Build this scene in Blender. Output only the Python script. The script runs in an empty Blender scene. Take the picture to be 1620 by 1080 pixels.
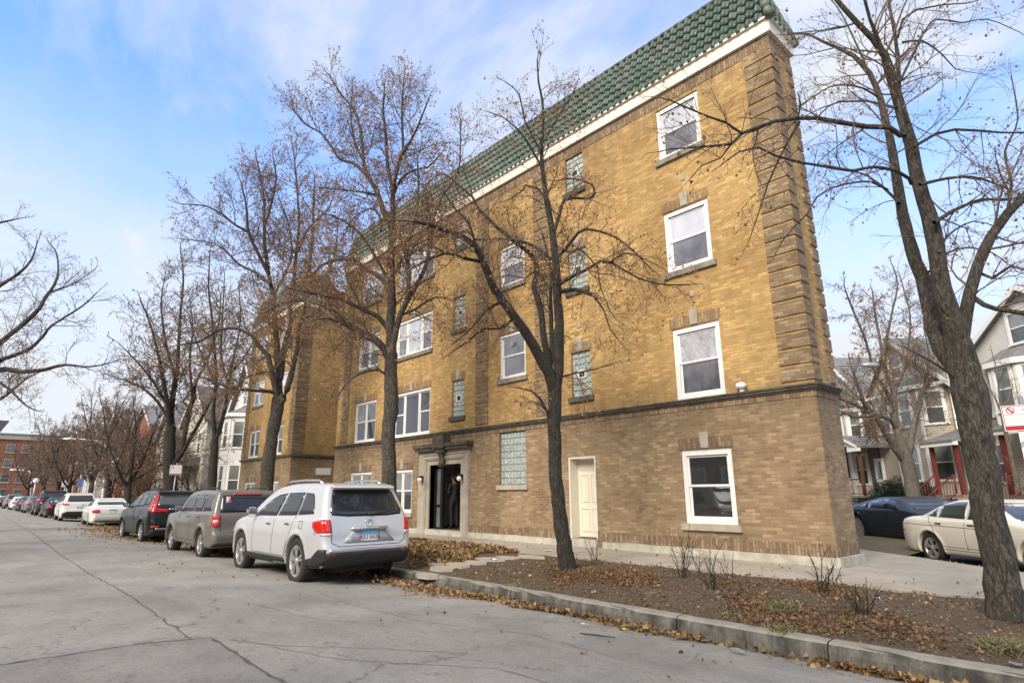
import bpy, bmesh, math, random
import numpy as np
from mathutils import Vector, Matrix
from mathutils.geometry import tessellate_polygon
R = math.radians
rnd = random.Random(7)
nr = np.random.default_rng(5)
SC = bpy.context.scene
COL = SC.collection

# ---------------------------------------------------------------- camera facts
CF = 936.0; CPX, CPY = 810.0, 540.0; EYE = 1.5
RM = np.array([[0.6695110014819584, 0.18787768585164594, 0.7186494236090747],
               [0.7427800058200928, -0.1618662723377034, -0.6496746669167573],
               [-0.00573426965951916, 0.9687627599358508, -0.24792303868931834]])
CAM = np.array([0.0, 0.0, EYE])

def ray(x, y): return RM @ np.array([x - CPX, -(y - CPY), -CF])
def on_z(x, y, z):
    d = ray(x, y); return CAM + d * ((z - EYE) / d[2])
def on_y(x, y, Y):
    d = ray(x, y); return CAM + d * (Y / d[1])
HF = -RM[:, 2].copy(); HF[2] = 0; HF /= np.linalg.norm(HF)
HR = np.array([HF[1], -HF[0], 0.0])
def on_d(x, y, D):
    """point at horizontal distance D in front of the viewpoint"""
    d = ray(x, y); return CAM + d * (D / d.dot(HF))
def on_n(x, y, n):
    N_ = np.array([math.sin(R(39)), math.cos(R(39)), 0]); d = ray(x, y); return CAM + d * (n / d.dot(N_))
def dist_of(p): return float(np.dot(np.array([p[0], p[1], 0.0]), HF))

# ---------------------------------------------------------------- objects
def tag(o, label=None, cat=None, group=None, kind=None):
    if label: o['label'] = label
    if cat: o['category'] = cat
    if group: o['group'] = group
    if kind: o['kind'] = kind
    return o
def thing(name, label, cat, loc=(0, 0, 0), rz=0, group=None):
    o = bpy.data.objects.new(name, None); COL.objects.link(o)
    o.empty_display_size = .2
    o.location = loc; o.rotation_euler = (0, 0, rz)
    return tag(o, label, cat, group)
def origin(parent):
    p = Vector((0, 0, 0))
    while parent is not None:
        p += Vector(parent.location); parent = parent.parent
    return p
def link(name, me, parent=None):
    o = bpy.data.objects.new(name, me); COL.objects.link(o)
    if parent is not None: o.parent = parent
    return o
def copy_tree(o, parent=None, mats=None):
    c = o.copy(); COL.objects.link(c); c.parent = parent
    if mats and c.type == 'MESH':
        for i, s in enumerate(c.material_slots):
            if s.material and s.material.name in mats:
                nm = mats[s.material.name]; s.link = 'OBJECT'; s.material = nm
    for ch in [x for x in bpy.data.objects if x.parent == o]:
        copy_tree(ch, c, mats)
    return c

class MB:
    """collects shapes, links them as one mesh; T maps local to world"""
    def __init__(s, T=None): s.v = []; s.f = []; s.m = []; s.sm = []; s.T = T
    def add(s, vs, fs, mi=0, sm=False):
        n = len(s.v)
        if s.T: vs = [s.T(*p) for p in vs]
        s.v += [tuple(map(float, p)) for p in vs]; s.f += [tuple(i + n for i in f) for f in fs]
        s.m += [mi] * len(fs); s.sm += [sm] * len(fs); return s
    def box(s, x0, x1, y0, y1, z0, z1, mi=0):
        v = [(x0, y0, z0), (x1, y0, z0), (x1, y1, z0), (x0, y1, z0), (x0, y0, z1), (x1, y0, z1), (x1, y1, z1), (x0, y1, z1)]
        return s.add(v, [(0, 3, 2, 1), (4, 5, 6, 7), (0, 1, 5, 4), (1, 2, 6, 5), (2, 3, 7, 6), (3, 0, 4, 7)], mi)
    def cbox(s, c, sx, sy, sz, bev=.1, mi=0):
        """box with chamfered edges around centre c"""
        bm = bmesh.new(); bmesh.ops.create_cube(bm, size=1)
        bmesh.ops.scale(bm, vec=(sx, sy, sz), verts=bm.verts)
        bmesh.ops.bevel(bm, geom=bm.edges[:], offset=bev, segments=2, affect='EDGES', clamp_overlap=True)
        s.add([(v.co.x + c[0], v.co.y + c[1], v.co.z + c[2]) for v in bm.verts], [tuple(v.index for v in f.verts) for f in bm.faces], mi, False)
        bm.free(); return s
    def prism(s, poly, fn, t0, t1, mi=0, sm=False):
        """polygon in 2D swept between fn(p,t0) and fn(p,t1)"""
        n = len(poly)
        vs = [fn(p, t0) for p in poly] + [fn(p, t1) for p in poly]
        tr = [tuple(t) for t in tessellate_polygon([[Vector((p[0], p[1], 0)) for p in poly]])]
        fs = [(i, (i + 1) % n, n + (i + 1) % n, n + i) for i in range(n)] + [t for t in tr] + [tuple(n + i for i in reversed(t)) for t in tr]
        return s.add(vs, fs, mi, sm)
    def tube(s, pts, rs, k=8, mi=0, cap=True):
        pts = [np.array(p, float) for p in pts]; n = len(pts)
        if not hasattr(rs, '__len__'): rs = [rs] * n
        vs = []
        for i, p in enumerate(pts):
            t = pts[min(i + 1, n - 1)] - pts[max(i - 1, 0)]; t /= (np.linalg.norm(t) + 1e-9)
            a = np.cross(t, [0, 0, 1] if abs(t[2]) < .9 else [0, 1, 0]); a /= np.linalg.norm(a); b = np.cross(t, a)
            for j in range(k):
                an = 2 * math.pi * j / k; vs.append(tuple(p + rs[i] * (math.cos(an) * a + math.sin(an) * b)))
        fs = [(i * k + j, i * k + (j + 1) % k, (i + 1) * k + (j + 1) % k, (i + 1) * k + j) for i in range(n - 1) for j in range(k)]
        if cap: fs += [tuple(range(k)), tuple((n - 1) * k + j for j in reversed(range(k)))]
        return s.add(vs, fs, mi, True)
    def lathe(s, prof, c=(0, 0, 0), axis='z', k=24, mi=0):
        vs = []
        for r, h in prof:
            for j in range(k):
                a = 2 * math.pi * j / k; x, y = r * math.cos(a), r * math.sin(a)
                q = (x, y, h) if axis == 'z' else ((x, h, y) if axis == 'y' else (h, x, y))
                vs.append((c[0] + q[0], c[1] + q[1], c[2] + q[2]))
        n = len(prof)
        fs = [(i * k + j, i * k + (j + 1) % k, (i + 1) * k + (j + 1) % k, (i + 1) * k + j) for i in range(n - 1) for j in range(k)]
        return s.add(vs, fs, mi, True)
    def ball(s, c, rx, ry, rz, mi=0, k=12):
        pr = [(math.sin(math.pi * i / k), -math.cos(math.pi * i / k)) for i in range(k + 1)]
        vs = [(c[0] + rx * r * math.cos(2 * math.pi * j / k), c[1] + ry * r * math.sin(2 * math.pi * j / k), c[2] + rz * h) for r, h in pr for j in range(k)]
        fs = [(i * k + j, i * k + (j + 1) % k, (i + 1) * k + (j + 1) % k, (i + 1) * k + j) for i in range(k) for j in range(k)]
        return s.add(vs, fs, mi, True)
    def quad(s, a, b, c, d, mi=0): return s.add([a, b, c, d], [(0, 1, 2, 3)], mi)
    def build(s, name, mats, parent=None, fix=True):
        me = bpy.data.meshes.new(name); L = origin(parent)
        me.from_pydata([(v[0] - L.x, v[1] - L.y, v[2] - L.z) for v in s.v], [], s.f)
        for m in (mats if isinstance(mats, (list, tuple)) else [mats]): me.materials.append(m)
        me.polygons.foreach_set('material_index', s.m); me.polygons.foreach_set('use_smooth', s.sm)
        if fix:
            bm = bmesh.new(); bm.from_mesh(me); bmesh.ops.recalc_face_normals(bm, faces=bm.faces); bm.to_mesh(me); bm.free()
        me.update()
        return link(name, me, parent)

def np_mesh(name, V, F, mats, parent=None, smooth=False):
    """fast mesh from arrays; F is (n,3) or (n,4)"""
    me = bpy.data.meshes.new(name); V = np.asarray(V, np.float32); F = np.asarray(F, np.int32)
    L = origin(parent); V = V - np.array([L.x, L.y, L.z], np.float32)
    k = F.shape[1]
    me.vertices.add(len(V)); me.vertices.foreach_set('co', V.ravel())
    me.loops.add(F.size); me.loops.foreach_set('vertex_index', F.ravel())
    me.polygons.add(len(F)); me.polygons.foreach_set('loop_start', np.arange(0, F.size, k, dtype=np.int32))
    me.polygons.foreach_set('loop_total', np.full(len(F), k, np.int32))
    if smooth: me.polygons.foreach_set('use_smooth', np.ones(len(F), bool))
    for m in (mats if isinstance(mats, (list, tuple)) else [mats]): me.materials.append(m)
    me.update(calc_edges=True); me.validate()
    return link(name, me, parent)

# ---------------------------------------------------------------- materials
class NT:
    def __init__(s, name):
        s.mat = bpy.data.materials.new(name); s.mat.use_nodes = True
        s.t = s.mat.node_tree; s.b = s.t.nodes['Principled BSDF']
    def n(s, typ, **kw):
        q = s.t.nodes.new(typ)
        for k, v in kw.items():
            if k.startswith('i_'):
                key = k[2:]; key = int(key) if key.isdigit() else key.replace('_', ' ')
                q.inputs[key].default_value = v
            else: setattr(q, k, v)
        return q
    def l(s, a, b): s.t.links.new(a, b)
    def pos(s): return s.n('ShaderNodeNewGeometry').outputs['Position']
    def obj(s): return s.n('ShaderNodeTexCoord').outputs['Object']
    def noise(s, vec, scale, detail=4, rough=.6, dist=0, out='Fac'):
        q = s.n('ShaderNodeTexNoise'); q.inputs['Scale'].default_value = scale; q.inputs['Detail'].default_value = detail
        q.inputs['Roughness'].default_value = rough; q.inputs['Distortion'].default_value = dist
        if vec is not None: s.l(vec, q.inputs['Vector'])
        return q.outputs[out]
    def scale(s, vec, sc):
        q = s.n('ShaderNodeMapping'); q.inputs['Scale'].default_value = sc; s.l(vec, q.inputs['Vector']); return q.outputs[0]
    def ramp(s, fac, stops):
        q = s.n('ShaderNodeValToRGB'); e = q.color_ramp.elements
        while len(e) > 1: e.remove(e[-1])
        for i, (p, c) in enumerate(stops):
            c = (c, c, c, 1) if not hasattr(c, '__len__') else (*c, 1)
            if i == 0: e[0].position = p; e[0].color = c
            else: el = e.new(p); el.color = c
        s.l(fac, q.inputs['Fac']); return q.outputs['Color']
    def mix(s, a, b, fac=.5, blend='MIX'):
        q = s.n('ShaderNodeMix', data_type='RGBA', blend_type=blend)
        for sock, v in ((q.inputs[0], fac), (q.inputs[6], a), (q.inputs[7], b)):
            if isinstance(v, (int, float)): sock.default_value = v if sock == q.inputs[0] else (v, v, v, 1)
            elif isinstance(v, tuple): sock.default_value = (*v, 1)
            else: s.l(v, sock)
        return q.outputs[2]
    def math(s, op, a, b=None, c=None):
        q = s.n('ShaderNodeMath', operation=op)
        for i, v in enumerate((a, b, c)):
            if v is None: continue
            if isinstance(v, (int, float)): q.inputs[i].default_value = v
            else: s.l(v, q.inputs[i])
        return q.outputs[0]
    def bump(s, h, strength=.3, dist=.02):
        q = s.n('ShaderNodeBump'); q.inputs['Strength'].default_value = strength; q.inputs['Distance'].default_value = dist
        s.l(h, q.inputs['Height']); s.l(q.outputs[0], s.b.inputs['Normal']); return q
    def col(s, c):
        if isinstance(c, tuple): s.b.inputs['Base Color'].default_value = (*c, 1)
        else: s.l(c, s.b.inputs['Base Color'])
    def set(s, **kw):
        for k, v in kw.items():
            i = s.b.inputs[k.replace('_', ' ')]
            if isinstance(v, (int, float)): i.default_value = v
            elif isinstance(v, tuple): i.default_value = v
            else: s.l(v, i)
        return s

def plain(name, c, rough=.6, var=.15, scale=6, bump=0, metallic=0, bscale=None, stretch=(1, 1, 1), **kw):
    q = NT(name); p = q.scale(q.pos(), stretch)
    f = q.noise(p, scale, 5)
    lo = tuple(x * (1 - var) for x in c); hi = tuple(min(1, x * (1 + var)) for x in c)
    q.col(q.ramp(f, [(.3, lo), (.7, hi)])); q.set(Roughness=rough, Metallic=metallic, **kw)
    if bump: q.bump(q.noise(p, bscale or scale * 6, 4), bump, .01)
    return q.mat

def brickmat(name, c1, c2, mortar, bw=.205, rh=.068, vert=False, msz=.007, tone=.2, dirt=(.6, .55, .5), soot=()):
    q = NT(name); sp = q.n('ShaderNodeSeparateXYZ'); q.l(q.pos(), sp.inputs[0])
    u = q.math('ADD', sp.outputs[0], sp.outputs[1]); cb = q.n('ShaderNodeCombineXYZ')
    if vert: q.l(sp.outputs[2], cb.inputs[0]); q.l(u, cb.inputs[1])
    else: q.l(u, cb.inputs[0]); q.l(sp.outputs[2], cb.inputs[1])
    br = q.n('ShaderNodeTexBrick', offset=.5); q.l(cb.outputs[0], br.inputs['Vector'])
    br.inputs['Scale'].default_value = 1; br.inputs['Brick Width'].default_value = bw; br.inputs['Row Height'].default_value = rh
    br.inputs['Mortar Size'].default_value = msz; br.inputs['Mortar Smooth'].default_value = .3; br.inputs['Bias'].default_value = 0
    for i, c in (('Color1', (0, 0, 0)), ('Color2', (1, 1, 1)), ('Mortar', (.5, .5, .5))): br.inputs[i].default_value = (*c, 1)
    mid = tuple((a + b) / 2 for a, b in zip(c1, c2))
    lite = tuple(min(1, x * (1 + tone)) for x in c2)
    c = q.ramp(br.outputs['Color'], [(0, c1), (.45, mid), (.8, c2), (.96, lite)])
    big = q.noise(q.pos(), .55, 5, .65); c = q.mix(c, q.ramp(big, [(.33, dirt), (.60, 1.04)]), .9, 'MULTIPLY')
    st = q.noise(q.scale(q.pos(), (3, 3, .5)), 1.5, 5, .7); c = q.mix(c, q.ramp(st, [(.3, .72), (.55, 1.0)]), .6, 'MULTIPLY')
    fine = q.noise(q.pos(), 60, 3); c = q.mix(c, q.ramp(fine, [(.3, .8), (.7, 1.1)]), .7, 'MULTIPLY')
    c = q.mix(c, mortar, br.outputs['Fac'])
    for z0_, z1_ in soot:      # grime that has run down from, or splashed up to, a ledge
        mr = q.n('ShaderNodeMapRange'); mr.inputs['From Min'].default_value = z1_; mr.inputs['From Max'].default_value = z0_; q.l(sp.outputs[2], mr.inputs['Value'])
        run = q.noise(q.scale(q.pos(), (4, 4, .35)), 1.3, 5, .7); k = q.math('MULTIPLY', mr.outputs[0], q.ramp(run, [(.38, 0.0), (.62, 1.0)])); c = q.mix(c, (.10, .08, .055), q.math('MULTIPLY', k, .45))
    q.col(c); q.set(Roughness=.9)
    h = q.math('SUBTRACT', q.math('MULTIPLY', fine, .4), br.outputs['Fac']); q.bump(h, .6, .008)
    return q.mat

def siding(name, c, pitch=.11, var=.08):
    q = NT(name); sp = q.n('ShaderNodeSeparateXYZ'); q.l(q.pos(), sp.inputs[0])
    f = q.math('FRACT', q.math('DIVIDE', sp.outputs[2], pitch))
    line = q.ramp(f, [(0, .35), (.10, .85), (.2, 1.0)])
    n = q.noise(q.pos(), 1.2, 5); cc = q.ramp(n, [(.3, tuple(x * (1 - var) for x in c)), (.7, tuple(min(1, x * (1 + var)) for x in c))])
    q.col(q.mix(cc, line, 1.0, 'MULTIPLY')); q.set(Roughness=.6); q.bump(f, .8, .03); return q.mat

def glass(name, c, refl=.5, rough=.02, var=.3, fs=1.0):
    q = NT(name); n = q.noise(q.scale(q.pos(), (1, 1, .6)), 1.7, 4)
    q.col(q.ramp(n, [(.35, tuple(x * (1 - var) for x in c)), (.65, tuple(x * (1 + var) for x in c))])); q.set(Roughness=.35)  # mottling painted into the base colour stands in for reflected branches
    g = q.n('ShaderNodeBsdfGlossy'); g.inputs['Roughness'].default_value = rough; g.inputs['Color'].default_value = (.93, .95, 1, 1)
    w = q.n('ShaderNodeBump'); w.inputs['Strength'].default_value = .04; w.inputs['Distance'].default_value = .02
    q.l(q.noise(q.pos(), 2.2, 2), w.inputs['Height']); q.l(w.outputs[0], g.inputs['Normal'])
    fr = q.n('ShaderNodeFresnel'); fr.inputs['IOR'].default_value = 1.5
    fac = q.math('MAXIMUM', q.math('MULTIPLY', fr.outputs[0], fs), refl)
    mx = q.n('ShaderNodeMixShader'); q.l(fac, mx.inputs[0]); q.l(q.b.outputs[0], mx.inputs[1]); q.l(g.outputs[0], mx.inputs[2])
    q.l(mx.outputs[0], q.t.nodes['Material Output'].inputs['Surface']); return q.mat

M = {}
M['brick_y'] = brickmat('yellow_brick', (.43, .262, .086), (.57, .375, .148), (.37, .26, .14), soot=((3.52, 4.3), (11.36, 10.3)))
M['brick_b'] = brickmat('tan_brick', (.262, .180, .102), (.38, .275, .165), (.28, .21, .135), soot=((3.34, 2.5), (.3, 1.0)))
M['brick_q'] = brickmat('quoin_brick', (.20, .135, .075), (.34, .25, .15), (.20, .15, .10))
M['soldier'] = brickmat('soldier_brick', (.19, .125, .075), (.33, .235, .145), (.14, .105, .07), vert=True)
M['soldier_y'] = brickmat('lintel_brick', (.27, .18, .09), (.38, .26, .14), (.2, .14, .08), vert=True)
M['red_brick'] = brickmat('red_brick', (.23, .075, .04), (.33, .12, .065), (.22, .13, .09), dirt=(.7, .65, .6))
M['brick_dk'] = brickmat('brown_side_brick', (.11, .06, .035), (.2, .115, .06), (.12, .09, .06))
M['belt'] = plain('dark_stone', (.085, .075, .06), .85, .5, 5, .4)
M['stone'] = plain('grey_stone', (.22, .20, .165), .85, .35, 5, .4)
M['limestone'] = plain('limestone', (.38, .34, .275), .85, .22, 3, .25)
M['conc_base'] = plain('base_concrete', (.44, .42, .35), .9, .25, 4, .5)
M['white'] = plain('white_paint', (.78, .78, .76), .45, .04, 3)
M['cream'] = plain('cream_paint', (.74, .70, .58), .5, .05, 3)
M['fascia'] = plain('fascia_paint', (.76, .71, .62), .55, .07, 1.5)
M['green'] = plain('green_glazed_tile', (.095, .16, .12), .5, .5, 7, .3)
q = NT('green_roof_tile'); sp = q.n('ShaderNodeSeparateXYZ'); q.l(q.pos(), sp.inputs[0]); cb = q.n('ShaderNodeCombineXYZ')
q.l(q.math('FLOOR', q.math('DIVIDE', sp.outputs[0], .2153)), cb.inputs[0]); q.l(q.math('FLOOR', q.math('DIVIDE', sp.outputs[2], .2867)), cb.inputs[1]); wn_ = q.n('ShaderNodeTexWhiteNoise'); q.l(cb.outputs[0], wn_.inputs[0])
c = q.ramp(wn_.outputs[0], [(0, (.042, .076, .058)), (.5, (.066, .110, .086)), (.85, (.09, .135, .108)), (1, (.12, .13, .105))]); gr = q.noise(q.pos(), 9, 6, .75); c = q.mix(c, (.05, .055, .045), q.ramp(gr, [(.5, 0.0), (.68, .75)]))
q.col(c); q.set(Roughness=q.ramp(gr, [(.4, .32), (.6, .7)])); q.bump(gr, .3, .01); M['green'] = q.mat
M['green2'] = plain('verdigris_tile', (.12, .16, .12), .6, .6, 6, .4)
M['black'] = plain('black_paint', (.012, .012, .013), .35, .2, 4)
M['dark'] = plain('dark_interior', (.03, .03, .03), .8, .3, 2)
M['grey_wall'] = plain('interior_wall', (.42, .41, .39), .8, .1, 2)
M['g_up'] = glass('sky_glass', (.52, .52, .56), .40, .02, .22)  # pale base puts the bright mirrored sky into the pane's own colour
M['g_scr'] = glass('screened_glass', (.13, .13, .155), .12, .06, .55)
M['g_dk'] = glass('dark_glass', (.018, .022, .022), .13, .02)
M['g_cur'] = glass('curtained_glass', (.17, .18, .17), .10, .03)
M['g_car'] = glass('tinted_glass', (.010, .012, .014), .05, .02, .3, .55)
M['g_carl'] = glass('clear_car_glass', (.04, .05, .05), .10, .02, .3, .8)
M['roof'] = plain('asphalt_shingle', (.17, .17, .18), .9, .35, 9, .5)
M['roofb'] = plain('brown_shingle', (.12, .10, .09), .9, .35, 9, .5)
M['metal'] = plain('galvanised_metal', (.42, .42, .41), .45, .15, 3, metallic=.6)
M['red_wood'] = plain('red_stained_wood', (.14, .030, .022), .6, .2, 5)
M['brown_wood'] = plain('brown_wood', (.12, .06, .03), .7, .2, 5)
# glass block: pale green wavy
q = NT('glass_block'); n = q.noise(q.scale(q.pos(), (14, 14, 5)), 2.2, 3, .6, 1.5)
q.col(q.ramp(n, [(.36, (.17, .22, .205)), (.5, (.34, .40, .38)), (.64, (.60, .66, .64))])); q.set(Roughness=.16); q.bump(n, .5, .02); M['gblock'] = q.mat
q = NT('lamp_globe'); q.col((.85, .85, .86)); q.set(Roughness=.25); M['globe'] = q.mat
# ================================================================ sky, light, camera
W = bpy.data.worlds.new("World"); SC.world = W; W.use_nodes = True
wt = W.node_tree; wn = wt.nodes; bg = wn['Background']
SUN_EL, SUN_AZ = R(36), R(163)
sky = wn.new('ShaderNodeTexSky'); sky.sky_type = 'NISHITA'; sky.sun_disc = False; sky.sun_elevation = SUN_EL
sky.sun_rotation = SUN_AZ; sky.air_density = 1.0; sky.dust_density = .6; sky.ozone_density = 2.2
tc = wn.new('ShaderNodeTexCoord'); sep = wn.new('ShaderNodeSeparateXYZ'); wt.links.new(tc.outputs['Generated'], sep.inputs[0])
def wmath(op, a, b):
    q = wn.new('ShaderNodeMath'); q.operation = op
    for i, v in enumerate((a, b)):
        if isinstance(v, (int, float)): q.inputs[i].default_value = v
        else: wt.links.new(v, q.inputs[i])
    return q.outputs[0]
# project on a cloud deck so that the cloud gets finer towards the horizon
den = wmath('ADD', sep.outputs[2], .22)
cx, cy = wmath('DIVIDE', sep.outputs[0], den), wmath('DIVIDE', sep.outputs[1], den)
cmb = wn.new('ShaderNodeCombineXYZ'); wt.links.new(cx, cmb.inputs[0]); wt.links.new(cy, cmb.inputs[1])
mp = wn.new('ShaderNodeMapping'); mp.inputs['Scale'].default_value = (1.3, 2.3, 1); mp.inputs['Rotation'].default_value = (0, 0, R(40))
mp.inputs['Location'].default_value = (3.1, 1.7, 0)
wt.links.new(cmb.outputs[0], mp.inputs[0])
cn = wn.new('ShaderNodeTexNoise'); cn.inputs['Scale'].default_value = 1.0; cn.inputs['Detail'].default_value = 6; cn.inputs['Roughness'].default_value = .58
cn.inputs['Distortion'].default_value = .35; wt.links.new(mp.outputs[0], cn.inputs[0])
cr = wn.new('ShaderNodeValToRGB'); cr.color_ramp.elements[0].position = .38; cr.color_ramp.elements[1].position = .66
cr.color_ramp.elements[1].color = (.75, .75, .75, 1)
wt.links.new(cn.outputs['Fac'], cr.inputs[0])
# thin overcast gathers towards the horizon
hz = wn.new('ShaderNodeMapRange'); hz.interpolation_type = 'SMOOTHERSTEP'; hz.inputs['From Min'].default_value = .74; hz.inputs['From Max'].default_value = .05
hz.inputs['To Min'].default_value = 0; hz.inputs['To Max'].default_value = .93
wt.links.new(sep.outputs[2], hz.inputs['Value'])
cf = wmath('MAXIMUM', hz.outputs[0], cr.outputs[0])
addf = wn.new('ShaderNodeMath'); addf.operation = 'ADD'; addf.use_clamp = True
zen = wn.new('ShaderNodeMapRange'); zen.interpolation_type = 'SMOOTHERSTEP'; zen.inputs['From Min'].default_value = .66; zen.inputs['From Max'].default_value = .84
wt.links.new(sep.outputs[2], zen.inputs['Value']); cf = wmath('MAXIMUM', cf, zen.outputs[0])
bk = wn.new('ShaderNodeMapRange'); bk.interpolation_type = 'SMOOTHERSTEP'; bk.inputs['From Min'].default_value = .05; bk.inputs['From Max'].default_value = -.35; bk.inputs['To Max'].default_value = .92
wt.links.new(sep.outputs[1], bk.inputs['Value']); cf = wmath('MAXIMUM', cf, bk.outputs[0])   # unseen white cloud added overhead and behind, to whiten ambient light and reflections
half = wmath('MULTIPLY', cr.outputs[0], .35); wt.links.new(cf, addf.inputs[0]); wt.links.new(half, addf.inputs[1])
mx = wn.new('ShaderNodeMix'); mx.data_type = 'RGBA'; wt.links.new(addf.outputs[0], mx.inputs[0])
tint = wn.new('ShaderNodeMix'); tint.data_type = 'RGBA'; tint.blend_type = 'MULTIPLY'; tint.inputs[0].default_value = 1
wt.links.new(sky.outputs[0], tint.inputs[6]); SKYB = (1.35, 2.1, 2.95); tint.inputs[7].default_value = (*SKYB, 1)
wt.links.new(tint.outputs[2], mx.inputs[6]); mx.inputs[7].default_value = (5.6, 5.85, 6.3, 1)
wt.links.new(mx.outputs[2], bg.inputs[0]); bg.inputs[1].default_value = .10

sl = bpy.data.lights.new('sun', 'SUN'); sl.energy = 3.2; sl.angle = R(30); sl.color = (1, .90, .77)
so = bpy.data.objects.new('sun', sl); COL.objects.link(so)
# nishita: rotation measured clockwise from +Y
sd = Vector((math.sin(SUN_AZ) * math.cos(SUN_EL), math.cos(SUN_AZ) * math.cos(SUN_EL), math.sin(SUN_EL)))
so.rotation_euler = sd.to_track_quat('Z', 'Y').to_euler()

cd = bpy.data.cameras.new('camera'); co = bpy.data.objects.new('camera', cd); COL.objects.link(co); SC.camera = co
cd.sensor_width = 36; cd.lens = 36 * CF / 1620; cd.clip_end = 3000; cd.clip_start = .05
mt = Matrix([[*RM[i], CAM[i]] for i in range(3)] + [[0, 0, 0, 1]]); co.matrix_world = mt
SC.view_settings.view_transform = 'Standard'; SC.view_settings.look = 'None'; SC.view_settings.gamma = 1; SC.view_settings.exposure = .64

# ================================================================ ground
YC = 6.45            # kerb line
def zroad(y): return .1 - .225 * ((y - 1.5) / 4.95) ** 2
SA = R(39); SD = np.array([math.cos(SA), -math.sin(SA)]); SN = np.array([math.sin(SA), math.cos(SA)])
def sn(s, n, z=0.0):
    p = SD * s + SN * n; return (p[0], p[1], z)

def asphalt(nm, k):
    q = NT(nm); P = q.pos(); f = q.noise(P, 240, 3, .7); g = q.noise(P, 1.1, 6, .65); h = q.noise(P, .28, 4)
    c = q.ramp(f, [(.28, (.15, .138, .122)), (.5, (.215, .20, .178)), (.72, (.31, .29, .26))])
    md = q.noise(P, 45, 5, .9); c = q.mix(c, q.ramp(md, [(.28, .55), (.5, 1.0), (.72, 1.4)]), 1, 'MULTIPLY'); m3 = q.noise(P, 14, 5, .8); c = q.mix(c, q.ramp(m3, [(.3, .82), (.5, 1.0), (.7, 1.12)]), 1, 'MULTIPLY'); c = q.mix(c, q.ramp(g, [(.3, .80), (.55, 1.0), (.75, 1.12)]), 1, 'MULTIPLY'); c = q.mix(c, q.ramp(h, [(.35, .85), (.65, 1.12)]), 1, 'MULTIPLY')
    v = q.n('ShaderNodeTexVoronoi', feature='DISTANCE_TO_EDGE'); wv = q.n('ShaderNodeMix', data_type='RGBA', blend_type='LINEAR_LIGHT'); wv.inputs[0].default_value = .35
    q.l(P, wv.inputs[6]); q.l(q.noise(P, 1.6, 5, .7, 0, 'Color'), wv.inputs[7]); q.l(wv.outputs[2], v.inputs['Vector']); v.inputs['Scale'].default_value = .42
    ck = q.ramp(v.outputs[0], [(0, .8), (.002, .6), (.005, 0.0)]); mk = q.ramp(q.noise(P, .6, 3), [(.47, 0.0), (.55, 1.0)])
    ckm = q.mix(0.0, ck, mk)
    c = q.mix(c, (.035, .033, .03), ckm); 
    sp_ = q.ramp(q.noise(P, 3.3, 4, .8), [(.60, 0.0), (.68, .5)]); c = q.mix(c, (.07, .068, .066), sp_)
    wet = q.ramp(q.noise(q.scale(P, (.7, 3, 1)), .8, 4), [(.55, 0.0), (.75, .35)]); c = q.mix(c, (.27, .265, .255), wet)
    c = q.mix(c, k, 1, 'MULTIPLY'); q.col(c); q.set(Roughness=.88); q.bump(q.math('SUBTRACT', q.math('MULTIPLY', f, .5), ckm), .5, .012); return q.mat
M['asphalt'] = asphalt('asphalt', (1.26, 1.28, 1.31)); M['asphalt_p'] = asphalt('patched_asphalt', (1.08, 1.09, 1.12))
q = NT('blue_black_asphalt'); f = q.noise(q.pos(), 200, 3); q.col(q.ramp(f, [(.3, (.028, .03, .036)), (.7, (.06, .064, .072))])); q.set(Roughness=.8); q.bump(f, .3, .01); M['asphalt2'] = q.mat
M['tar'] = plain('tar_seal', (.10, .094, .086), .6, .3, 12, .2)
q = NT('kerb_concrete'); P = q.pos(); sp = q.n('ShaderNodeSeparateXYZ'); q.l(P, sp.inputs[0])
f = q.noise(P, 90, 4, .7); g = q.noise(q.scale(P, (1, 1, .35)), 4, 6, .7)
c = q.ramp(f, [(.3, (.20, .185, .155)), (.7, (.34, .32, .275))])
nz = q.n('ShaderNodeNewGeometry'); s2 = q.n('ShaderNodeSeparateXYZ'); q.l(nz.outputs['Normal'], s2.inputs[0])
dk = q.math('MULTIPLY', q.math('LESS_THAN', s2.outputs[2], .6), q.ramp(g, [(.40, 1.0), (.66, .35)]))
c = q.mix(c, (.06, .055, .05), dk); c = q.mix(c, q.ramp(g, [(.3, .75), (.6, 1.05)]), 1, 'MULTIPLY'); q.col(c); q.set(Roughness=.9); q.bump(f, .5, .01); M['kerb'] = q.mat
q = NT('walk_concrete'); P = q.pos(); f = q.noise(P, 120, 3, .7); g = q.noise(P, 1.4, 6, .7)
c = q.ramp(f, [(.3, (.31, .275, .22)), (.7, (.44, .395, .325))]); c = q.mix(c, q.ramp(g, [(.3, .76), (.6, 1.05)]), 1, 'MULTIPLY'); q.col(c); q.set(Roughness=.85); q.bump(f, .2, .01); M['walk'] = q.mat
q = NT('bare_soil'); P = q.pos(); f = q.noise(P, 38, 6, .75); g = q.noise(P, 1.3, 5, .7)
c = q.ramp(f, [(.3, (.045, .031, .021)), (.5, (.098, .068, .043)), (.7, (.21, .15, .095))]); c = q.mix(c, (.19, .12, .06), q.ramp(g, [(.5, 0.0), (.72, .55)])); q.col(c); q.set(Roughness=1); q.bump(f, .9, .03); M['soil'] = q.mat
q = NT('yard_ground'); P = q.pos(); f = q.noise(P, 20, 6, .75); c = q.ramp(f, [(.3, (.07, .06, .035)), (.6, (.15, .12, .07))]); q.col(c); q.set(Roughness=1); q.bump(f, .7, .03); M['yard'] = q.mat
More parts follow.
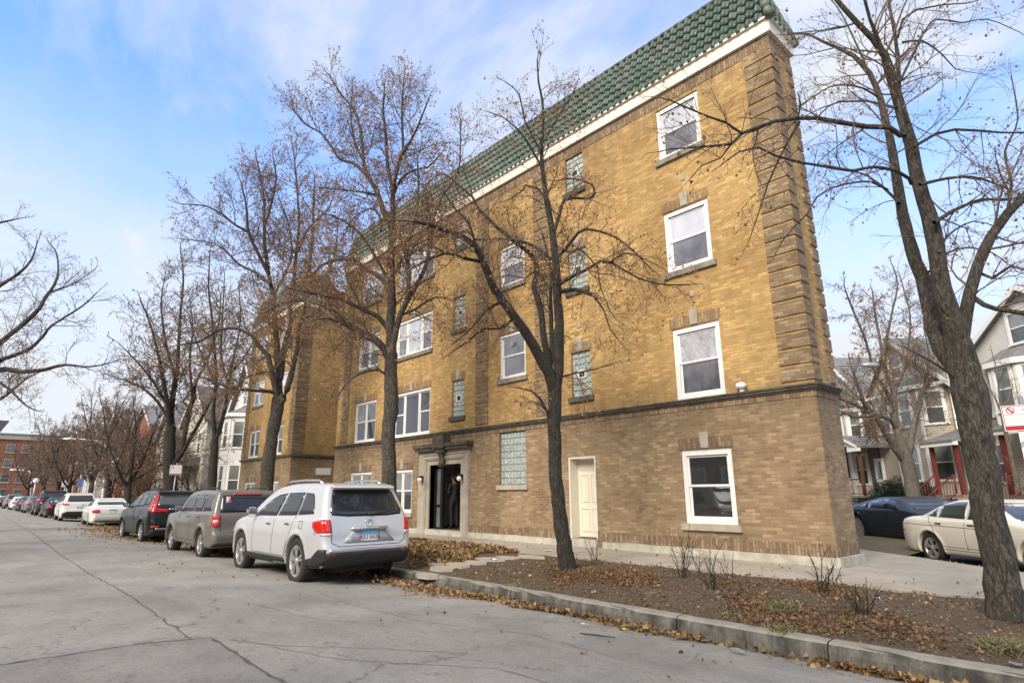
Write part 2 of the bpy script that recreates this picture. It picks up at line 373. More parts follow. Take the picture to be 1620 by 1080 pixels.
q = NT('dry_grass'); P = q.pos(); f = q.noise(P, 40, 6, .75); g = q.noise(P, 2, 4); c = q.ramp(f, [(.3, (.09, .075, .04)), (.65, (.26, .21, .12))]); c = q.mix(c, (.10, .12, .045), q.ramp(g, [(.45, 0.0), (.65, .5)])); q.col(c); q.set(Roughness=1); q.bump(f, .8, .03); M['dgrass'] = q.mat

def sheet(name, xs, ys, zf, m, fn=None):
    V = []; F = []
    for x in xs:
        for y in ys: V.append((x, y, zf(x, y)) if fn is None else fn(x, y))
    ny = len(ys)
    for i in range(len(xs) - 1):
        for j in range(ny - 1):
            a = i * ny + j; F.append((a, a + ny, a + ny + 1, a + 1))
    o = np_mesh(name, V, F, m, smooth=True); return tag(o, kind='structure')

sheet('ground', [-1500, 1500], [-1500, 1500], lambda x, y: -.35, M['yard'])
def lin(a, b, n): return [a + (b - a) * i / n for i in range(n + 1)]
road = sheet('road', lin(-320, 14, 90), lin(-5.5, YC, 40), lambda x, y: zroad(y), M['asphalt'])
# opposite verge, behind and left of the viewpoint
sheet('opposite_verge', [-320, 14], [-14, -5.5], lambda x, y: .02, M['yard'])
# kerb with open joints
kb = MB(); joints = [9.0, 5.2, 1.9, -1.05, -2.62, -4.3, -7.2, -10.4, -13.6, -16.8, -20, -26, -32, -40, -50, -65, -80, -110, -150, -220, -320]
for i in range(len(joints) - 1):
    a, b = joints[i] - .008, joints[i + 1] + .008; n = max(1, int((a - b) / .25)) if a > -30 else 4
    rows = []
    for k in range(n + 1):
        x = a + (b - a) * k / n; j = [(rnd.random() - .5) * .018 for _ in range(8)] if a > -30 else [0] * 8
        rows.append([(x, YC - .02 + j[0], -.20), (x, YC - .008 + j[1], .0), (x, YC + .012 + j[2], .066), (x, YC + .035 + j[3], .088 + j[4] * .4), (x, YC + .17, .094 + j[5] * .3), (x, YC + .185, .07), (x, YC + .19, -.05)])
    m = len(rows[0]); vs = [p for r in rows for p in r]
    fs = [(u * m + w, u * m + w + 1, (u + 1) * m + w + 1, (u + 1) * m + w) for u in range(n) for w in range(m - 1)] + [tuple(range(m)), tuple(n * m + w for w in reversed(range(m)))]
    kb.add(vs, fs, 0, False)
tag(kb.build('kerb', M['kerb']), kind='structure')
# planting strip of bare soil
def zs(x, y):
    t = (y - YC) / 3.5; b = .075 + .075 * t + .05 * math.sin(min(1, max(0, t)) * math.pi)
    return b + .012 * math.sin(x * 3.1 + y * 2) * math.sin(y * 4.3 - x) + .008 * math.sin(x * 9 + 2 * y) - (.03 if y > 9.9 else 0)
sheet('soil_strip', lin(-9.2, 9, 120), lin(YC + .15, 9.97, 34), zs, M['soil'])
sheet('verge', lin(-60, -9.2, 160), lin(YC + .15, 9.97, 20), zs, M['soil'])
sheet('verge_far', [-320, -200, -120, -60], [YC + .15, 9.95], lambda x, y: .12, M['yard'])
sheet('yard', [-320, -100, -4.5], [11.9, 40, 400], lambda x, y: .10, M['yard'])
# sidewalk slabs (each slab its own tilt is kept tiny)
wk = MB(); xs = [8.5 - 1.52 * i for i in range(60)]
for i in range(len(xs) - 1):
    a, b = xs[i] - .006, xs[i + 1] + .006
    wk.box(b, a, 9.95, 12.04, .03, .163 + rnd.random() * .004)
tag(wk.build('sidewalk', M['walk']), kind='structure')
sheet('sidewalk_far', [-320, -83], [9.95, 12.0], lambda x, y: .16, M['walk'])
# side street: walk, dry grass verge, road, far side
w2 = MB(); s_ = -34.0
while s_ < 10:
    w2.prism([(s_ + .006, 7.2), (s_ + 1.5, 7.2), (s_ + 1.5, 9.10), (s_ + .006, 9.10)], lambda p, t: sn(p[0], p[1], t), .02, .158 + rnd.random() * .003); s_ += 1.506
tag(w2.build('side_street_sidewalk', M['walk']), kind='structure')
sheet('corner_walk', lin(-4.4, 6, 4), lin(12.0, 13.6, 2), lambda x, y: .152, M['walk'])
def fsn(z): return lambda s, n: sn(s, n, z(s, n))
sheet('side_street_verge', lin(-60, 30, 160), lin(9.08, 10.25, 10), None, M['dgrass'], fsn(lambda s, n: .15 - .22 * ((n - 9.08) / 1.17) + .012 * math.sin(s * 7) * math.sin(n * 9)))
sheet('side_street_road', [-120, -40, 40], [10.15, 14, 20], None, M['asphalt2'], fsn(lambda s, n: -.09))
sheet('side_street_far_walk', [-120, 40], [20, 23.9], None, M['walk'], fsn(lambda s, n: .14))
sheet('side_street_yards', [-160, 60], [23.9, 120], None, M['yard'], fsn(lambda s, n: .12))
k2 = MB(); k2.prism([(-120, 19.85), (40, 19.85), (40, 20.02), (-120, 20.02)], lambda p, t: sn(p[0], p[1], t), -.15, .146); tag(k2.build('side_street_kerb', M['kerb']), kind='structure')

# tar seams and the outline of an old patch on the road
def ribbon(mb, pts, w, z0=.006):
    P_ = []
    for i in range(len(pts) - 1):
        a, b = np.array(pts[i]), np.array(pts[i + 1]); n = max(1, int(np.linalg.norm(b - a) / .12))
        for k in range(n): P_.append(a + (b - a) * k / n + nr.normal(0, .012, 2))
    P_.append(np.array(pts[-1])); vs = []
    for i, p in enumerate(P_):
        t = P_[min(i + 1, len(P_) - 1)] - P_[max(0, i - 1)]; t /= np.linalg.norm(t) + 1e-9; n = np.array([-t[1], t[0]]); ww = w * (.45 + 1.1 * rnd.random())
        for sg in (-1, 1):
            g = p + n * ww * sg / 2; vs.append((g[0], g[1], zroad(g[1]) + z0))
    mb.add(vs, [(2 * i, 2 * i + 1, 2 * i + 3, 2 * i + 2) for i in range(len(P_) - 1)])
sm_ = MB(); ribbon(sm_, [(-60, 2.5), (-30, 2.3), (-19.3, 2.06), (-14, 2.0), (-10.5, 2.04), (-7.0, 1.95)], .016)
ribbon(sm_, [(-7.0, 2.1), (-6.2, 2.45), (-5.2, 3.4), (-4.8, 3.7)], .007); ribbon(sm_, [(-6.6, 2.3), (-5.3, 2.7), (-4.2, 3.6), (-3.1, 3.7), (-2.0, 3.9)], .007)
ribbon(sm_, [(-9.5, 4.4), (-8.0, 4.2), (-6.4, 4.3), (-5.1, 4.9), (-3.9, 4.8)], .006); ribbon(sm_, [(-9.2, 3.1), (-7.4, 3.3), (-5.9, 4.0)], .005)
ribbon(sm_, [(-22, .9), (-21.5, 2.0), (-21.2, 3.2)], .02)
sm_.build('tar_seam', M['tar'], road)
tag(sheet('road_patch', lin(-7.1, 3, 30), lin(-1.5, 2.08, 12), lambda x, y: zroad(y) + .004, M['asphalt_p']), kind='structure')
pm = MB(); ribbon(pm, [(-7.6, -.4), (-7.13, .5), (-7.09, 1.58), (-6.9, 2.12), (-5.41, 2.07), (-4.2, 2.1)], .03); pm.build('patch_edge', M['tar'], road)
# ================================================================ the yellow-brick apartment building
YF = 12.02; XL, XR = -25.05, -4.5
def wall_cells(mb, x0, x1, z0, z1, holes, put, mi=0):
    xs = sorted({x0, x1, *[h[0] for h in holes], *[h[1] for h in holes]}); zs_ = sorted({z0, z1, *[h[2] for h in holes], *[h[3] for h in holes]})
    xs = [x for x in xs if x0 <= x <= x1]; zs_ = [z for z in zs_ if z0 <= z <= z1]
    for i in range(len(xs) - 1):
        for j in range(len(zs_) - 1):
            cx_, cz_ = (xs[i] + xs[i + 1]) / 2, (zs_[j] + zs_[j + 1]) / 2
            if any(h[0] < cx_ < h[1] and h[2] < cz_ < h[3] for h in holes): continue
            mb.add([put(xs[i], zs_[j]), put(xs[i + 1], zs_[j]), put(xs[i + 1], zs_[j + 1]), put(xs[i], zs_[j + 1])], [(0, 1, 2, 3)], mi)
def reveals(mb, holes, T_, d, mi=0):
    for a, b, c, e in holes:
        for p, q_ in (((a, c), (b, c)), ((b, c), (b, e)), ((b, e), (a, e)), ((a, e), (a, c))):
            mb.add([T_(p[0], 0, p[1]), T_(q_[0], 0, q_[1]), T_(q_[0], -d, q_[1]), T_(p[0], -d, p[1])], [(0, 1, 2, 3)], mi)

def hung(parent, T_, a, b, c, e, up='g_up', lo='g_scr', fr='white', dep=.12, fw=.075, sash=.045, mulls=(), picture=None, trim=0.0, name='window', split=.5, head=.1):
    """double-hung window; v is outward from the wall, opening a..b by c..e; mulls are extra bays"""
    m = MB(T_); z0 = -dep
    hd = head
    for s0, s1, t0, t1 in ((a, a + fw, c, e), (b - fw, b, c, e), (a + fw, b - fw, e - hd, e), (a + fw, b - fw, c, c + fw)):
        m.box(s0, s1, z0, -.035 + trim, t0, t1)
    m.box(a + fw, b - fw, -.06 + trim, -.02 + trim, e - hd, e - hd + .025)
    bays = [a + fw, *mulls, b - fw]
    o = None; panes = []
    for i in range(len(bays) - 1):
        p, q_ = bays[i] + (.03 if i else 0), bays[i + 1] - (.03 if i < len(bays) - 2 else 0)
        if i: m.box(bays[i] - .03, bays[i] + .03, z0, -.04 + trim, c + fw, e - hd)
        t0, t1 = c + fw, e - hd; mid = t0 + (t1 - t0) * split
        if picture == i:
            m2 = [(t0, t1, -.075, up)]
        else: m2 = [(mid, t1, -.065, up), (t0, mid + .03, -.09, lo)]
        for u0, u1, v, mt_ in m2:
            v += trim
            m.box(p, p + sash, v - .02, v, u0, u1); m.box(q_ - sash, q_, v - .02, v, u0, u1)
            m.box(p + sash, q_ - sash, v - .02, v, u1 - sash, u1); m.box(p + sash, q_ - sash, v - .02, v, u0, u0 + sash)
            panes.append((p + sash - .004, q_ - sash + .004, v - .016, v - .010, u0 + sash - .004, u1 - sash + .004, mt_))
    o = m.build(name, M[fr], parent)
    for x in panes:
        g = MB(T_); g.box(*x[:6]); g.build('pane', M[x[6]], o)
    return o

def tile_roof(parent, name, u0, u1, T_, z0, z1, lean, m):
    """S-tiles on a steep face; T_(u, outward, z)"""
    pitch = .215; n = int((u1 - u0) / pitch); pitch = (u1 - u0) / n; rows = 6; K = 8
    V = []; F = []
    for r in range(rows):
        za, zb = z0 + (z1 - z0) * r / rows, z0 + (z1 - z0) * (r + 1) / rows + .05
        cols = n * K + 1; base = len(V)
        ph = rnd.random() * .0
        for t, zz, lift in ((0, za, .028), (1, za + .0, .038), (2, (za + zb) / 2, .022), (3, zb, .004)):
            for k in range(cols):
                u = u0 + pitch * k / K; f = ((k / K) + ph) % 1.0
                hgt = .065 * math.sin(math.pi * f / .62) if f < .62 else -.018 * math.sin(math.pi * (f - .62) / .38)
                inn = -lean * (zz - z0) / (z1 - z0)
                dd = (lift if t else -.0) + inn + hgt * (1 if t else 1); drop = .008 * max(0, hgt / .065) if t < 2 else 0
                jit = .006 * math.sin(k // K * 12.9 + r * 7.1)
                V.append(T_(u, dd + jit - (.03 if t == 0 else 0), zz - drop + jit))
        for t in range(3):
            for k in range(cols - 1):
                a = base + t * cols + k; F.append((a, a + 1, a + cols + 1, a + cols))
    return np_mesh(name, V, F, m, parent, smooth=True)

bld = thing('apartment_building', 'long three storey yellow brick corner apartment building with green tile roof', 'building', (XL, YF, 0))
Tf = lambda u, v, w: (u, YF - v, w)
WA = (-7.58, -6.36)
yel = []; brn = []
wins = []
for z0_, z1_ in ((3.56, 5.26), (6.68, 8.28), (9.76, 11.24)): yel.append((*WA, z0_, z1_))
brn.append((*WA, .83, 2.42))
for a, b in ((-10.85, -10.15), (-16.4, -15.71)):
    for z0_, z1_ in ((4.01, 5.26), (7.06, 8.28), (10.14, 11.30)): yel.append((a, b, z0_, z1_))
yel += [(-13.87, -12.69, 4.93, 6.38), (-13.87, -12.69, 7.97, 9.36)]
gb0 = (-13.9, -12.73, 1.73, 3.29); brn.append(gb0)
for z0_, z1_ in ((3.57, 5.26), (6.68, 8.16), (9.62, 11.2)): yel += [(-20.25, -17.72, z0_, z1_), (-23.37, -21.6, z0_, z1_)]
brn += [(-20.15, -18.72, .83, 2.36), (-23.46, -21.72, .83, 2.36)]
door = (-11.06, -10.12, .36, 2.42); ent = (-17.56, -15.77, .34, 2.45); brn += [door, ent]
ub = MB(); put = lambda x, z: (x, YF, z)
wall_cells(ub, XL, XR, 3.5, 11.4, yel, put); reveals(ub, yel, Tf, .14)
# end face of one bay and the wall running back along the side street
E1 = np.array([XR, 13.12]); E2 = E1 - SD * 20
ub.quad((XR, YF, 3.5), (XR, 13.12, 3.5), (XR, 13.12, 11.9), (XR, YF, 11.9))
ub.quad((XR, 13.12, 3.5), (E2[0], E2[1], 3.5), (E2[0], E2[1], 11.9), (XR, 13.12, 11.9))
ub.quad((XL, YF, 3.5), (XL, YF, 11.9), (XL, 26, 11.9), (XL, 26, 3.5)); ub.quad((XL, 26, 3.5), (XL, 26, 11.9), (E2[0], E2[1], 11.9), (E2[0], E2[1], 3.5))
ub.build('upper_wall', M['brick_y'], bld, fix=False)
lb = MB(); wall_cells(lb, XL, XR, .1, 3.5, brn, put); reveals(lb, brn, Tf, .30)
lb.quad((XR, YF, .1), (XR, 13.12, .1), (XR, 13.12, 3.5), (XR, YF, 3.5)); lb.quad((XR, 13.12, .1), (E2[0], E2[1], .1), (E2[0], E2[1], 3.5), (XR, 13.12, 3.5))
lb.quad((XL, YF, .1), (XL, YF, 3.5), (XL, 26, 3.5), (XL, 26, .1))
lb.build('lower_wall', M['brick_b'], bld, fix=False)
rf = MB(); rf.prism([(XL, YF + .4), (XR - .4, YF + .4), (XR - .4, 13.2), (E2[0], E2[1]), (XL, 26)], lambda p, t: (p[0], p[1], t), 13.1, 13.2); rf.build('flat_roof', M['roof'], bld)
# bands: plinth, soldier courses, belt, fascia follow front and end face
def band(mb, z0, z1, d, gaps=(), mi=0):
    xs = [XL - (d if d > .04 else 0)] + [g for gp in sorted(gaps) for g in gp] + [XR + d]
    for i in range(0, len(xs), 2): mb.box(xs[i], xs[i + 1], YF - d, YF + .02, z0, z1, mi)
    mb.box(XR - .02, XR + d, YF + .02, 13.12 + (d if d > .04 else 0), z0, z1, mi)
g_ = [(ent[0] - .62, ent[1] + .46), (door[0], door[1])]
b = MB(); band(b, .33, .555, .012, g_); b.build('base_course', M['soldier'], bld)
b = MB()
x = XL - .05
while x < XR + .06:
    x2 = min(x + .4 + rnd.random() * .3, XR + .07); 
    if not (x2 > door[0] + .05 and x < door[1] - .05): b.box(x, x2, YF - .07 - rnd.random() * .012, YF + .02, .08, .32 + rnd.random() * .016)
    x = x2
b.box(door[0], door[1], YF - .06, YF + .25, .1, .35); b.box(XR - .02, XR + .075, YF, 13.16, .08, .325); b.prism([(XR - .30, YF - .13), (XR + .085, YF - .15), (XR + .10, YF + .75), (XR - .1, YF + .8)], lambda p, t: (p[0], p[1], t), .1, .205)
b.build('plinth', M['conc_base'], bld)
b = MB(); band(b, 3.30, 3.425, .014, [(-13.92, -12.71)] if 0 else ()); b.build('soldier_course', M['soldier'], bld)
b = MB()
for z0_, z1_, d in ((3.425, 3.46, .045), (3.462, 3.51, .075), (3.512, 3.552, .10)): band(b, z0_, z1_, d)
b.build('belt_course', M['belt'], bld)
b = MB(); band(b, 11.34, 11.66, .014); b.build('frieze_course', M['soldier'], bld)
b = MB(); band(b, 11.66, 11.98, .09); band(b, 11.98, 12.03, .15); b.build('fascia', M['fascia'], bld)
# quoins
b = MB()
def quoins(u0, u1, zb, zt, T_, d=.028, par=None):
    z = zb; b = MB()
    while z < zt - .1:
        b.prism([(u0, 0), (u1, 0), (u1, d), (u0, d)], lambda p, t: T_(p[0], p[1], t), z + .0, min(z + .275, zt)); z += .339
    b.build('quoin_column', M['brick_q'], par or bld)
quoins(-5.12, XR + .026, 3.64, 11.34, Tf); quoins(-15.09, -14.45, 3.64, 11.34, Tf); quoins(-12.25, -11.62, 3.64, 11.34, Tf); quoins(-24.62, -24.0, 3.64, 11.34, Tf)
Te = lambda u, v, w: (XR + v, u, w)
quoins(YF, YF + .36, 3.64, 11.34, Te); quoins(YF + .78, 13.14, 3.64, 11.34, Te)
# tile mansard with hip and ridge caps
ZT0, ZT1, LEAN = 12.0, 13.72, .45
Tt = lambda u, v, w: (u, YF - .10 - v, w)
tile_roof(bld, 'tile_roof', XL - .05, XR - .02, Tt, ZT0, ZT1, LEAN, M['green'])
Tg = lambda u, v, w: (XR + .10 + v - 0, u, w)
tile_roof(bld, 'end_tile_roof', YF + .05, 13.2, Tg, ZT0, ZT1, LEAN, M['green2'])
b = MB()
hp0, hp1 = np.array([XR + .16, YF - .15, ZT0 - .02]), np.array([XR - .34, YF + .36, ZT1 + .02])
for k in range(6):
    a_, c_ = hp0 + (hp1 - hp0) * k / 6, hp0 + (hp1 - hp0) * (k + 1.15) / 6; b.tube([a_, c_], [.115, .085], 10)
b.tube([np.array([XR + .12, 13.3, ZT0]), np.array([XR - .35, 13.25, ZT1])], [.1, .08], 8)
b.build('hip_cap', M['green2'], bld)
b = MB(); x = XL
while x < XR - .45:
    b.tube([(x, YF + .36, ZT1 + .02), (x + .43, YF + .36, ZT1 + .02)], [.075, .06], 8); x += .41
b.build('ridge_cap', M['belt'], bld)
def sill(o, a, b_, c, T_, mt='stone'):
    s = MB(T_); s.box(a - .09, b_ + .09, -.10, .07, c - .135, c); s.build('sill', M[mt], o)
def lintel(o, a, b_, e, T_, key=True, dz=.26, mt='soldier_y', kz=.0):
    s = MB(T_); kx = (a + b_) / 2
    if key:
        s.box(a - .05, kx - .11, -.02, .012, e + .015, e + dz); s.build('lintel', M[mt], o); s = MB(T_); s.box(kx + .11, b_ + .05, -.02, .012, e + .015, e + dz)
        s.build('lintel', M[mt], o); k_ = MB(T_); k_.prism([(kx - .09, e + .02), (kx + .09, e + .02), (kx + .115, e + dz + .12), (kx - .115, e + dz + .12)], lambda p, t: (p[0], t, p[1]), -.02, .03); k_.build('keystone', M['limestone'], o)
    else:
        s.box(a - .05, b_ + .05, -.02, .012, e + .015, e + dz); s.build('lintel', M[mt], o)
def gblock(parent, a, b_, c, e, T_, nx, nz, vent=True, name='glass_block_window'):
    m = MB(T_); m.box(a, b_, -.13, -.075, c, e, 1); w, h = (b_ - a) / nx, (e - c) / nz
    for i in range(nx):
        for j in range(nz):
            x0, x1, y0, y1 = a + i * w + .009, a + (i + 1) * w - .009, c + j * h + .009, c + (j + 1) * h - .009
            if vent and nx == 3 and i == 1 and j == int(nz * .5): continue
            q0 = min(w, h) * .12; vs = [(x0, -.075, y0), (x1, -.075, y0), (x1, -.075, y1), (x0, -.075, y1), (x0 + q0, -.055, y0 + q0), (x1 - q0, -.055, y0 + q0), (x1 - q0, -.055, y1 - q0), (x0 + q0, -.055, y1 - q0)]
            m.add(vs, [(4, 5, 6, 7), (0, 1, 5, 4), (1, 2, 6, 5), (2, 3, 7, 6), (3, 0, 4, 7)], 0)
    o = m.build(name, [M['gblock'], M['stone']], parent)
    if vent and nx == 3:
        cxm, j = (a + b_) / 2, int(nz * .5); z_ = c + (j + .5) * h; v = MB(T_)
        for s0, s1, t0, t1 in ((-.14, -.105, -.11, .11), (.105, .14, -.11, .11), (-.105, .105, .08, .11), (-.105, .105, -.11, -.08)): v.box(cxm + s0, cxm + s1, -.08, -.03, z_ + t0, z_ + t1, 0)
        v.box(cxm - .105, cxm + .105, -.075, -.06, z_ - .08, z_ + .08, 1); v.build('vent', [M['white'], M['dark']], o)
    return o
for k, h in enumerate([(.83, 2.42), (3.56, 5.26), (6.68, 8.28), (9.76, 11.24)]):
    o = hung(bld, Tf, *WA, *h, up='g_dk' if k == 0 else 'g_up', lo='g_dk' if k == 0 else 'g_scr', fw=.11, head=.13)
    if k != 1: sill(o, *WA, h[0], Tf, 'limestone' if k == 0 else 'stone')
    if k < 3: lintel(o, *WA, h[1], Tf, mt='soldier' if k == 0 else 'soldier_y')
for a, b_ in ((-10.85, -10.15), (-16.4, -15.71)):
    for k, (z0_, z1_) in enumerate(((4.01, 5.26), (7.06, 8.28), (10.14, 11.30))):
        o = gblock(bld, a, b_, z0_, z1_, Tf, 3, 7); sill(o, a, b_, z0_, Tf, 'belt')
        if k < 2: lintel(o, a, b_, z1_, Tf)
for z0_, z1_ in ((4.93, 6.38), (7.97, 9.36)):
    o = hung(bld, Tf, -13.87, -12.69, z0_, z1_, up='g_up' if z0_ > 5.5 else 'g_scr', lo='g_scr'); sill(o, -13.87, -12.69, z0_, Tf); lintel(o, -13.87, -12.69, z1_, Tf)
o = gblock(bld, *gb0, Tf, 8, 8, False); sill(o, gb0[0], gb0[1], gb0[2], Tf, 'limestone')
for k, (z0_, z1_) in enumerate(((3.57, 5.26), (6.68, 8.16), (9.62, 11.2))):
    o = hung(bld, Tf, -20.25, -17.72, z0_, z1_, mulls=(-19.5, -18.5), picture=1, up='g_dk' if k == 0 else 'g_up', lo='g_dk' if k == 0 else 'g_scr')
    if k: sill(o, -20.25, -17.72, z0_, Tf)
    if k < 2: lintel(o, -20.25, -17.72, z1_, Tf)
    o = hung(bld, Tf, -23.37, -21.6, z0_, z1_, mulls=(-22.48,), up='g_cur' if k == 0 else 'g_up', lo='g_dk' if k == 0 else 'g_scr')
    if k: sill(o, -23.37, -21.6, z0_, Tf)
    if k < 2: lintel(o, -23.37, -21.6, z1_, Tf)
for a, b_ in ((-20.15, -18.72), (-23.46, -21.72)):
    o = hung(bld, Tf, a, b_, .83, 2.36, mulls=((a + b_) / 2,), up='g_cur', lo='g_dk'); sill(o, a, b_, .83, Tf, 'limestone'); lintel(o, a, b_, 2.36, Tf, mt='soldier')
# small limestone accents between storeys
b = MB(Tf)
for x_ in (-6.95, -10.5, -13.3, -16.05, -18.9, -22.5):
    for z_ in (6.02, 9.05): b.box(x_ - .05, x_ + .05, -.01, .02, z_ - .07, z_ + .07)
b.build('accent_block', M['limestone'], bld)
# cream panelled door in a deep cased opening
dm = MB(Tf); a, b_, c, e = door
for s0, s1, t0, t1 in ((a, a + .045, c, e), (b_ - .045, b_, c, e), (a + .045, b_ - .045, e - .045, e)): dm.box(s0, s1, -.34, -.005, t0, t1)
dd = dm.build('door_frame', M['cream'], bld)
dl = MB(Tf); a, b_, e = a + .05, b_ - .05, e - .05; dl.box(a, b_, -.36, -.325, c + .02, e)
W_ = b_ - a; H_ = e - c
for px0, px1 in ((.10, .46), (.54, .90)):
    for pz0, pz1 in ((.08, .37), (.45, .80), (.86, .95)):
        x0, x1, y0, y1 = a + W_ * px0, a + W_ * px1, c + H_ * pz0, c + H_ * pz1; g1 = .02
        for r in ((x0, x1, y0, y0 + g1), (x0, x1, y1 - g1, y1), (x0, x0 + g1, y0 + g1, y1 - g1), (x1 - g1, x1, y0 + g1, y1 - g1)): dl.box(r[0], r[1], -.325, -.305, r[2], r[3])
        dl.box(x0 + .045, x1 - .045, -.325, -.316, y0 + .045, y1 - .045)
do_ = dl.build('door', M['cream'], bld); kn = MB(Tf); kn.ball((b_ - .08, -.29, 1.32), .03, .03, .03, k=10); kn.box(b_ - .1, b_ - .06, -.325, -.31, 1.44, 1.49); kn.build('door_knob', M['metal'], do_)
# entrance: limestone surround, blackened cornice with keystone scroll, black metal door set
s = MB(Tf); a, b_, c, e = ent
s.box(-18.18, a - .16, -.02, .09, .17, 2.95); s.box(b_ + .16, -15.31, -.02, .09, .17, 2.95); s.box(a - .16, b_ + .16, -.02, .09, e + .16, 2.95)
s.box(a - .16, a, -.28, .05, .17, e + .16); s.box(b_, b_ + .16, -.28, .05, .17, e + .16); s.box(a, b_, -.28, .05, e, e + .16)
s.box(-18.14, a - .22, .09, .11, .17, 2.7); s.box(b_ + .22, -15.35, .09, .11, .17, 2.7)
for w_ in (0, 1): s.box(a - .30 - w_ * .09, b_ + .30 + w_ * .09, .09, .115, e + .20 + w_ * .13, e + .24 + w_ * .13)
s.build('entrance_surround', M['limestone'], bld)
s = MB(Tf); s.box(-18.27, -16.98, -.02, .24, 2.93, 3.03); s.box(-16.46, -15.22, -.02, .24, 2.93, 3.03); s.box(-18.32, -16.98, -.02, .29, 3.03, 3.15); s.box(-16.46, -15.17, -.02, .29, 3.03, 3.15)
s.box(-17.04, -16.40, -.02, .33, 2.98, 3.40); s.box(-16.95, -16.49, .0, .27, 2.84, 2.98)
pr = [(.10, 2.40), (.17, 2.42), (.20, 2.48), (.15, 2.55), (.17, 2.68), (.26, 2.86), (.05, 2.86), (.05, 2.40)]
s.prism(pr, lambda p, t: (t, p[0], p[1]), -16.84, -16.60); s.box(-16.78, -16.66, .05, .23, 2.37, 2.46)
s.build('entrance_cornice', M['belt'], bld)
v = MB(); zi = .35; a_s = a; a = -18.5
v.quad((a, YF + .3, zi), (b_, YF + .3, zi), (b_, YF + 2.2, zi), (a, YF + 2.2, zi), 1); v.quad((a, YF + .3, e), (b_, YF + .3, e), (b_, YF + 2.2, e), (a, YF + 2.2, e), 0)
v.quad((a, YF + .3, zi), (a, YF + 2.2, zi), (a, YF + 2.2, e), (a, YF + .3, e), 0); v.quad((b_, YF + .3, zi), (b_, YF + 2.2, zi), (b_, YF + 2.2, e), (b_, YF + .3, e), 0)
v.quad((a, YF + 2.2, zi), (b_, YF + 2.2, zi), (b_, YF + 2.2, e), (a, YF + 2.2, e), 0)
v.build('vestibule', [M['grey_wall'], M['dark']], bld, fix=False); a = a_s
m = MB(Tf); yv = (-.24, -.17)
for s0, s1, t0, t1 in ((a, a + .13, c, e), (a + .36, a + .50, c, e), (b_ - .10, b_, c, e), (a + .13, a + .36, e - .1, e), (a + .50, b_ - .1, e - .07, e), (a + .13, a + .36, c, c + .06), (a + .13, a + .36, c + .72, c + .80)): m.box(s0, s1, *yv, t0, t1)
fo = m.build('entrance_frame', M['black'], bld)
for t0, t1 in ((c + .06, c + .72), (c + .80, e - .1)): g = MB(Tf); g.box(a + .13, a + .36, -.21, -.20, t0, t1); g.build('sidelight', M['g_cur'], fo)
m = MB(); hx, hy = b_ - .12, YF + .24
for y0, y1, z0_, z1_ in ((0, .10, c + .02, e - .1), (.72, .84, c + .02, e - .1), (.10, .72, e - .22, e - .1), (.10, .72, c + .02, c + .26), (.10, .72, c + .90, c + .98)): m.box(hx - .05, hx, hy + y0, hy + y1, z0_, z1_)
od = m.build('entrance_door', M['black'], bld)
g = MB(); g.box(hx - .03, hx - .02, hy + .10, hy + .72, c + .26, e - .22); g.build('pane', M['g_dk'], od)
g = MB(); g.tube([(hx - .12, hy + .66, c + .9), (hx - .12, hy + .66, c + 1.25)], .012, 6); g.build('handle', M['metal'], od)
for x_, lb_ in ((-17.86, 'left'), (-15.60, 'right')):
    o = thing('wall_lamp', 'white globe lamp on the %s jamb of the stone entrance' % lb_, 'wall lamp', (x_, YF - .11, 2.0), group='globe lamps at the entrance')
    g = MB(); g.box(x_ - .045, x_ + .045, YF - .15, YF - .11, 1.93, 2.10); g.tube([(x_, YF - .13, 2.07), (x_, YF - .24, 2.09)], .018, 8); g.lathe([(.001, .03), (.05, .03), (.055, -.02), (.001, -.02)], (x_, YF - .24, 2.06)); g.build('bracket', M['black'], o)
    g = MB(); g.ball((x_, YF - .24, 1.965), .083, .083, .083, k=16); g.build('globe', M['globe'], o)
# white security floodlight sitting on the belt course
o = thing('security_light', 'small white egg shaped light on the dark belt course near the corner', 'light', (-5.95, YF - .06, 3.55))
g = MB(); g.ball((-5.95, YF - .10, 3.68), .115, .085, .075, k=14); g.build('housing', M['globe'], o); g = MB(); g.box(-5.99, -5.91, YF - .1, YF, 3.55, 3.62); g.build('bracket', M['white'], o)

# ---------------------------------------------------------------- second building of the pair, across the court
Y2 = 12.45; X2R, X2L = -31.0, -38.7
b2 = thing('apartment_building', 'yellow brick apartment building beyond the court, partly behind the trees', 'building', (X2L, Y2, 0))
T2 = lambda u, v, w: (u, Y2 - v, w)
h2 = []; h2b = []
for z0_, z1_ in ((3.6, 5.2), (6.7, 8.2), (9.7, 11.2)): h2 += [(-37.6, -35.9, z0_, z1_), (-34.0, -32.4, z0_, z1_)]
h2b = [(-37.6, -35.9, .8, 2.2), (-34.0, -32.4, .8, 2.2)]
u = MB(); wall_cells(u, X2L, X2R, 3.5, 11.9, h2, lambda x, z: (x, Y2, z)); reveals(u, h2, T2, .14); u.build('upper_wall', M['brick_y'], b2, fix=False)
u = MB(); u.quad((X2R, Y2, 3.5), (X2R, 26, 3.5), (X2R, 26, 11.9), (X2R, Y2, 11.9)); u.build('court_wall', M['brick_y'], b2, fix=False); u = MB(); u.quad((X2L, Y2, 0), (X2L, Y2, 11.9), (X2L, 26, 11.9), (X2L, 26, 0)); u.build('far_side_wall', M['brick_y'], b2, fix=False)
u = MB(); wall_cells(u, X2L, X2R, .1, 3.5, h2b, lambda x, z: (x, Y2, z)); reveals(u, h2b, T2, .14); u.quad((X2R, Y2, .1), (X2R, 26, .1), (X2R, 26, 3.5), (X2R, Y2, 3.5)); u.build('lower_wall', M['brick_b'], b2, fix=False)
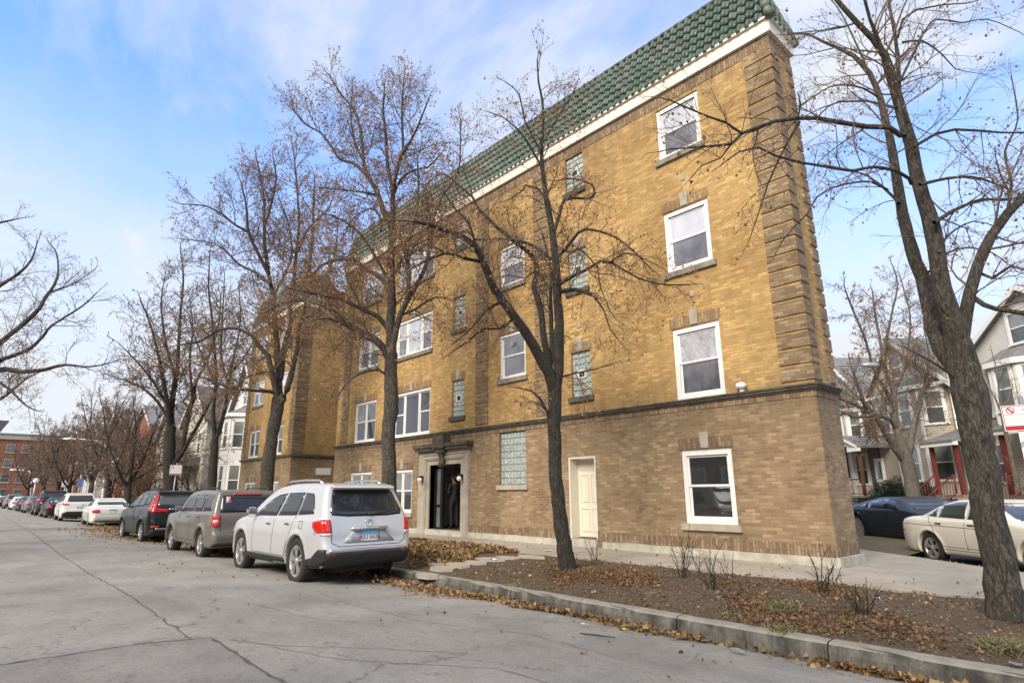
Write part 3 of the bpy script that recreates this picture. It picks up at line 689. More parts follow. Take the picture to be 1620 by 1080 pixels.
u = MB(); u.box(X2L - .08, X2R + .08, Y2 - .08, Y2 + .02, 3.43, 3.55); u.box(X2R - .02, X2R + .08, Y2 + .02, 26, 3.43, 3.55); u.build('belt_course', M['belt'], b2)
u = MB(); u.box(X2L - .08, X2R + .08, Y2 - .08, Y2 + .02, 11.66, 11.98); u.box(X2R - .02, X2R + .08, Y2 + .02, 13.6, 11.66, 11.98); u.build('fascia', M['fascia'], b2)
quoins(-31.6, X2R + .026, 3.64, 11.34, T2, par=b2); quoins(X2L, X2L + .6, 3.64, 11.34, T2, par=b2); quoins(Y2, Y2 + .6, 3.64, 11.34, lambda u_, v_, w: (X2R + v_, u_, w), par=b2) 
tile_roof(b2, 'tile_roof', X2L - .05, X2R, lambda u_, v_, w: (u_, Y2 - .1 - v_, w), ZT0, ZT1, LEAN, M['green'])
tile_roof(b2, 'end_tile_roof', Y2, 13.7, lambda u_, v_, w: (X2R + .1 + v_, u_, w), ZT0, ZT1, LEAN, M['green2'])
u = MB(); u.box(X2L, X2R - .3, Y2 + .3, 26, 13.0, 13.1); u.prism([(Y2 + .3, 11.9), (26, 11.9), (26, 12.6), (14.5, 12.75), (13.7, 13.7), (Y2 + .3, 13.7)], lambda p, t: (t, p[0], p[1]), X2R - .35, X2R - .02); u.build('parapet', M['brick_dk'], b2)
for (a, b_, z0_, z1_) in h2 + h2b:
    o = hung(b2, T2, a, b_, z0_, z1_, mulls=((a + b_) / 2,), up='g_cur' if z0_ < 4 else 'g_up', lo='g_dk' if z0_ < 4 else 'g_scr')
    if z0_ > 4 or z0_ < 1: sill(o, a, b_, z0_, T2)
    lintel(o, a, b_, z1_, T2, mt='soldier' if z0_ < 3 else 'soldier_y')
sg = thing('wall_sign', 'small white notice on the brown brick court wall of the second building', 'sign', (X2R + .02, 13.6, 2.2))
g = MB(); g.box(X2R + .012, X2R + .03, 13.85, 14.7, 2.50, 2.86); g.build('sign_panel', M['white'], sg)
# ================================================================ frame houses
M['sid_beige'] = siding('beige_clapboard', (.52, .47, .385), .14)
M['sid_tan'] = siding('tan_clapboard', (.46, .42, .35), .13)
M['sid_lt'] = siding('pale_clapboard', (.60, .57, .50), .12)
M['sid_wht'] = siding('white_clapboard', (.78, .78, .77), .12)
M['sid_brn'] = siding('grey_brown_clapboard', (.16, .14, .12), .1)
M['g_house'] = glass('house_window_glass', (.05, .065, .065), .10, .03)

def hwin(parent, T_, a, b, c, e, up='g_cur', lo='g_house'):
    m = MB(T_); m.box(a - .12, a, .0, .05, c - .04, e + .14); m.box(b, b + .12, .0, .05, c - .04, e + .14); m.box(a, b, .0, .05, e, e + .14); m.box(a - .15, b + .15, .0, .09, c - .12, c - .04); m.box(a, b, .0, .05, c - .04, c)
    m.box(a - .14, b + .14, .0, .08, e + .14, e + .19); mid = (c + e) / 2
    m.box(a, b, .012, .04, mid - .03, mid + .03); m.box(a, a + .05, .012, .035, c, mid - .03); m.box(b - .05, b, .012, .035, c, mid - .03); m.box(a, a + .05, .012, .035, mid + .03, e); m.box(b - .05, b, .012, .035, mid + .03, e)
    o = m.build('window', M['white'], parent)
    for p, q_, g in ((c, mid, lo), (mid, e, up)): x = MB(T_); x.box(a, b, .004, .012 if g == lo else .016, p, q_); x.build('pane', M[g], o)
def boxwall(parent, T_, u0, u1, v0, v1, z0, z1, m, name='wall'):
    w = MB(T_); w.box(u0, u1, v0, v1, z0, z1); return w.build(name, M[m], parent)
def gable(parent, T_, u0, u1, ze, zr, v0, v1, m, rm='roof', over=.35, ut=None):
    """gable wall facing the street plus its roof planes"""
    um = (u0 + u1) / 2 if ut is None else ut
    w = MB(T_); w.prism([(u0, ze), (u1, ze), (um, zr)], lambda p, t: (p[0], t, p[1]), v0, v1); w.build('gable_wall', M[m], parent)
    r = MB(T_); k = (zr - ze) / (um - u0); k2 = (zr - ze) / (u1 - um)
    r.prism([(u0 - over, ze - over * k), (um, zr), (um, zr + .16), (u0 - over, ze - over * k + .16)], lambda p, t: (p[0], t, p[1]), v0 - .0, v1 + over)
    r.prism([(u1 + over, ze - over * k2), (um, zr), (um, zr + .16), (u1 + over, ze - over * k2 + .16)], lambda p, t: (p[0], t, p[1]), v0 - .0, v1 + over)
    ro = r.build('roof', M[rm], parent); f = MB(T_)
    for s_, kk in ((u0 - over, k), (u1 + over, k2)):
        f.prism([(s_, ze - over * kk - .12), (um, zr - .10), (um, zr + .14), (s_, ze - over * kk + .14)], lambda p, t: (p[0], t, p[1]), v1 + over, v1 + over + .05)
    f.build('bargeboard', M['white'], ro)
def bay(parent, T_, u0, u1, d, z0, z1, m, wins, inset=.55, roofm='roof'):
    """canted bay with a small hipped roof; wins are (z0,z1)"""
    P_ = [(u0, 0), (u0 + inset, d), (u1 - inset, d), (u1, 0)]
    w = MB(T_); w.prism(P_, lambda p, t: (p[0], p[1], t), z0, z1); b_ = w.build('bay', M[m], parent)
    r = MB(T_); o = .2; Q = [(u0 - o, 0), (u0 + inset - o * .5, d + o), (u1 - inset + o * .5, d + o), (u1 + o, 0)]; n = 4
    um = (u0 + u1) / 2; r.add([(p[0], p[1], z1) for p in Q] + [(um - .5, 0, z1 + .65), (um + .5, 0, z1 + .65)], [(0, 1, 4), (1, 2, 5, 4), (2, 3, 5)]); r.build('bay_roof', M[roofm], b_)
    f = MB(T_)
    for a, c in zip(Q[:-1], Q[1:]): f.prism([(a[0], a[1]), (c[0], c[1]), (c[0], c[1] - .12), (a[0], a[1] - .12)], lambda p, t: (p[0], p[1], t), z1 - .22, z1 + .02)
    for p in P_[1:3]: f.box(p[0] - .07, p[0] + .07, p[1] - .07, p[1] + .02, z0, z1 - .22)
    f.build('bay_trim', M['white'], b_)
    for a, c in zip(P_[:-1], P_[1:]):
        a, c = np.array(a, float), np.array(c, float); L_ = np.linalg.norm(c - a); t = (c - a) / L_; nrm = np.array([-t[1], t[0]]); 
        if nrm[1] < 0: nrm = -nrm
        def TT(u, v, w_, a=a, t=t, nrm=nrm): q = a + t * u + nrm * v; return T_(q[0], q[1], w_)
        hw = min(.42, L_ * .30) if L_ > .9 else L_ * .27
        for (z_, zz) in wins: hwin(parent, TT, L_ / 2 - hw, L_ / 2 + hw, z_, zz)
def porch(parent, T_, u0, u1, d, zf, zr, m, post='white', gab=True, rail='brown_wood', stair=(0, 1), gz=.75, pw=.07):
    f = MB(T_); f.box(u0, u1, 0, d, zf - .12, zf); f.build('porch_floor', M['stone'], parent)
    r = MB(T_)
    if gab:
        um = (u0 + u1) / 2
        r.prism([(u0 - .2, zr), (um, zr + gz), (um, zr + gz + .1), (u0 - .2, zr + .1)], lambda p, t: (p[0], t, p[1]), 0, d + .2); r.prism([(u1 + .2, zr), (um, zr + gz), (um, zr + gz + .1), (u1 + .2, zr + .1)], lambda p, t: (p[0], t, p[1]), 0, d + .2)
    else: r.prism([(0, zr + .75), (d + .25, zr + .05), (d + .25, zr - .05), (0, zr - .05)], lambda p, t: (t, p[0], p[1]), u0 - .2, u1 + .2)
    po = r.build('porch_roof', M['roof'], parent)
    g = MB(T_)
    if gab:
        g.prism([(u0, zr), (u1, zr), ((u0 + u1) / 2, zr + gz - .03)], lambda p, t: (p[0], t, p[1]), d - .05, d + .04); g.build('porch_gable', M[m], po); g = MB(T_)
        for a in (u0 - .2, u1 + .2): g.prism([(a, zr - .02), ((u0 + u1) / 2, zr + gz), ((u0 + u1) / 2, zr + gz + .12), (a, zr + .12)], lambda p, t: (p[0], t, p[1]), d + .2, d + .24)
    g.box(u0 - .2, u1 + .2, d - .02, d + .22, zr - .2, zr); g.build('porch_beam', M['white'], po)
    for x_ in (u0 + .1, u1 - .1): p_ = MB(T_); p_.box(x_ - pw, x_ + pw, d - .1 - pw, d - .1 + pw, zf, zr - .2); p_.build('porch_post', M[post], parent)
    s0, s1 = stair; k = max(2, int((zf - .14) / .18)); st = MB(T_)
    for i in range(k): st.box(s0, s1, d + i * .27, d + (i + 1) * .27, .1, zf - (i + 1) * (zf - .14) / (k + 1))
    st.build('steps', M['stone' if rail != 'red_wood' else rail], parent); rl = MB(T_)
    def railrun(A, B, h=.92):
        A, B = np.array(A, float), np.array(B, float); L_ = np.linalg.norm((B - A)[:2]); n = max(2, int(L_ / .14))
        rl.tube([A + [0, 0, h], B + [0, 0, h]], .035, 4); rl.tube([A + [0, 0, .1], B + [0, 0, .1]], .025, 4)
        for i in range(n + 1): q_ = A + (B - A) * i / n; rl.tube([q_ + [0, 0, .05], q_ + [0, 0, h]], .055 if i in (0, n) else .016, 4)
    e = d + k * .27
    for x_ in (s0, s1): railrun((x_, d, zf), (x_, e, .15))
    railrun((u0, d, zf), (s0, d, zf)) if s0 - u0 > .4 else None; railrun((s1, d, zf), (u1, d, zf)) if u1 - s1 > .4 else None
    rl.build('railing', M[rail], parent)
def pipe(parent, T_, u, v, z0, z1): p_ = MB(T_); p_.tube([(u, v + .06, z0), (u, v + .06, z1)], .045, 6); p_.build('downpipe', M['white'], parent)

def TS(n0): return lambda u, v, w: sn(u, n0 - v, w)
T_ = TS(24.0)
# middle house
p = sn(-31, 24); h = thing('frame_house', 'beige gabled frame house with a two storey bay, behind the grey forked tree', 'house', (p[0], p[1], 0), group='frame houses across the side street')
boxwall(h, T_, -34.9, -28.55, -11, 0, .1, 7.0, 'sid_beige'); gable(h, T_, -35.1, -28.5, 6.9, 10.0, -11, 0, 'sid_lt', ut=-32.3)
bay(h, T_, -33.0, -28.9, .9, .4, 6.95, 'sid_beige', [(2.05, 3.75), (4.9, 6.5)], 1.0)
hwin(h, T_, -34.4, -33.55, 4.85, 6.4); hwin(h, T_, -32.8, -31.9, 7.8, 9.0); pipe(h, T_, -28.62, .02, .3, 6.9); pipe(h, T_, -33.15, .02, .3, 6.9)
m = MB(T_); m.box(-35.6, -28.2, .25, .4, 6.82, 6.98); m.build('gutter', M['white'], h)
# left house, vinyl sided with a pedimented porch
p = sn(-37.5, 24); h = thing('frame_house', 'pale frame house with a pedimented porch, left and next to the brick corner', 'house', (p[0], p[1], 0), group='frame houses across the side street')
boxwall(h, T_, -43.0, -35.15, -11, -.3, .1, 6.9, 'sid_lt'); gable(h, T_, -43.0, -35.2, 6.7, 10.4, -11, -.3, 'sid_lt', ut=-39.2)
bay(h, T_, -39.6, -35.9, .6, .4, 6.6, 'sid_lt', [(1.95, 3.6), (4.75, 6.3)], .9)
boxwall(h, T_, -35.9, -34.92, -8, .05, .3, 7.0, 'sid_brn', 'side_wing'); pipe(h, T_, -37.9, .62, .3, 6.5)
T2_ = TS(24.0); porch(h, T2_, -37.3, -34.0, 1.9, 1.25, 3.95, 'sid_lt', 'brown_wood', True, 'red_wood', (-36.9, -35.6), .75)
m = MB(T_); m.box(-35.4, -34.55, .06, .12, 1.25, 3.4); m.box(-35.3, -34.65, .12, .14, 1.35, 3.3); dr_ = m.build('door', M['white'], h); g = MB(T_); g.box(-35.2, -34.75, .14, .15, 2.2, 3.2); g.build('pane', M['g_house'], dr_)
# right house with white gable and two red-posted porches
p = sn(-24, 24); h = thing('frame_house', 'beige frame house with white gable and red porch posts, right of the leaning trunk', 'house', (p[0], p[1], 0), group='frame houses across the side street')
boxwall(h, T_, -27.9, -19.5, -11, 0, .1, 7.4, 'sid_tan'); gable(h, T_, -27.9, -19.4, 7.3, 10.2, -11, 0, 'sid_wht')
bay(h, T_, -26.2, -23.4, .7, .4, 7.1, 'sid_tan', [(4.95, 6.75)], .75); hwin(h, T_, -27.2, -26.45, 4.9, 6.5); hwin(h, T_, -24.7, -23.7, 7.9, 9.2); hwin(h, T_, -22.4, -21.4, 4.9, 6.7)
porch(h, T_, -24.25, -20.6, 2.0, 1.3, 3.95, 'sid_tan', 'red_wood', False, 'red_wood', (-23.8, -22.6), pw=.1); hwin(h, T_, -26.9, -26.2, 1.9, 3.5)
m = MB(T_); m.box(-24.3, -23.3, .72, .78, 1.3, 3.5); m.build('door', M['white'], h)
# small red porch of the middle house
h2_ = thing('porch', 'small hipped porch with red posts and red stairs between the two beige houses', 'porch', sn(-27.6, 23.9))
porch(h2_, T_, -28.5, -26.8, 1.9, 1.3, 3.75, 'sid_beige', 'red_wood', False, 'red_wood', (-28.4, -27.2), pw=.08)
# iron fence, evergreen shrubs, bin
fe = thing('iron_fence', 'low black iron fence along the front yards across the side street', 'fence', sn(-30, 21.9)); m = MB(); 
for k in range(150): q_ = -45 + k * .16; m.tube([sn(q_, 22, .14), sn(q_, 22, 1.0)], .011, 4)
m.build('pickets', M['black'], fe); m = MB()
for z_ in (.25, .92): m.tube([sn(-45, 22, z_), sn(-21, 22, z_)], .016, 4)
m.build('rails', M['black'], fe)
for i, (s_, n_, r_, hh, lb) in enumerate([(-33.9, 22.8, 1.15, 2.1, 'large dark evergreen shrub behind the blue coupe'), (-31.2, 22.9, .75, 1.75, 'smaller evergreen shrub right of the grey forked tree')]):
    p = on_n((1412, 1464)[i], 780, n_)[:2]; g = np.random.default_rng(40 + i); o = thing('evergreen_shrub', lb, 'shrub', (p[0], p[1], .1), group='evergreen shrubs before the frame houses')
    dirs = g.normal(0, 1, (9000, 3)); dirs /= np.linalg.norm(dirs, axis=1)[:, None]; rad = g.random(9000) ** .35 * (1 + .22 * np.sin(dirs[:, 0] * 5 + i) * np.cos(dirs[:, 2] * 6 + dirs[:, 1] * 4)); C_ = np.array([p[0], p[1], hh * .52]) + dirs * rad[:, None] * np.array([r_, r_, hh * .5])
    C_ = C_[C_[:, 2] > .1]; GREENS = True
    a = g.normal(0, 1, C_.shape); a[:, 2] = np.abs(a[:, 2]) * .8 + .2; a /= np.linalg.norm(a, axis=1)[:, None]; b_ = np.cross(a, g.normal(0, 1, C_.shape)); b_ /= np.linalg.norm(b_, axis=1)[:, None]
    V = np.stack([C_ - b_ * .02, C_ + b_ * .02, C_ + a * .13], 1).reshape(-1, 3); F = np.arange(len(V)).reshape(-1, 3)
    if 'ever' not in M: q = NT('evergreen_needle'); gg = q.n('ShaderNodeNewGeometry'); q.col(q.ramp(gg.outputs['Random Per Island'], [(0, (.008, .018, .010)), (.6, (.018, .036, .018)), (1, (.035, .06, .03))])); q.set(Roughness=.6); M['ever'] = q.mat
    np_mesh('foliage', V, F, M['ever'], o); m = MB(); m.tube([(p[0], p[1], .05), (p[0], p[1], hh * .7)], [.07, .03], 6); m.build('trunk', M['bark_e'] if 'bark_e' in M else M['brown_wood'], o)
# street lamp and post by the corner of the brick building
a0 = on_d(1300, 579, 27.0); a1 = on_d(1366, 577, 27.0); a2 = on_d(1391, 577.5, 27.0)
o = thing('street_lamp', 'cobra head street lamp reaching out past the brick corner across the side street', 'street lamp', (a0[0], a0[1], .1))
m = MB(); m.tube([(a0[0], a0[1], .1), (a0[0], a0[1], a0[2] - .8)], [.12, .08], 10); m.tube([(a0[0], a0[1], a0[2] - .8), a0 * .6 + np.array([a0[0], a0[1], a0[2]]) * .0 + a0 * .4 + [0, 0, -.1], a0 * .7 + a1 * .3, a1], [.06, .05, .045, .04], 8); m.build('pole', M['metal'], o)
m = MB(); dd = (a2 - a1); m.tube([a1 - dd * .1, a1 + dd * .25, a1 + dd * .7, a2], [.05, .12, .13, .05], 8); m.build('lamp_head', M['metal'], o)
p = on_d(1332, 700, 19.5); q_ = on_d(1346, 800, 19.5); o = thing('sign_post', 'dark narrow post standing just right of the brick corner', 'post', (q_[0], q_[1], .1)); m = MB(); m.box(q_[0] - .05, q_[0] + .05, q_[1] - .03, q_[1] + .03, .1, 2.75); m.build('post', M['black'], o)
m = MB(); m.box(q_[0] - .17, q_[0] + .1, q_[1] + .03, q_[1] + .05, 1.9, 2.9); m.build('sign_plate', M['black'], o)

# ---------------------------------------------------------------- houses down the main street
TY = lambda Y0: (lambda u, v, w: (u, Y0 - v, w))
def TX(X0): return lambda u, v, w: (X0 + v, u, w)          # faces looking back up the street
def street_house(name, label, X0, X1, Yf, H, ridge, m, wins_f, wins_s, roofm='roof', depth=12):
    h = thing(name, label, 'house', (X0, Yf, 0), group='houses down the street'); t = TY(Yf)
    boxwall(h, t, X0, X1, -depth, 0, .1, H, m); gable(h, t, X0, X1, H, ridge, -depth, 0, m, roofm)
    for w in wins_f: hwin(h, t, *w)
    ts = TX(X1)
    for w in wins_s: hwin(h, ts, *w)
    return h
hA = street_house('frame_house', 'white frame house with steep gables and grey roof, next to the second brick building', -48.5, -43.0, 14.6, 7.6, 11.2, 'sid_wht', [(-47.6, -46.8, 1.6, 3.4), (-45.6, -44.8, 1.6, 3.4), (-47.6, -46.8, 4.9, 6.4), (-45.6, -44.8, 4.9, 6.4), (-46.2, -45.4, 8, 9.2)], [(15.2, 16.0, 1.6, 3.4), (15.2, 15.9, 4.9, 6.4)])
bay(hA, TY(14.6), -47.8, -44.6, 1.0, .4, 7.2, 'sid_wht', [(1.5, 3.5), (4.8, 6.6)], .8)
hB = street_house('frame_house', 'pale house with a blank clapboard side wall and a dark roofed porch', -58.5, -51.4, 13.7, 7.4, 10.4, 'sid_lt', [(-57.3, -56.5, 4.8, 6.4), (-53.6, -52.8, 4.8, 6.4), (-57.0, -56.2, 1.7, 3.5)], [], 'roofb')
porch(hB, TY(13.7), -58.3, -52.5, 1.3, 1.1, 3.75, 'sid_lt', 'white', False, 'black', (-54.6, -53.4))
hC = street_house('frame_house', 'grey-green frame house with white corner boards behind the thick forked tree', -67.0, -60.5, 13.6, 6.8, 9.8, 'sid_tan', [(-66, -65.2, 1.6, 3.2), (-63, -62.2, 1.6, 3.2), (-66, -65.2, 4.5, 6), (-63, -62.2, 4.5, 6)], [(14.2, 15, 1.6, 3.2), (14.2, 15, 4.5, 6), (16.5, 17.3, 4.5, 6)])
for i, (x0, x1, y, hh, m_, lb) in enumerate([(-78, -70, 13.4, 8.6, 'red_brick', 'red brick house in the middle distance behind bare trees'), (-92, -82, 13.0, 9.5, 'red_brick', 'long dark red brick house farther down the street'), (-108, -97, 13.0, 8.6, 'sid_wht', 'white house near the far end of the street'), (-128, -114, 12.8, 9.5, 'red_brick', 'last red brick house before the apartment block')]):
    street_house('street_house', lb, x0, x1, y, hh, hh + 2.2, m_, [(x0 + 1.2 + 2.4 * k, x0 + 2.1 + 2.4 * k, z_, z_ + 1.6) for k in range(int((x1 - x0 - 1) / 2.4)) for z_ in (1.6, 4.9)], [(y + .8 + 2.6 * k, y + 1.7 + 2.6 * k, z_, z_ + 1.6) for k in range(3) for z_ in (1.6, 4.9)])
# brick block closing the street
bb = thing('apartment_block', 'four storey red brick block closing the far end of the street', 'building', (-172, 12, 0))
t = TX(-172.0)
w = MB(); w.box(-186, -172, -14, 26, 0, 13.6); w.build('wall', M['red_brick'], bb)
w = MB(); w.box(-186.3, -171.7, -14.3, 26.3, 13.6, 14.3); w.build('cornice', M['limestone'], bb); w = MB(); w.box(-185, -173, -13, 25, 14.3, 15.0); w.build('roof', M['green2'], bb)
w = MB(); w.prism([(-14, 14.2), (3.5, 14.2), (5.8, 19), (-14, 19)], lambda p, tt: (tt, p[0], p[1]), -190, -186.5); w.build('rear_roof', M['roofb'], bb)
for r_ in range(4):
    y = -12.5
    for k in range(15):
        wd = 1.5 if k % 3 else .8
        m = MB(t); m.box(y, y + wd, .0, .06, 1.2 + r_ * 3.2, 3.0 + r_ * 3.2); m.box(y - .15, y + wd + .15, .0, .12, 1.0 + r_ * 3.2, 1.2 + r_ * 3.2); o = m.build('window', M['limestone'], bb)
        g = MB(t); g.box(y + .1, y + wd - .1, .05, .075, 1.3 + r_ * 3.2, 2.05 + r_ * 3.2); g.box(y + .1, y + wd - .1, .05, .085, 2.13 + r_ * 3.2, 2.9 + r_ * 3.2); g.build('pane', M['g_house'], o); y += 2.6
# row on the opposite side of the street, behind the viewpoint: it is what the windows mirror
for i, (x0, x1, hh, m_, lb) in enumerate([(-34, -20, 9.5, 'red_brick', 'red brick two flat on the opposite side of the street'), (-17, -6, 8.0, 'sid_tan', 'tan frame house on the opposite side of the street'), (-3, 9, 10.5, 'brick_b', 'tan brick three flat on the opposite side of the street'), (-52, -38, 10, 'brick_b', 'long tan brick block on the opposite side of the street')]):
    h = thing('opposite_house', lb, 'house', (x0, -17, 0), group='houses on the opposite side'); w = MB(); w.box(x0, x1, -28, -17, 0, hh); w.build('wall', M[m_], h)
    t = lambda u, v, w_: (u, -17 + v, w_)
    for k in range(int((x1 - x0 - 1) / 2.6)):
        for z_ in (1.5, 4.6, 7.4):
            if z_ + 1.7 < hh: hwin(h, t, x0 + 1 + 2.6 * k, x0 + 2.1 + 2.6 * k, z_, z_ + 1.6)
    w = MB(); w.box(x0 - .3, x1 + .3, -28, -16.7, hh, hh + .5); w.build('cornice', M['limestone'], h)
# ================================================================ vehicles: bodies are solids meshed from a distance field
def polysd(px, pz, poly):
    P_ = np.array(poly, float); d = np.full(px.shape, 1e9); ins = np.zeros(px.shape, bool)
    for i in range(len(P_)):
        a, b = P_[i], P_[(i + 1) % len(P_)]; e = b - a; wx, wz = px - a[0], pz - a[1]
        t = np.clip((wx * e[0] + wz * e[1]) / (e @ e + 1e-12), 0, 1); d = np.minimum(d, (wx - e[0] * t) ** 2 + (wz - e[1] * t) ** 2)
        c = (a[1] <= pz) != (b[1] <= pz)
        with np.errstate(divide='ignore', invalid='ignore'):
            xi = a[0] + (pz - a[1]) * e[0] / (e[1] if e[1] else 1e-12)
        ins ^= c & (px < xi)
    return np.where(ins, -1, 1) * np.sqrt(d)
def smax(a, b, k): h = np.clip(.5 + .5 * (a - b) / k, 0, 1); return a * h + b * (1 - h) + k * h * (1 - h)
def round_poly(poly, it=2):
    """corner-cutting, gives the outline car-like curves"""
    P_ = [np.array(p, float) for p in poly]
    for _ in range(it):
        Q = []
        for i in range(len(P_)):
            a, b = P_[i], P_[(i + 1) % len(P_)]; L = np.linalg.norm(b - a); t = min(.25, .12 / (L + 1e-9) * 1.0) if L > .48 else .25
            Q += [a + (b - a) * t, b - (b - a) * t]
        P_ = Q
    return [tuple(p) for p in P_]

class CarShape:
    def __init__(s, spec):
        s.q = spec; s.poly = round_poly(spec['profile']); s.L, s.W = spec['L'], spec['W']
        s.gx0, s.gz0, s.gh = -1.6, -.6, .015; nx, nz = int((s.L + 3.4) / s.gh), int(3.4 / s.gh)
        A, B = np.meshgrid(s.gx0 + s.gh * np.arange(nx), s.gz0 + s.gh * np.arange(nz), indexing='ij'); s.grid = polysd(A, B, s.poly)
    def prof(s, x, z):
        u = np.clip((x - s.gx0) / s.gh, 0, s.grid.shape[0] - 1.001); v = np.clip((z - s.gz0) / s.gh, 0, s.grid.shape[1] - 1.001); i, j = u.astype(int), v.astype(int); a, b = u - i, v - j; G = s.grid
        return (G[i, j] * (1 - a) + G[i + 1, j] * a) * (1 - b) + (G[i, j + 1] * (1 - a) + G[i + 1, j + 1] * a) * b
    def half(s, x, z):
        q = s.q; L, W = s.L, s.W / 2
        w = W - q.get('tuck', .05) * np.clip((.62 - z) / .40, 0, 1) ** 1.5 - q.get('sh', .035) * np.clip((z - .70) / (q['belt'] - .70), 0, 1) ** 2
        rz = q['H']; t = np.clip((z - q['belt']) / (rz - q['belt']), 0, 1); w = w - q['tumble'] * t - q.get('step', .02) * np.clip((z - q['belt']) / .04, 0, 1)
        fr = np.clip((x - (L - q.get('nose', .95))) / q.get('nose', .95), 0, 1); rr = np.clip((q.get('tail', .5) - x) / q.get('tail', .5), 0, 1)
        w = w - q.get('nosein', .26) * fr ** 2.4 - q.get('tailin', .13) * rr ** 2.2
        for ax in q['axles']:
            r = np.hypot(x - ax, z - q['rw']); w = w + q.get('flare', .022) * np.exp(-((r - (q['rw'] + .085)) / .035) ** 2) * (z < q['belt'] - .1)
        return w
    def sd(s, x, y, z):
        a = np.abs(y); d = smax(s.prof(x, z), (a - s.half(x, z)) * .93, s.q.get('round', .09))
        if 'crown' in s.q: pass
        for ax in s.q['axles']:
            r = np.hypot(x - ax, z - s.q['rw']); well = np.maximum(r - (s.q['rw'] + .055), .50 - a); d = np.maximum(d, -well)
        return d
    def mesh(s, h):
        lo = np.array([-.15, -s.W / 2 - .12, .05]); hi = np.array([s.L + .15, s.W / 2 + .12, s.q['H'] + .15])
        n = np.ceil((hi - lo) / h).astype(int) + 1; ax = [lo[i] + h * np.arange(n[i]) for i in range(3)]
        X, Y, Z = np.meshgrid(*ax, indexing='ij'); Fv = s.sd(X, Y, Z); In = Fv < 0
        c = [(i, j, k) for i in (0, 1) for j in (0, 1) for k in (0, 1)]
        sl = lambda A, o: A[o[0]:A.shape[0] - 1 + o[0], o[1]:A.shape[1] - 1 + o[1], o[2]:A.shape[2] - 1 + o[2]]
        cnt = sum(sl(In, o).astype(int) for o in c); act = (cnt > 0) & (cnt < 8); idx = -np.ones(act.shape, int); idx[act] = np.arange(act.sum())
        acc = np.zeros((act.sum(), 3)); num = np.zeros(act.sum())
        for a in c:
            for b in c:
                if sum(b) - sum(a) == 1 and all(b[i] >= a[i] for i in range(3)):
                    fa, fb = sl(Fv, a)[act], sl(Fv, b)[act]; m = (fa < 0) != (fb < 0); t = np.where(m, fa / (fa - fb + 1e-12), 0)
                    acc += np.where(m[:, None], np.array(a) + (np.array(b) - np.array(a)) * t[:, None], 0); num += m
        V = lo + h * (np.argwhere(act) + acc / num[:, None])
        for _ in range(3):
            e = 1e-3; x, y, z = V.T; f = s.sd(x, y, z); g = np.stack([(s.sd(x + e, y, z) - f) / e, (s.sd(x, y + e, z) - f) / e, (s.sd(x, y, z + e) - f) / e], 1)
            st = f[:, None] * g / (np.sum(g * g, 1)[:, None] + 1e-6); V = V - np.clip(st, -h * .4, h * .4)
        Fc = []
        for a in range(3):
            o = [0, 0, 0]; o[a] = 1; A = In[tuple(slice(0, In.shape[i] - o[i]) for i in range(3))]; B = In[tuple(slice(o[i], None) for i in range(3))]
            e = np.argwhere(A != B); b1, b2 = (a + 1) % 3, (a + 2) % 3; ok = (e[:, b1] > 0) & (e[:, b2] > 0) & (e[:, b1] < In.shape[b1] - 1) & (e[:, b2] < In.shape[b2] - 1); e = e[ok]
            fl = A[tuple(e.T)]
            q = []
            for d1, d2 in ((1, 1), (0, 1), (0, 0), (1, 0)):
                k = e.copy(); k[:, b1] -= d1; k[:, b2] -= d2; q.append(idx[tuple(k.T)])
            q = np.stack(q, 1); q[~fl] = q[~fl][:, ::-1]; Fc.append(q)
        return V, np.concatenate(Fc)
    def cast(s, P_, D, steps=70):
        P_ = P_.copy()
        for _ in range(steps): P_ += D * (s.sd(*P_.T) * .75)[:, None]
        return P_
    def patch(s, outline, axis, mats, name, parent, off=.004, cell=.09, side=1, holes=None):
        """a panel cut to an outline and laid on the body; axis 'y' (x,z outline), 'r' rear or 'f' front (y,z outline), 't' from above"""
        bm = bmesh.new(); vs = [bm.verts.new((p[0], p[1], 0)) for p in outline]; bm.faces.new(vs)
        xs = [p[0] for p in outline]; ys = [p[1] for p in outline]
        for k, (a, b) in enumerate(((min(xs), max(xs)), (min(ys), max(ys)))):
            n = max(1, int((b - a) / cell))
            for i in range(1, n):
                co_ = a + (b - a) * i / n; pl = (co_, 0, 0) if k == 0 else (0, co_, 0); no = (1, 0, 0) if k == 0 else (0, 1, 0)
                bmesh.ops.bisect_plane(bm, geom=bm.verts[:] + bm.edges[:] + bm.faces[:], plane_co=pl, plane_no=no)
        bmesh.ops.triangulate(bm, faces=bm.faces[:]); bm.verts.ensure_lookup_table()
        A = np.array([(v.co.x, v.co.y) for v in bm.verts]); n = len(A); be = [e for e in bm.edges if e.is_boundary]
        fs = [tuple(v.index for v in f.verts) for f in bm.faces]; ed = [(e.verts[0].index, e.verts[1].index) for e in be]; bm.free()
        if axis == 'y': P_ = np.stack([A[:, 0], np.full(n, side * 1.4), A[:, 1]], 1); D = np.array([0, -side, 0.])
        elif axis == 'r': P_ = np.stack([np.full(n, -.6), A[:, 0], A[:, 1]], 1); D = np.array([1., 0, 0])
        elif axis == 'f': P_ = np.stack([np.full(n, s.L + .6), A[:, 0], A[:, 1]], 1); D = np.array([-1., 0, 0])
        else: P_ = np.stack([A[:, 0], A[:, 1], np.full(n, 2.4)], 1); D = np.array([0, 0, -1.])
        Q = s.cast(P_, D); e = 2e-3; f0 = s.sd(*Q.T)
        G = np.stack([(s.sd(Q[:, 0] + (e if i == 0 else 0), Q[:, 1] + (e if i == 1 else 0), Q[:, 2] + (e if i == 2 else 0)) - f0) / e for i in range(3)], 1); G /= np.linalg.norm(G, axis=1)[:, None] + 1e-9
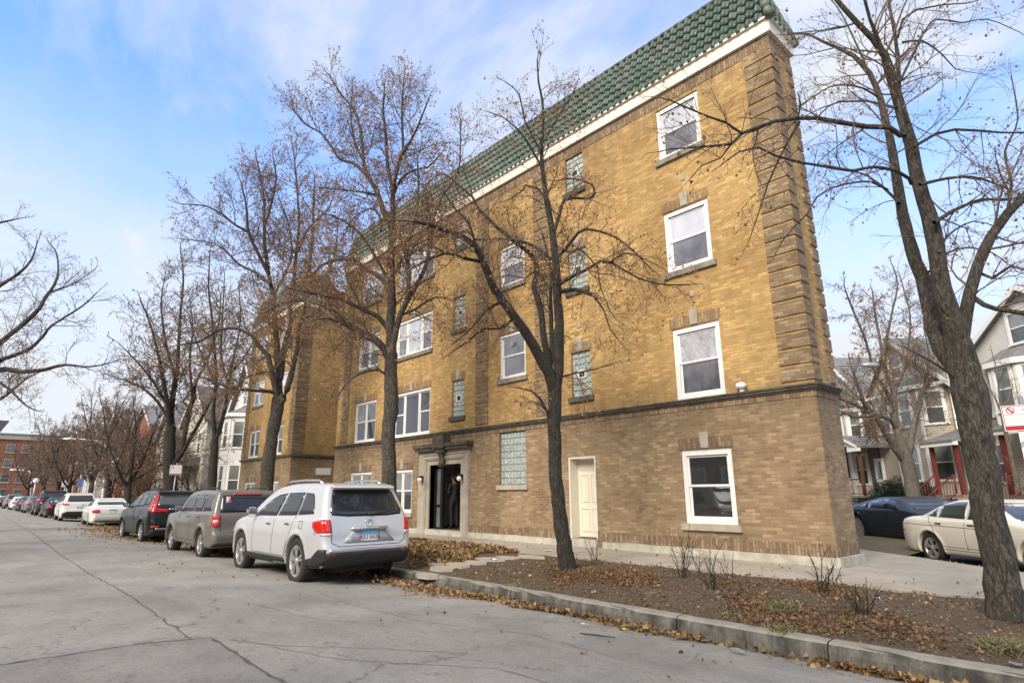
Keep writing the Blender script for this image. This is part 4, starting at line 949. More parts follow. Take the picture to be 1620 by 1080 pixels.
        good = (np.abs(f0) < .012) & (np.abs(G).sum(1) > .5)
        good &= np.abs(G @ D) > (.12 if 'wind' in name or axis == 't' else .30)
        fs = [f for f in fs if all(good[i] for i in f) and max(np.linalg.norm(Q[f[i]] - Q[f[i - 1]]) for i in range(3)) < 3.2 * cell + .03]
        if not fs: return None
        par = list(range(n))
        def find(i):
            while par[i] != i: par[i] = par[par[i]]; i = par[i]
            return i
        for a, b, c in fs: par[find(a)] = find(b); par[find(b)] = find(c)
        grp = {}
        for f in fs: grp.setdefault(find(f[0]), []).append(f)
        fs = max(grp.values(), key=len)
        cnt_ = {}
        for f in fs:
            for a, b in ((f[0], f[1]), (f[1], f[2]), (f[2], f[0])): cnt_[(min(a, b), max(a, b))] = cnt_.get((min(a, b), max(a, b)), 0) + 1
        ed = [k for k, v in cnt_.items() if v == 1]
        Q = np.where(good[:, None], Q, Q[good][0]); top = Q + G * off; bot = Q - G * .01
        V = np.concatenate([top, bot])
        tri = [tuple(f) for f in fs] + [t for a, b in ed for t in ((a, b, b + n), (a, b + n, a + n))]
        me = bpy.data.meshes.new(name); me.from_pydata(V.tolist(), [], tri); me.materials.append(mats)
        b2_ = bmesh.new(); b2_.from_mesh(me); bmesh.ops.recalc_face_normals(b2_, faces=b2_.faces)
        # keep shading of the face smooth, the rim flat
        for f in b2_.faces: f.smooth = f.index < len(fs)
        b2_.to_mesh(me); b2_.free(); me.update()
        return link(name, me, parent)

def paint(name, c, metallic=.0, rough=.35, coat=.6, dust=.12):
    q = NT(name); f = q.noise(q.obj(), 2.5, 5, .7); fl = q.noise(q.obj(), 400, 2)
    cc = q.mix(c, tuple(x * .75 + .03 for x in c), q.ramp(f, [(.4, 0.0), (.75, dust * 3)])); q.col(cc)
    q.set(Metallic=metallic, Roughness=q.ramp(f, [(.3, rough), (.8, rough + .2)]), Coat_Weight=coat, Coat_Roughness=.08); return q.mat
M['p_silver'] = paint('silver_paint', (.56, .57, .585), .3, .30)
M['p_beige'] = paint('beige_paint', (.19, .178, .15), .4, .34)
M['p_black'] = paint('black_car_paint', (.004, .006, .005), 0, .25, .25, 0)
M['p_white'] = paint('white_car_paint', (.72, .71, .68), 0, .35)
M['p_blue'] = paint('midnight_satin_paint', (.011, .017, .034), .4, .36, .4)
M['p_maroon'] = paint('maroon_car_paint', (.035, .012, .016), .2, .3)
M['p_grey'] = paint('grey_car_paint', (.22, .23, .24), .4, .35)
M['trim'] = plain('black_plastic', (.022, .022, .023), .6, .25, 8)
M['tyre'] = plain('tyre_rubber', (.022, .021, .020), .85, .3, 10, .3)
M['rim'] = plain('alloy_rim', (.50, .50, .50), .35, .15, 8, metallic=.7)
M['rimdk'] = plain('wheel_well', (.012, .012, .012), .8, .2, 8)
M['chrome'] = plain('chrome', (.75, .75, .76), .12, .05, 8, metallic=1)
M['seam'] = plain('panel_gap', (.01, .01, .01), .7, .1, 8)
q = NT('tail_lamp_red'); q.col(q.ramp(q.noise(q.obj(), 30, 2), [(.3, (.42, .006, .006)), (.7, (.62, .02, .015))])); q.set(Roughness=.1, Coat_Weight=1.0); M['lamp_r'] = q.mat
q = NT('lamp_clear'); q.col((.55, .5, .5)); q.set(Roughness=.08, Coat_Weight=1.0); M['lamp_w'] = q.mat
q = NT('plate_face'); sp = q.n('ShaderNodeSeparateXYZ'); q.l(q.n('ShaderNodeTexCoord').outputs['Generated'], sp.inputs[0]); q.col(q.ramp(sp.outputs[2], [(.0, (.75, .74, .72)), (.55, (.62, .70, .76)), (.72, (.10, .38, .68)), (.95, (.08, .36, .66))])); q.set(Roughness=.4); M['plate'] = q.mat
q = NT('plate_ink'); q.col((.25, .03, .05)); M['ink'] = q.mat

def wheel(parent, x, y, rw, side, spokes=5, wd=.225, rimr=.66, twin=True):
    m = MB(); o = side; rr = rw * rimr
    pr = [(rr, -.5 * wd), (rw * .93, -.5 * wd), (rw * .995, -.38 * wd), (rw, 0), (rw * .995, .38 * wd), (rw * .93, .5 * wd), (rr + .01, .5 * wd), (rr, .42 * wd), (rr, -.5 * wd)]
    m.lathe([(r, h * o) for r, h in pr], (x, y, rw), 'y', 36)
    for k in range(36): pass
    t = m.build('wheel', M['tyre'], parent)
    r_ = MB(); r_.lathe([(rr + .004, .44 * wd * o), (rr - .02, .47 * wd * o), (rr - .035, .40 * wd * o), (rr - .04, .1 * wd * o)], (x, y, rw), 'y', 36)
    yo = y + .34 * wd * o
    for k in range(spokes):
        for dlt in ((-.17, .17) if twin else (0,)):
            a = 2 * math.pi * k / spokes + .3; a1 = a + dlt * .45; a2 = a + dlt
            p0 = np.array([x + .05 * math.cos(a1), yo + .02 * o, rw + .05 * math.sin(a1)]); p1 = np.array([x + (rr - .02) * math.cos(a2), yo + .028 * o, rw + (rr - .02) * math.sin(a2)])
            w = .020 if twin else .036; n = np.array([-math.sin(a), 0, math.cos(a)]) * w; d_ = np.array([0, .03 * o, 0])
            vs = [p0 - n * .8, p0 + n * .8, p1 + n * 1.15, p1 - n * 1.15]; vs = vs + [v - d_ for v in vs]
            r_.add(vs, [(0, 1, 2, 3), (7, 6, 5, 4), (0, 4, 5, 1), (1, 5, 6, 2), (2, 6, 7, 3), (3, 7, 4, 0)])
    r_.lathe([(.001, .03), (.05, .028), (.065, .0), (.065, -.03)], (x, yo, rw), 'y', 16) if o > 0 else r_.lathe([(.001, -.03), (.05, -.028), (.065, .0), (.065, .03)], (x, yo, rw), 'y', 16)
    r_.build('rim', M['rim'], t)
    b_ = MB(); b_.lathe([(.001, .12 * wd * o), (rr - .03, .12 * wd * o)], (x, y, rw), 'y', 24); b_.lathe([(.001, .2 * wd * o), (rr * .62, .2 * wd * o)], (x, y, rw), 'y', 24); b_.build('brake_disc', M['rimdk'], t)

def strip(a, b, w):
    a, b = np.array(a, float), np.array(b, float); t = b - a; t /= np.linalg.norm(t); n = np.array([-t[1], t[0]]) * w / 2
    return [tuple(a - n), tuple(b - n), tuple(b + n), tuple(a + n)]
def plate_text(parent, txt, x, y, z, size, ang=0):
    cu = bpy.data.curves.new('plate_number', 'FONT'); cu.body = txt; cu.size = size; cu.align_x = 'CENTER'; cu.extrude = .001
    o = bpy.data.objects.new('tmp', cu); COL.objects.link(o); dg = bpy.context.evaluated_depsgraph_get(); me = bpy.data.meshes.new_from_object(o.evaluated_get(dg)); bpy.data.objects.remove(o)
    me.materials.clear(); me.materials.append(M['ink'])
    # text plane -> facing the rear (-x)
    mt_ = Matrix(((0, 0, -1, x), (-1, 0, 0, y), (0, 1, 0, z), (0, 0, 0, 1))); me.transform(mt_)
    return link('plate_number', me, parent)

def make_car(name, label, cat, spec, pm, h=.045, group=None, plate=None):
    s = CarShape(spec); t = thing(name, label, cat, (0, 0, 0), 0, group); P_ = M[pm]
    V, F = s.mesh(h); bo = np_mesh('body', V, F, P_, t, smooth=True)
    L, W, H = spec['L'], spec['W'], spec['H']; rw = spec['rw']
    for ax in spec['axles']:
        for sd_ in (1, -1): wheel(t, ax, sd_ * (W / 2 - .135), rw, sd_, spec.get('spokes', 5), twin=spec.get('twin', True), rimr=spec.get('rimr', .66))
    # underbody
    u = MB(); u.box(.35, L - .3, -.5, .5, .22, .5); u.build('underbody', M['rimdk'], t)
    for sd_ in (1, -1):
        for poly in spec['side_glass']: s.patch(poly, 'y', M['g_car' if spec.get('tint', True) else 'g_carl'], 'side_window', t, .005, side=sd_)
        if 'trim_side' in spec:
            for poly in spec['trim_side']: s.patch(poly, 'y', M['trim'], 'side_trim', t, .012, cell=.04, side=sd_)
        for a, b in spec['seams']: s.patch(strip(a, b, .010), 'y', M['seam'], 'panel_gap', t, .0022, cell=.05, side=sd_)
        for x_, z_ in spec['handles']:
            yy = s.half(np.array([x_]), np.array([z_]))[0]; m = MB(); m.cbox((x_, sd_ * (yy + .012), z_), .20, .03, .032, .01); m.build('door_handle', M['chrome' if spec.get('chr') else pm], t)
        if 'tail_side' in spec: s.patch(spec['tail_side'], 'y', M['lamp_r'], 'tail_lamp', t, .008, cell=.04, side=sd_)
        if 'tail_rear' in spec: s.patch([(sd_ * a, b) for a, b in spec['tail_rear']], 'r', M['lamp_r'], 'tail_lamp', t, .009, cell=.04)
        if 'rev_rear' in spec: s.patch([(sd_ * a, b) for a, b in spec['rev_rear']], 'r', M['lamp_w'], 'reversing_lamp', t, .011, cell=.04)
        if 'head' in spec: s.patch([(sd_ * a, b) for a, b in spec['head']], 'f', M['lamp_w'], 'headlight', t, .008, cell=.04)
        mx_, mz = spec['mirror']; yy = s.half(np.array([mx_]), np.array([mz]))[0]
        m = MB(); m.cbox((mx_, sd_ * (yy + .14), mz + .06), .13, .21, .15, .045); m.cbox((mx_ + .01, sd_ * (yy + .03), mz), .08, .12, .04, .015); o = m.build('mirror', M[pm], t)
        m = MB(); m.cbox((mx_ - .067, sd_ * (yy + .145), mz + .06), .008, .165, .11, .003); m.build('mirror_glass', M['chrome'], o)
    s.patch(spec['rear_glass'], 'r', M['g_car' if spec.get('tintr', True) else 'g_carl'], 'rear_window', t, .005)
    if 'wind' in spec: s.patch(spec['wind'], 'f', M['g_carl'], 'windscreen', t, .005)
    for k_, mt_, nm in spec.get('rear', []): s.patch(k_, 'r', M[mt_], nm, t, .010, cell=.04)
    for k_, mt_, nm in spec.get('front', []): s.patch(k_, 'f', M[mt_], nm, t, .010, cell=.04)
    for a, b in spec.get('rseams', []): s.patch(strip(a, b, .010), 'r', M['seam'], 'panel_gap', t, .0022, cell=.05)
    if plate:
        pz, txt = plate; c = s.cast(np.array([[-.5, 0., pz]]), np.array([1., 0, 0]))[0]
        m = MB(); m.cbox((c[0] - .012, 0, pz), .012, .32, .165, .004); pl = m.build('number_plate', M['plate'], t)
        if txt: plate_text(t, txt, c[0] - .0195, 0, pz - .05, .105)
    return t, s

HL = dict(L=4.785, W=1.87, H=1.755, belt=1.10, tumble=.20, rw=.395, axles=(1.02, 3.81), flare=.016, nose=.9, nosein=.24, tail=.42, tailin=.11, round=.10, spokes=5, chr=True, rimr=.68,
    profile=[(.12, .33), (0, .48), (-.01, .64), (.05, .76), (.05, .90), (.10, 1.10), (.24, 1.36), (.40, 1.65), (.38, 1.71), (.50, 1.735), (1.1, 1.76), (1.9, 1.755), (2.55, 1.70), (3.00, 1.52), (3.55, 1.16), (4.1, 1.07), (4.52, .96), (4.74, .78), (4.79, .55), (4.74, .34), (4.55, .27), (.4, .31)],
    side_glass=[[(.54, 1.21), (.60, 1.34), (.74, 1.52), (.82, 1.565), (1.13, 1.58), (1.18, 1.18)], [(1.22, 1.175), (1.17, 1.585), (1.88, 1.58), (2.06, 1.155)], [(2.12, 1.15), (1.96, 1.575), (2.35, 1.54), (2.68, 1.44), (3.16, 1.19), (3.2, 1.13)]],
    seams=[((2.12, .46), (2.12, 1.14)), ((1.34, .86), (1.22, 1.16)), ((3.10, .46), (3.18, 1.12)), ((1.34, .86), (1.45, .60)), ((1.45, .60), (1.48, .46)), ((1.47, .45), (3.12, .45)), ((.84, .96), (.97, .96)), ((.84, 1.08), (.97, 1.08)), ((.84, .96), (.84, 1.08)), ((.97, .96), (.97, 1.08)), ((.30, 1.12), (.30, .86)), ((3.2, 1.12), (3.5, 1.10))],
    handles=[(1.48, 1.02), (2.36, 1.0)], mirror=(3.08, 1.17), trim_side=[[(1.50, .30), (1.46, .43), (3.32, .43), (3.38, .30)], [(-.1, .30), (-.1, .64), (.16, .64), (.34, .50), (.55, .46), (.58, .30)]],
    tail_side=[(-.05, .90), (-.05, 1.10), (.12, 1.13), (.44, 1.08), (.40, .99), (.24, .90)], tail_rear=[(.98, .90), (.98, 1.11), (.74, 1.12), (.72, .90)],
    rev_rear=[(.97, .855), (.97, .90), (.72, .90), (.73, .855)],
    rear_glass=[(-.69, 1.19), (-.72, 1.26), (-.60, 1.63), (.60, 1.63), (.72, 1.26), (.69, 1.19), (.4, 1.165), (-.4, 1.165)],
    wind=[(-.72, 1.2), (.72, 1.2), (.6, 1.62), (-.6, 1.62)], head=[(.50, .72), (.90, .78), (.90, .92), (.62, .86)],
    rseams=[((-.76, 1.12), (-.72, .74)), ((-.72, .74), (-.60, .68)), ((.76, 1.12), (.72, .74)), ((.72, .74), (.60, .68)), ((-.60, .675), (.60, .675))],
    rear=[([(-.97, .30), (.97, .30), (.97, .57), (.74, .585), (-.74, .585), (-.97, .57)], 'trim', 'rear_bumper_trim'), ([(-.76, .59), (.76, .59), (.78, .64), (-.78, .64)], 'chrome', 'bumper_strip'),
          ([(-.86, .53), (-.64, .53), (-.64, .57), (-.86, .565)], 'lamp_r', 'reflector'), ([(.64, .53), (.86, .53), (.86, .565), (.64, .57)], 'lamp_r', 'reflector')],
    front=[([(-.5, .45), (.5, .45), (.5, .8), (-.5, .8)], 'trim', 'grille')])
def at_car(t, x, y, heading=math.pi, s=1.0, roll=0, z=None):
    t.location = (x, y, zroad(y) if z is None else z); t.rotation_euler = (roll, 0, heading); t.scale = (s, s, s)

suv, sh = make_car('parked_suv', 'silver seven seat suv parked nearest, its tailgate towards the viewpoint', 'car', HL, 'p_silver', .032, 'cars parked along the kerb', (.83, 'AJU 6624'))
m = MB(); m.tube([(.085, -.36, .955), (.03, -.34, .965), (.03, .34, .965), (.085, .36, .955)], [.02, .028, .028, .02], 10); m.build('tailgate_bar', M['chrome'], suv)
# recess round the plate, wiper, badge
sh.patch([(-.52, .72), (.52, .72), (.33, .93), (-.33, .93)], 'r', paint('plate_recess', (.40, .41, .43), .35, .4), 'plate_recess', suv, .003)
m = MB(); c = sh.cast(np.array([[-.5, 0., 1.06]]), np.array([1., 0, 0]))[0]
for ry, rz, oz in ((.075, .052, 0), (.04, .022, .02)):
    m.tube([(c[0] - .012, ry * math.cos(a), 1.06 + oz + rz * math.sin(a)) for a in np.linspace(0, 2 * math.pi, 19)], .008, 6)
m.tube([(c[0] - .012, .025 * math.cos(a), 1.06 + .05 * math.sin(a)) for a in np.linspace(0, 2 * math.pi, 15)], .007, 6)
m.build('badge', M['chrome'], suv)
m = MB(); w0 = sh.cast(np.array([[-.5, -.02, 1.20], [-.5, -.50, 1.24]]), np.array([1., 0, 0])); m.tube([w0[0] - [.03, 0, 0], w0[1] - [.02, 0, 0]], [.014, .006], 6); m.tube([w0[0] - [.01, 0, -.0], w0[0] - [.05, 0, 0]], .025, 8); m.build('rear_wiper', M['trim'], suv)
for sd_ in (1, -1):
    m = MB(); m.tube([(.75, sd_ * .60, 1.73), (.90, sd_ * .61, 1.80), (1.5, sd_ * .61, 1.815), (2.2, sd_ * .61, 1.80), (2.42, sd_ * .60, 1.72)], [.028, .022, .02, .02, .026], 8); m.build('roof_rail', M['chrome'], suv)
m = MB(); m.prism([(.26, 1.66), (.30, 1.70), (.62, 1.745), (.62, 1.70)], lambda p, t: (p[0], t, p[1]), -.60, .60); m.build('roof_spoiler', M['p_silver'], suv)
at_car(suv, -9.93, 5.55, math.pi + R(.8))

PT = dict(L=4.41, W=1.78, H=1.66, belt=1.08, tumble=.14, rw=.355, axles=(.83, 3.47), flare=.045, nose=.6, nosein=.16, tail=.25, tailin=.08, round=.07, spokes=5, twin=False,
    profile=[(.08, .28), (-.02, .42), (-.02, .62), (.05, .68), (.05, 1.05), (.12, 1.10), (.28, 1.58), (.36, 1.655), (1.3, 1.68), (2.3, 1.65), (2.62, 1.60), (3.15, 1.16), (3.3, 1.10), (4.2, 1.02), (4.36, .90), (4.42, .60), (4.36, .32), (.4, .28)],
    side_glass=[[(.42, 1.16), (.52, 1.54), (1.02, 1.56), (1.04, 1.14)], [(1.12, 1.14), (1.10, 1.56), (1.70, 1.56), (1.78, 1.13)], [(1.86, 1.13), (1.80, 1.56), (2.42, 1.54), (2.86, 1.18), (2.86, 1.12)]],
    seams=[((1.82, .42), (1.82, 1.10)), ((1.08, .85), (1.08, 1.12)), ((2.86, .42), (2.88, 1.10)), ((1.2, .42), (2.86, .42))], handles=[(1.25, 1.0), (2.05, 1.0)], mirror=(2.78, 1.14),
    tail_side=[(-.05, .80), (-.05, 1.05), (.14, 1.05), (.14, .80)], tail_rear=[(.92, .78), (.92, 1.05), (.68, 1.05), (.68, .78)], rev_rear=[(.84, .87), (.84, .95), (.72, .95), (.72, .87)],
    rear_glass=[(-.68, 1.12), (.68, 1.12), (.62, 1.54), (-.62, 1.54)], wind=[(-.66, 1.15), (.66, 1.15), (.6, 1.56), (-.6, 1.56)], head=[(.45, .72), (.8, .72), (.8, .9), (.45, .9)],
    rseams=[((-.68, 1.08), (-.66, .66)), ((.68, 1.08), (.66, .66)), ((-.66, .65), (.66, .65))], rear=[([(-.9, .28), (.9, .28), (.9, .40), (-.9, .40)], 'trim', 'rear_bumper_trim'), ([(-.35, 1.545), (.35, 1.545), (.35, 1.575), (-.35, 1.575)], 'lamp_r', 'brake_lamp')])
pt, s2_ = make_car('parked_suv', 'beige boxy suv with a pink rear window sticker, parked ahead of the silver suv', 'car', PT, 'p_beige', .038, 'cars parked along the kerb', (.86, ''))
for sd_ in (1, -1):
    m = MB(); m.tube([(.5, sd_ * .62, 1.68), (.62, sd_ * .62, 1.72), (2.1, sd_ * .62, 1.72), (2.25, sd_ * .62, 1.66)], .02, 6); m.build('roof_rail', M['trim'], pt)
s2_.patch([(.42, 1.35), (.54, 1.35), (.53, 1.50), (.43, 1.50)], 'r', plain('pink_sticker', (.75, .35, .45), .5, .2), 'window_sticker', pt, .009)
at_car(pt, -16.05, 5.52, math.pi + R(1))

CRV = dict(L=4.59, W=1.855, H=1.68, belt=1.12, tumble=.20, rw=.36, axles=(.98, 3.64), flare=.03, nose=.9, nosein=.24, tail=.4, tailin=.12, round=.09, spokes=5,
    profile=[(.10, .26), (0, .45), (0, .66), (.06, .80), (.10, 1.08), (.22, 1.28), (.42, 1.58), (.36, 1.66), (.6, 1.69), (1.5, 1.72), (2.2, 1.69), (2.75, 1.50), (3.35, 1.14), (4.1, 1.02), (4.45, .88), (4.59, .6), (4.5, .28), (.4, .24)],
    side_glass=[[(.62, 1.26), (.72, 1.48), (1.15, 1.55), (1.15, 1.20)], [(1.22, 1.19), (1.20, 1.56), (1.85, 1.57), (2.0, 1.16)], [(2.06, 1.155), (1.95, 1.57), (2.38, 1.52), (3.02, 1.17), (3.02, 1.13)]],
    seams=[((2.03, .42), (2.03, 1.14)), ((3.0, .42), (3.05, 1.1)), ((1.35, .6), (1.2, 1.1))], handles=[(1.4, 1.03), (2.25, 1.01)], mirror=(2.95, 1.16), chr=True,
    trim_side=[[(1.4, .24), (1.36, .36), (3.2, .36), (3.25, .24)]],
    tail_side=[(-.05, 1.0), (-.05, 1.16), (.16, 1.30), (.40, 1.56), (.48, 1.52), (.36, 1.26), (.38, 1.08)], tail_rear=[(.95, 1.0), (.95, 1.16), (.78, 1.30), (.66, 1.58), (.60, 1.58), (.70, 1.22), (.70, 1.13), (.36, 1.10), (.36, 1.02)],
    rear_glass=[(-.68, 1.19), (.68, 1.19), (.58, 1.55), (-.58, 1.55)], wind=[(-.68, 1.18), (.68, 1.18), (.6, 1.58), (-.6, 1.58)], head=[(.45, .72), (.85, .78), (.85, .92), (.5, .84)],
    rear=[([(-.93, .24), (.93, .24), (.93, .46), (-.93, .46)], 'trim', 'rear_bumper_trim'), ([(-.7, .47), (.7, .47), (.7, .50), (-.7, .50)], 'chrome', 'bumper_strip'), ([(-.34, 1.08), (.34, 1.08), (.34, 1.12), (-.34, 1.12)], 'chrome', 'tailgate_strip'), ([(-.82, .52), (-.6, .52), (-.6, .58), (-.84, .58)], 'lamp_r', 'reflector'), ([(.6, .52), (.82, .52), (.84, .58), (.6, .58)], 'lamp_r', 'reflector')], tintr=False)
cr, s3_ = make_car('parked_suv', 'glossy black suv with tall red tail lamps, parked ahead of the beige suv', 'car', CRV, 'p_black', .040, 'cars parked along the kerb', (.86, ''))
at_car(cr, -22.9, 5.60, math.pi + R(2))

SED = dict(L=5.05, W=1.86, H=1.46, belt=.98, tumble=.24, rw=.335, axles=(1.10, 3.92), flare=.012, nose=1.0, nosein=.28, tail=.6, tailin=.14, round=.11, spokes=7, twin=False, rimr=.6, step=.03,
    profile=[(.12, .24), (.0, .42), (-.01, .62), (.03, .90), (.10, .985), (.75, 1.03), (.95, 1.06), (1.42, 1.38), (1.85, 1.455), (2.5, 1.45), (2.85, 1.36), (3.55, 1.0), (4.3, .92), (4.85, .78), (5.04, .58), (4.98, .26), (.4, .20)],
    side_glass=[[(1.22, 1.06), (1.56, 1.33), (1.80, 1.385), (2.15, 1.385), (2.20, 1.05)], [(2.27, 1.045), (2.22, 1.385), (2.62, 1.375), (3.32, 1.02)]],
    seams=[((2.23, .36), (2.23, 1.02)), ((1.45, .5), (1.30, 1.0)), ((3.25, .36), (3.35, .98)), ((1.5, .34), (3.25, .34))], handles=[(1.52, .90), (2.45, .90)], mirror=(3.12, 1.0),
    tail_side=[(-.05, .70), (-.05, .86), (.22, .84), (.18, .74)], tail_rear=[(.86, .72), (.90, .84), (.72, .90), (.56, .85), (.52, .76), (.66, .70)],
    rear_glass=[(-.64, 1.10), (.64, 1.10), (.56, 1.36), (-.56, 1.36)], wind=[(-.66, 1.06), (.66, 1.06), (.56, 1.38), (-.56, 1.38)], head=[(.45, .62), (.85, .62), (.85, .76), (.5, .76)],
    rseams=[((-.60, .97), (-.50, .66)), ((.60, .97), (.50, .66)), ((-.50, .66), (.50, .66))], rear=[([(-.7, .24), (.7, .24), (.7, .34), (-.7, .34)], 'trim', 'rear_bumper_trim')], tintr=False, tint=True)
im, _ = make_car('parked_sedan', 'white older sedan with round red tail lamps, parked beyond the leaf pile', 'car', SED, 'p_white', .045, 'cars parked along the kerb', (.80, ''))
at_car(im, -37.4, 5.95, math.pi - R(2.5))

LX = dict(CRV); LX.update(H=1.66, tail_rear=[(.95, .98), (.95, 1.12), (.55, 1.06), (.55, 1.0)], tail_side=[(-.05, .98), (-.05, 1.12), (.4, 1.14), (.3, 1.02)], rear=[([(-.93, .24), (.93, .24), (.93, .50), (.6, .62), (-.6, .62), (-.93, .50)], 'trim', 'rear_bumper_trim')], tintr=True)
lx, _ = make_car('parked_suv', 'white suv with narrow tail lamps parked ahead of the white sedan', 'car', LX, 'p_white', .055, 'cars parked along the kerb', (.80, ''))
at_car(lx, -45.8, 5.55, math.pi - R(1))
sed2, _ = make_car('parked_sedan', 'small black sedan between the white suv and the dark maroon suv', 'car', dict(SED), 'p_black', .06, 'cars parked along the kerb')
at_car(sed2, -53.2, 5.45)
def recolor(a, b): return {M[a].name: M[b]}
far = [(lx, 'parked_suv', 'tall dark maroon suv in the far parked row', 'p_white', 'p_maroon', -60.0, 5.5, 1.12), (sed2, 'parked_sedan', 'grey sedan in the far row, just past the maroon suv', 'p_black', 'p_grey', -69.5, 5.3, 1.02),
       (sed2, 'parked_sedan', 'blue sedan deep in the far parked row', 'p_black', 'p_blue', -78, 5.3, .98), (im, 'parked_sedan', 'far white sedan past the blue one', 'p_white', 'p_white', -86, 5.1, 1.0), (lx, 'parked_suv', 'grey suv near the end of the far row', 'p_white', 'p_grey', -95, 4.9, 1.0),
       (sed2, 'parked_sedan', 'black sedan near the far end of the row by the street lamp', 'p_black', 'p_black', -104, 4.7, 1.0), (im, 'parked_sedan', 'last white car of the row before the red brick block', 'p_white', 'p_white', -116, 4.4, 1.05), (lx, 'parked_suv', 'white suv crossing the end of the street before the red block', 'p_white', 'p_white', -130, 4.2, 1.0)]
for src, nm, lb, a, b, x, y, s_ in far:
    c = copy_tree(src, None, recolor(a, b)); c.name = nm; c['label'] = lb; at_car(c, x, y, math.pi, s_, z=0.0)


# side street: white sedan at the kerb, midnight blue coupe in the lane beyond
ANG = math.atan2(SD[1], SD[0])
MBZ = dict(L=4.60, W=1.78, H=1.45, belt=.96, tumble=.24, rw=.33, axles=(1.06, 3.82), flare=.02, nose=.9, nosein=.26, tail=.55, tailin=.14, round=.10, spokes=5, twin=True, rimr=.72, step=.03,
    profile=[(.12, .22), (.02, .40), (0, .60), (.04, .86), (.14, 1.00), (.62, 1.05), (.80, 1.06), (1.32, 1.33), (1.8, 1.44), (2.35, 1.445), (2.7, 1.38), (3.4, .99), (4.1, .90), (4.45, .78), (4.60, .55), (4.55, .24), (.4, .19)],
    side_glass=[[(.98, 1.06), (1.28, 1.25), (1.30, 1.04)], [(1.34, 1.04), (1.34, 1.29), (1.75, 1.375), (2.10, 1.385), (2.14, 1.02)], [(2.20, 1.02), (2.16, 1.385), (2.5, 1.36), (3.16, 1.00)]],
    seams=[((2.17, .36), (2.17, 1.0)), ((1.36, .58), (1.05, 1.02)), ((3.15, .36), (3.22, .96)), ((.1, .86), (3.3, .82)), ((1.45, .34), (3.15, .34)), ((1.45, .40), (3.3, .40))], handles=[(1.42, .90), (2.36, .90)], mirror=(3.0, 1.0), chr=True,
    tail_side=[(-.05, .66), (-.05, .90), (.10, .90), (.20, .84), (.10, .68)], tail_rear=[(.88, .68), (.88, .90), (.55, .88), (.58, .72)],
    rear_glass=[(-.60, 1.10), (.60, 1.10), (.52, 1.36), (-.52, 1.36)], wind=[(-.64, 1.03), (.64, 1.03), (.54, 1.37), (-.54, 1.37)], head=[(.45, .60), (.84, .64), (.84, .78), (.5, .72)], rear=[([(-.5, .2), (.5, .2), (.5, .3), (-.5, .3)], 'trim', 'rear_bumper_trim')], tint=False)
M['p_cream'] = paint('cream_white_paint', (.74, .71, .63), 0, .35)
mb, _ = make_car('parked_sedan', 'cream white sedan parked on the side street behind the leaning tree', 'car', MBZ, 'p_cream', .036, None, None)
p = sn(-13.75 - 1.06, 10.35 + .84); at_car(mb, p[0], p[1], ANG, .97, z=-.09)
CP = dict(L=4.47, W=1.94, H=1.275, belt=.90, tumble=.30, rw=.365, axles=(.88, 3.58), flare=.045, nose=1.1, nosein=.30, tail=.6, tailin=.14, round=.13, spokes=10, twin=True, rimr=.78, step=.0, sh=.02,
    profile=[(.14, .20), (.02, .40), (0, .62), (.02, .88), (.10, .94), (.45, .96), (1.0, 1.12), (1.6, 1.25), (2.1, 1.27), (2.5, 1.22), (3.15, .93), (3.9, .84), (4.3, .70), (4.47, .48), (4.4, .22), (4.2, .16), (.4, .16)],
    side_glass=[[(1.02, .98), (1.30, 1.09), (1.42, .96)], [(1.46, .955), (1.36, 1.10), (1.75, 1.185), (2.15, 1.195), (2.45, 1.14), (2.80, .93)]],
    seams=[((1.42, .40), (1.30, .92)), ((2.85, .36), (2.90, .88)), ((1.45, .36), (2.85, .36))], handles=[(1.55, .83)], mirror=(2.52, .96),
    tail_side=[(-.05, .78), (-.05, .82), (.3, .83), (.3, .80)], tail_rear=[(.92, .78), (.92, .82), (.3, .84), (.3, .80)],
    rear_glass=[(-.45, 1.0), (.45, 1.0), (.36, 1.18), (-.36, 1.18)], wind=[(-.74, .93), (.74, .93), (.56, 1.23), (-.56, 1.23)], head=[(.5, .58), (.84, .64), (.84, .76), (.6, .70)],
    trim_side=[[(.6, .14), (.6, .22), (3.9, .22), (3.9, .14)]], rear=[([(-.7, .2), (.7, .2), (.7, .35), (-.7, .35)], 'trim', 'diffuser')])
cp, _ = make_car('sports_coupe', 'midnight blue low sports coupe in the lane of the side street', 'car', CP, 'p_blue', .036)
for w in [c for c in bpy.data.objects if c.parent == cp and c.name.startswith('wheel')]:
    m = MB(); cx_ = .88 if (sum(v.co.x for v in w.data.vertices) / len(w.data.vertices)) < 2 else 3.58; sg = 1 if (sum(v.co.y for v in w.data.vertices)) > 0 else -1
    m.cbox((cx_ + .15, sg * (.97 - .12), .40), .09, .05, .2, .015); m.build('brake_caliper', plain('lime_caliper', (.45, .6, .02), .4, .1), w)
p = sn(-20.0 - .88, 12.66 + .92); at_car(cp, p[0], p[1], ANG, 1.12, z=-.09)
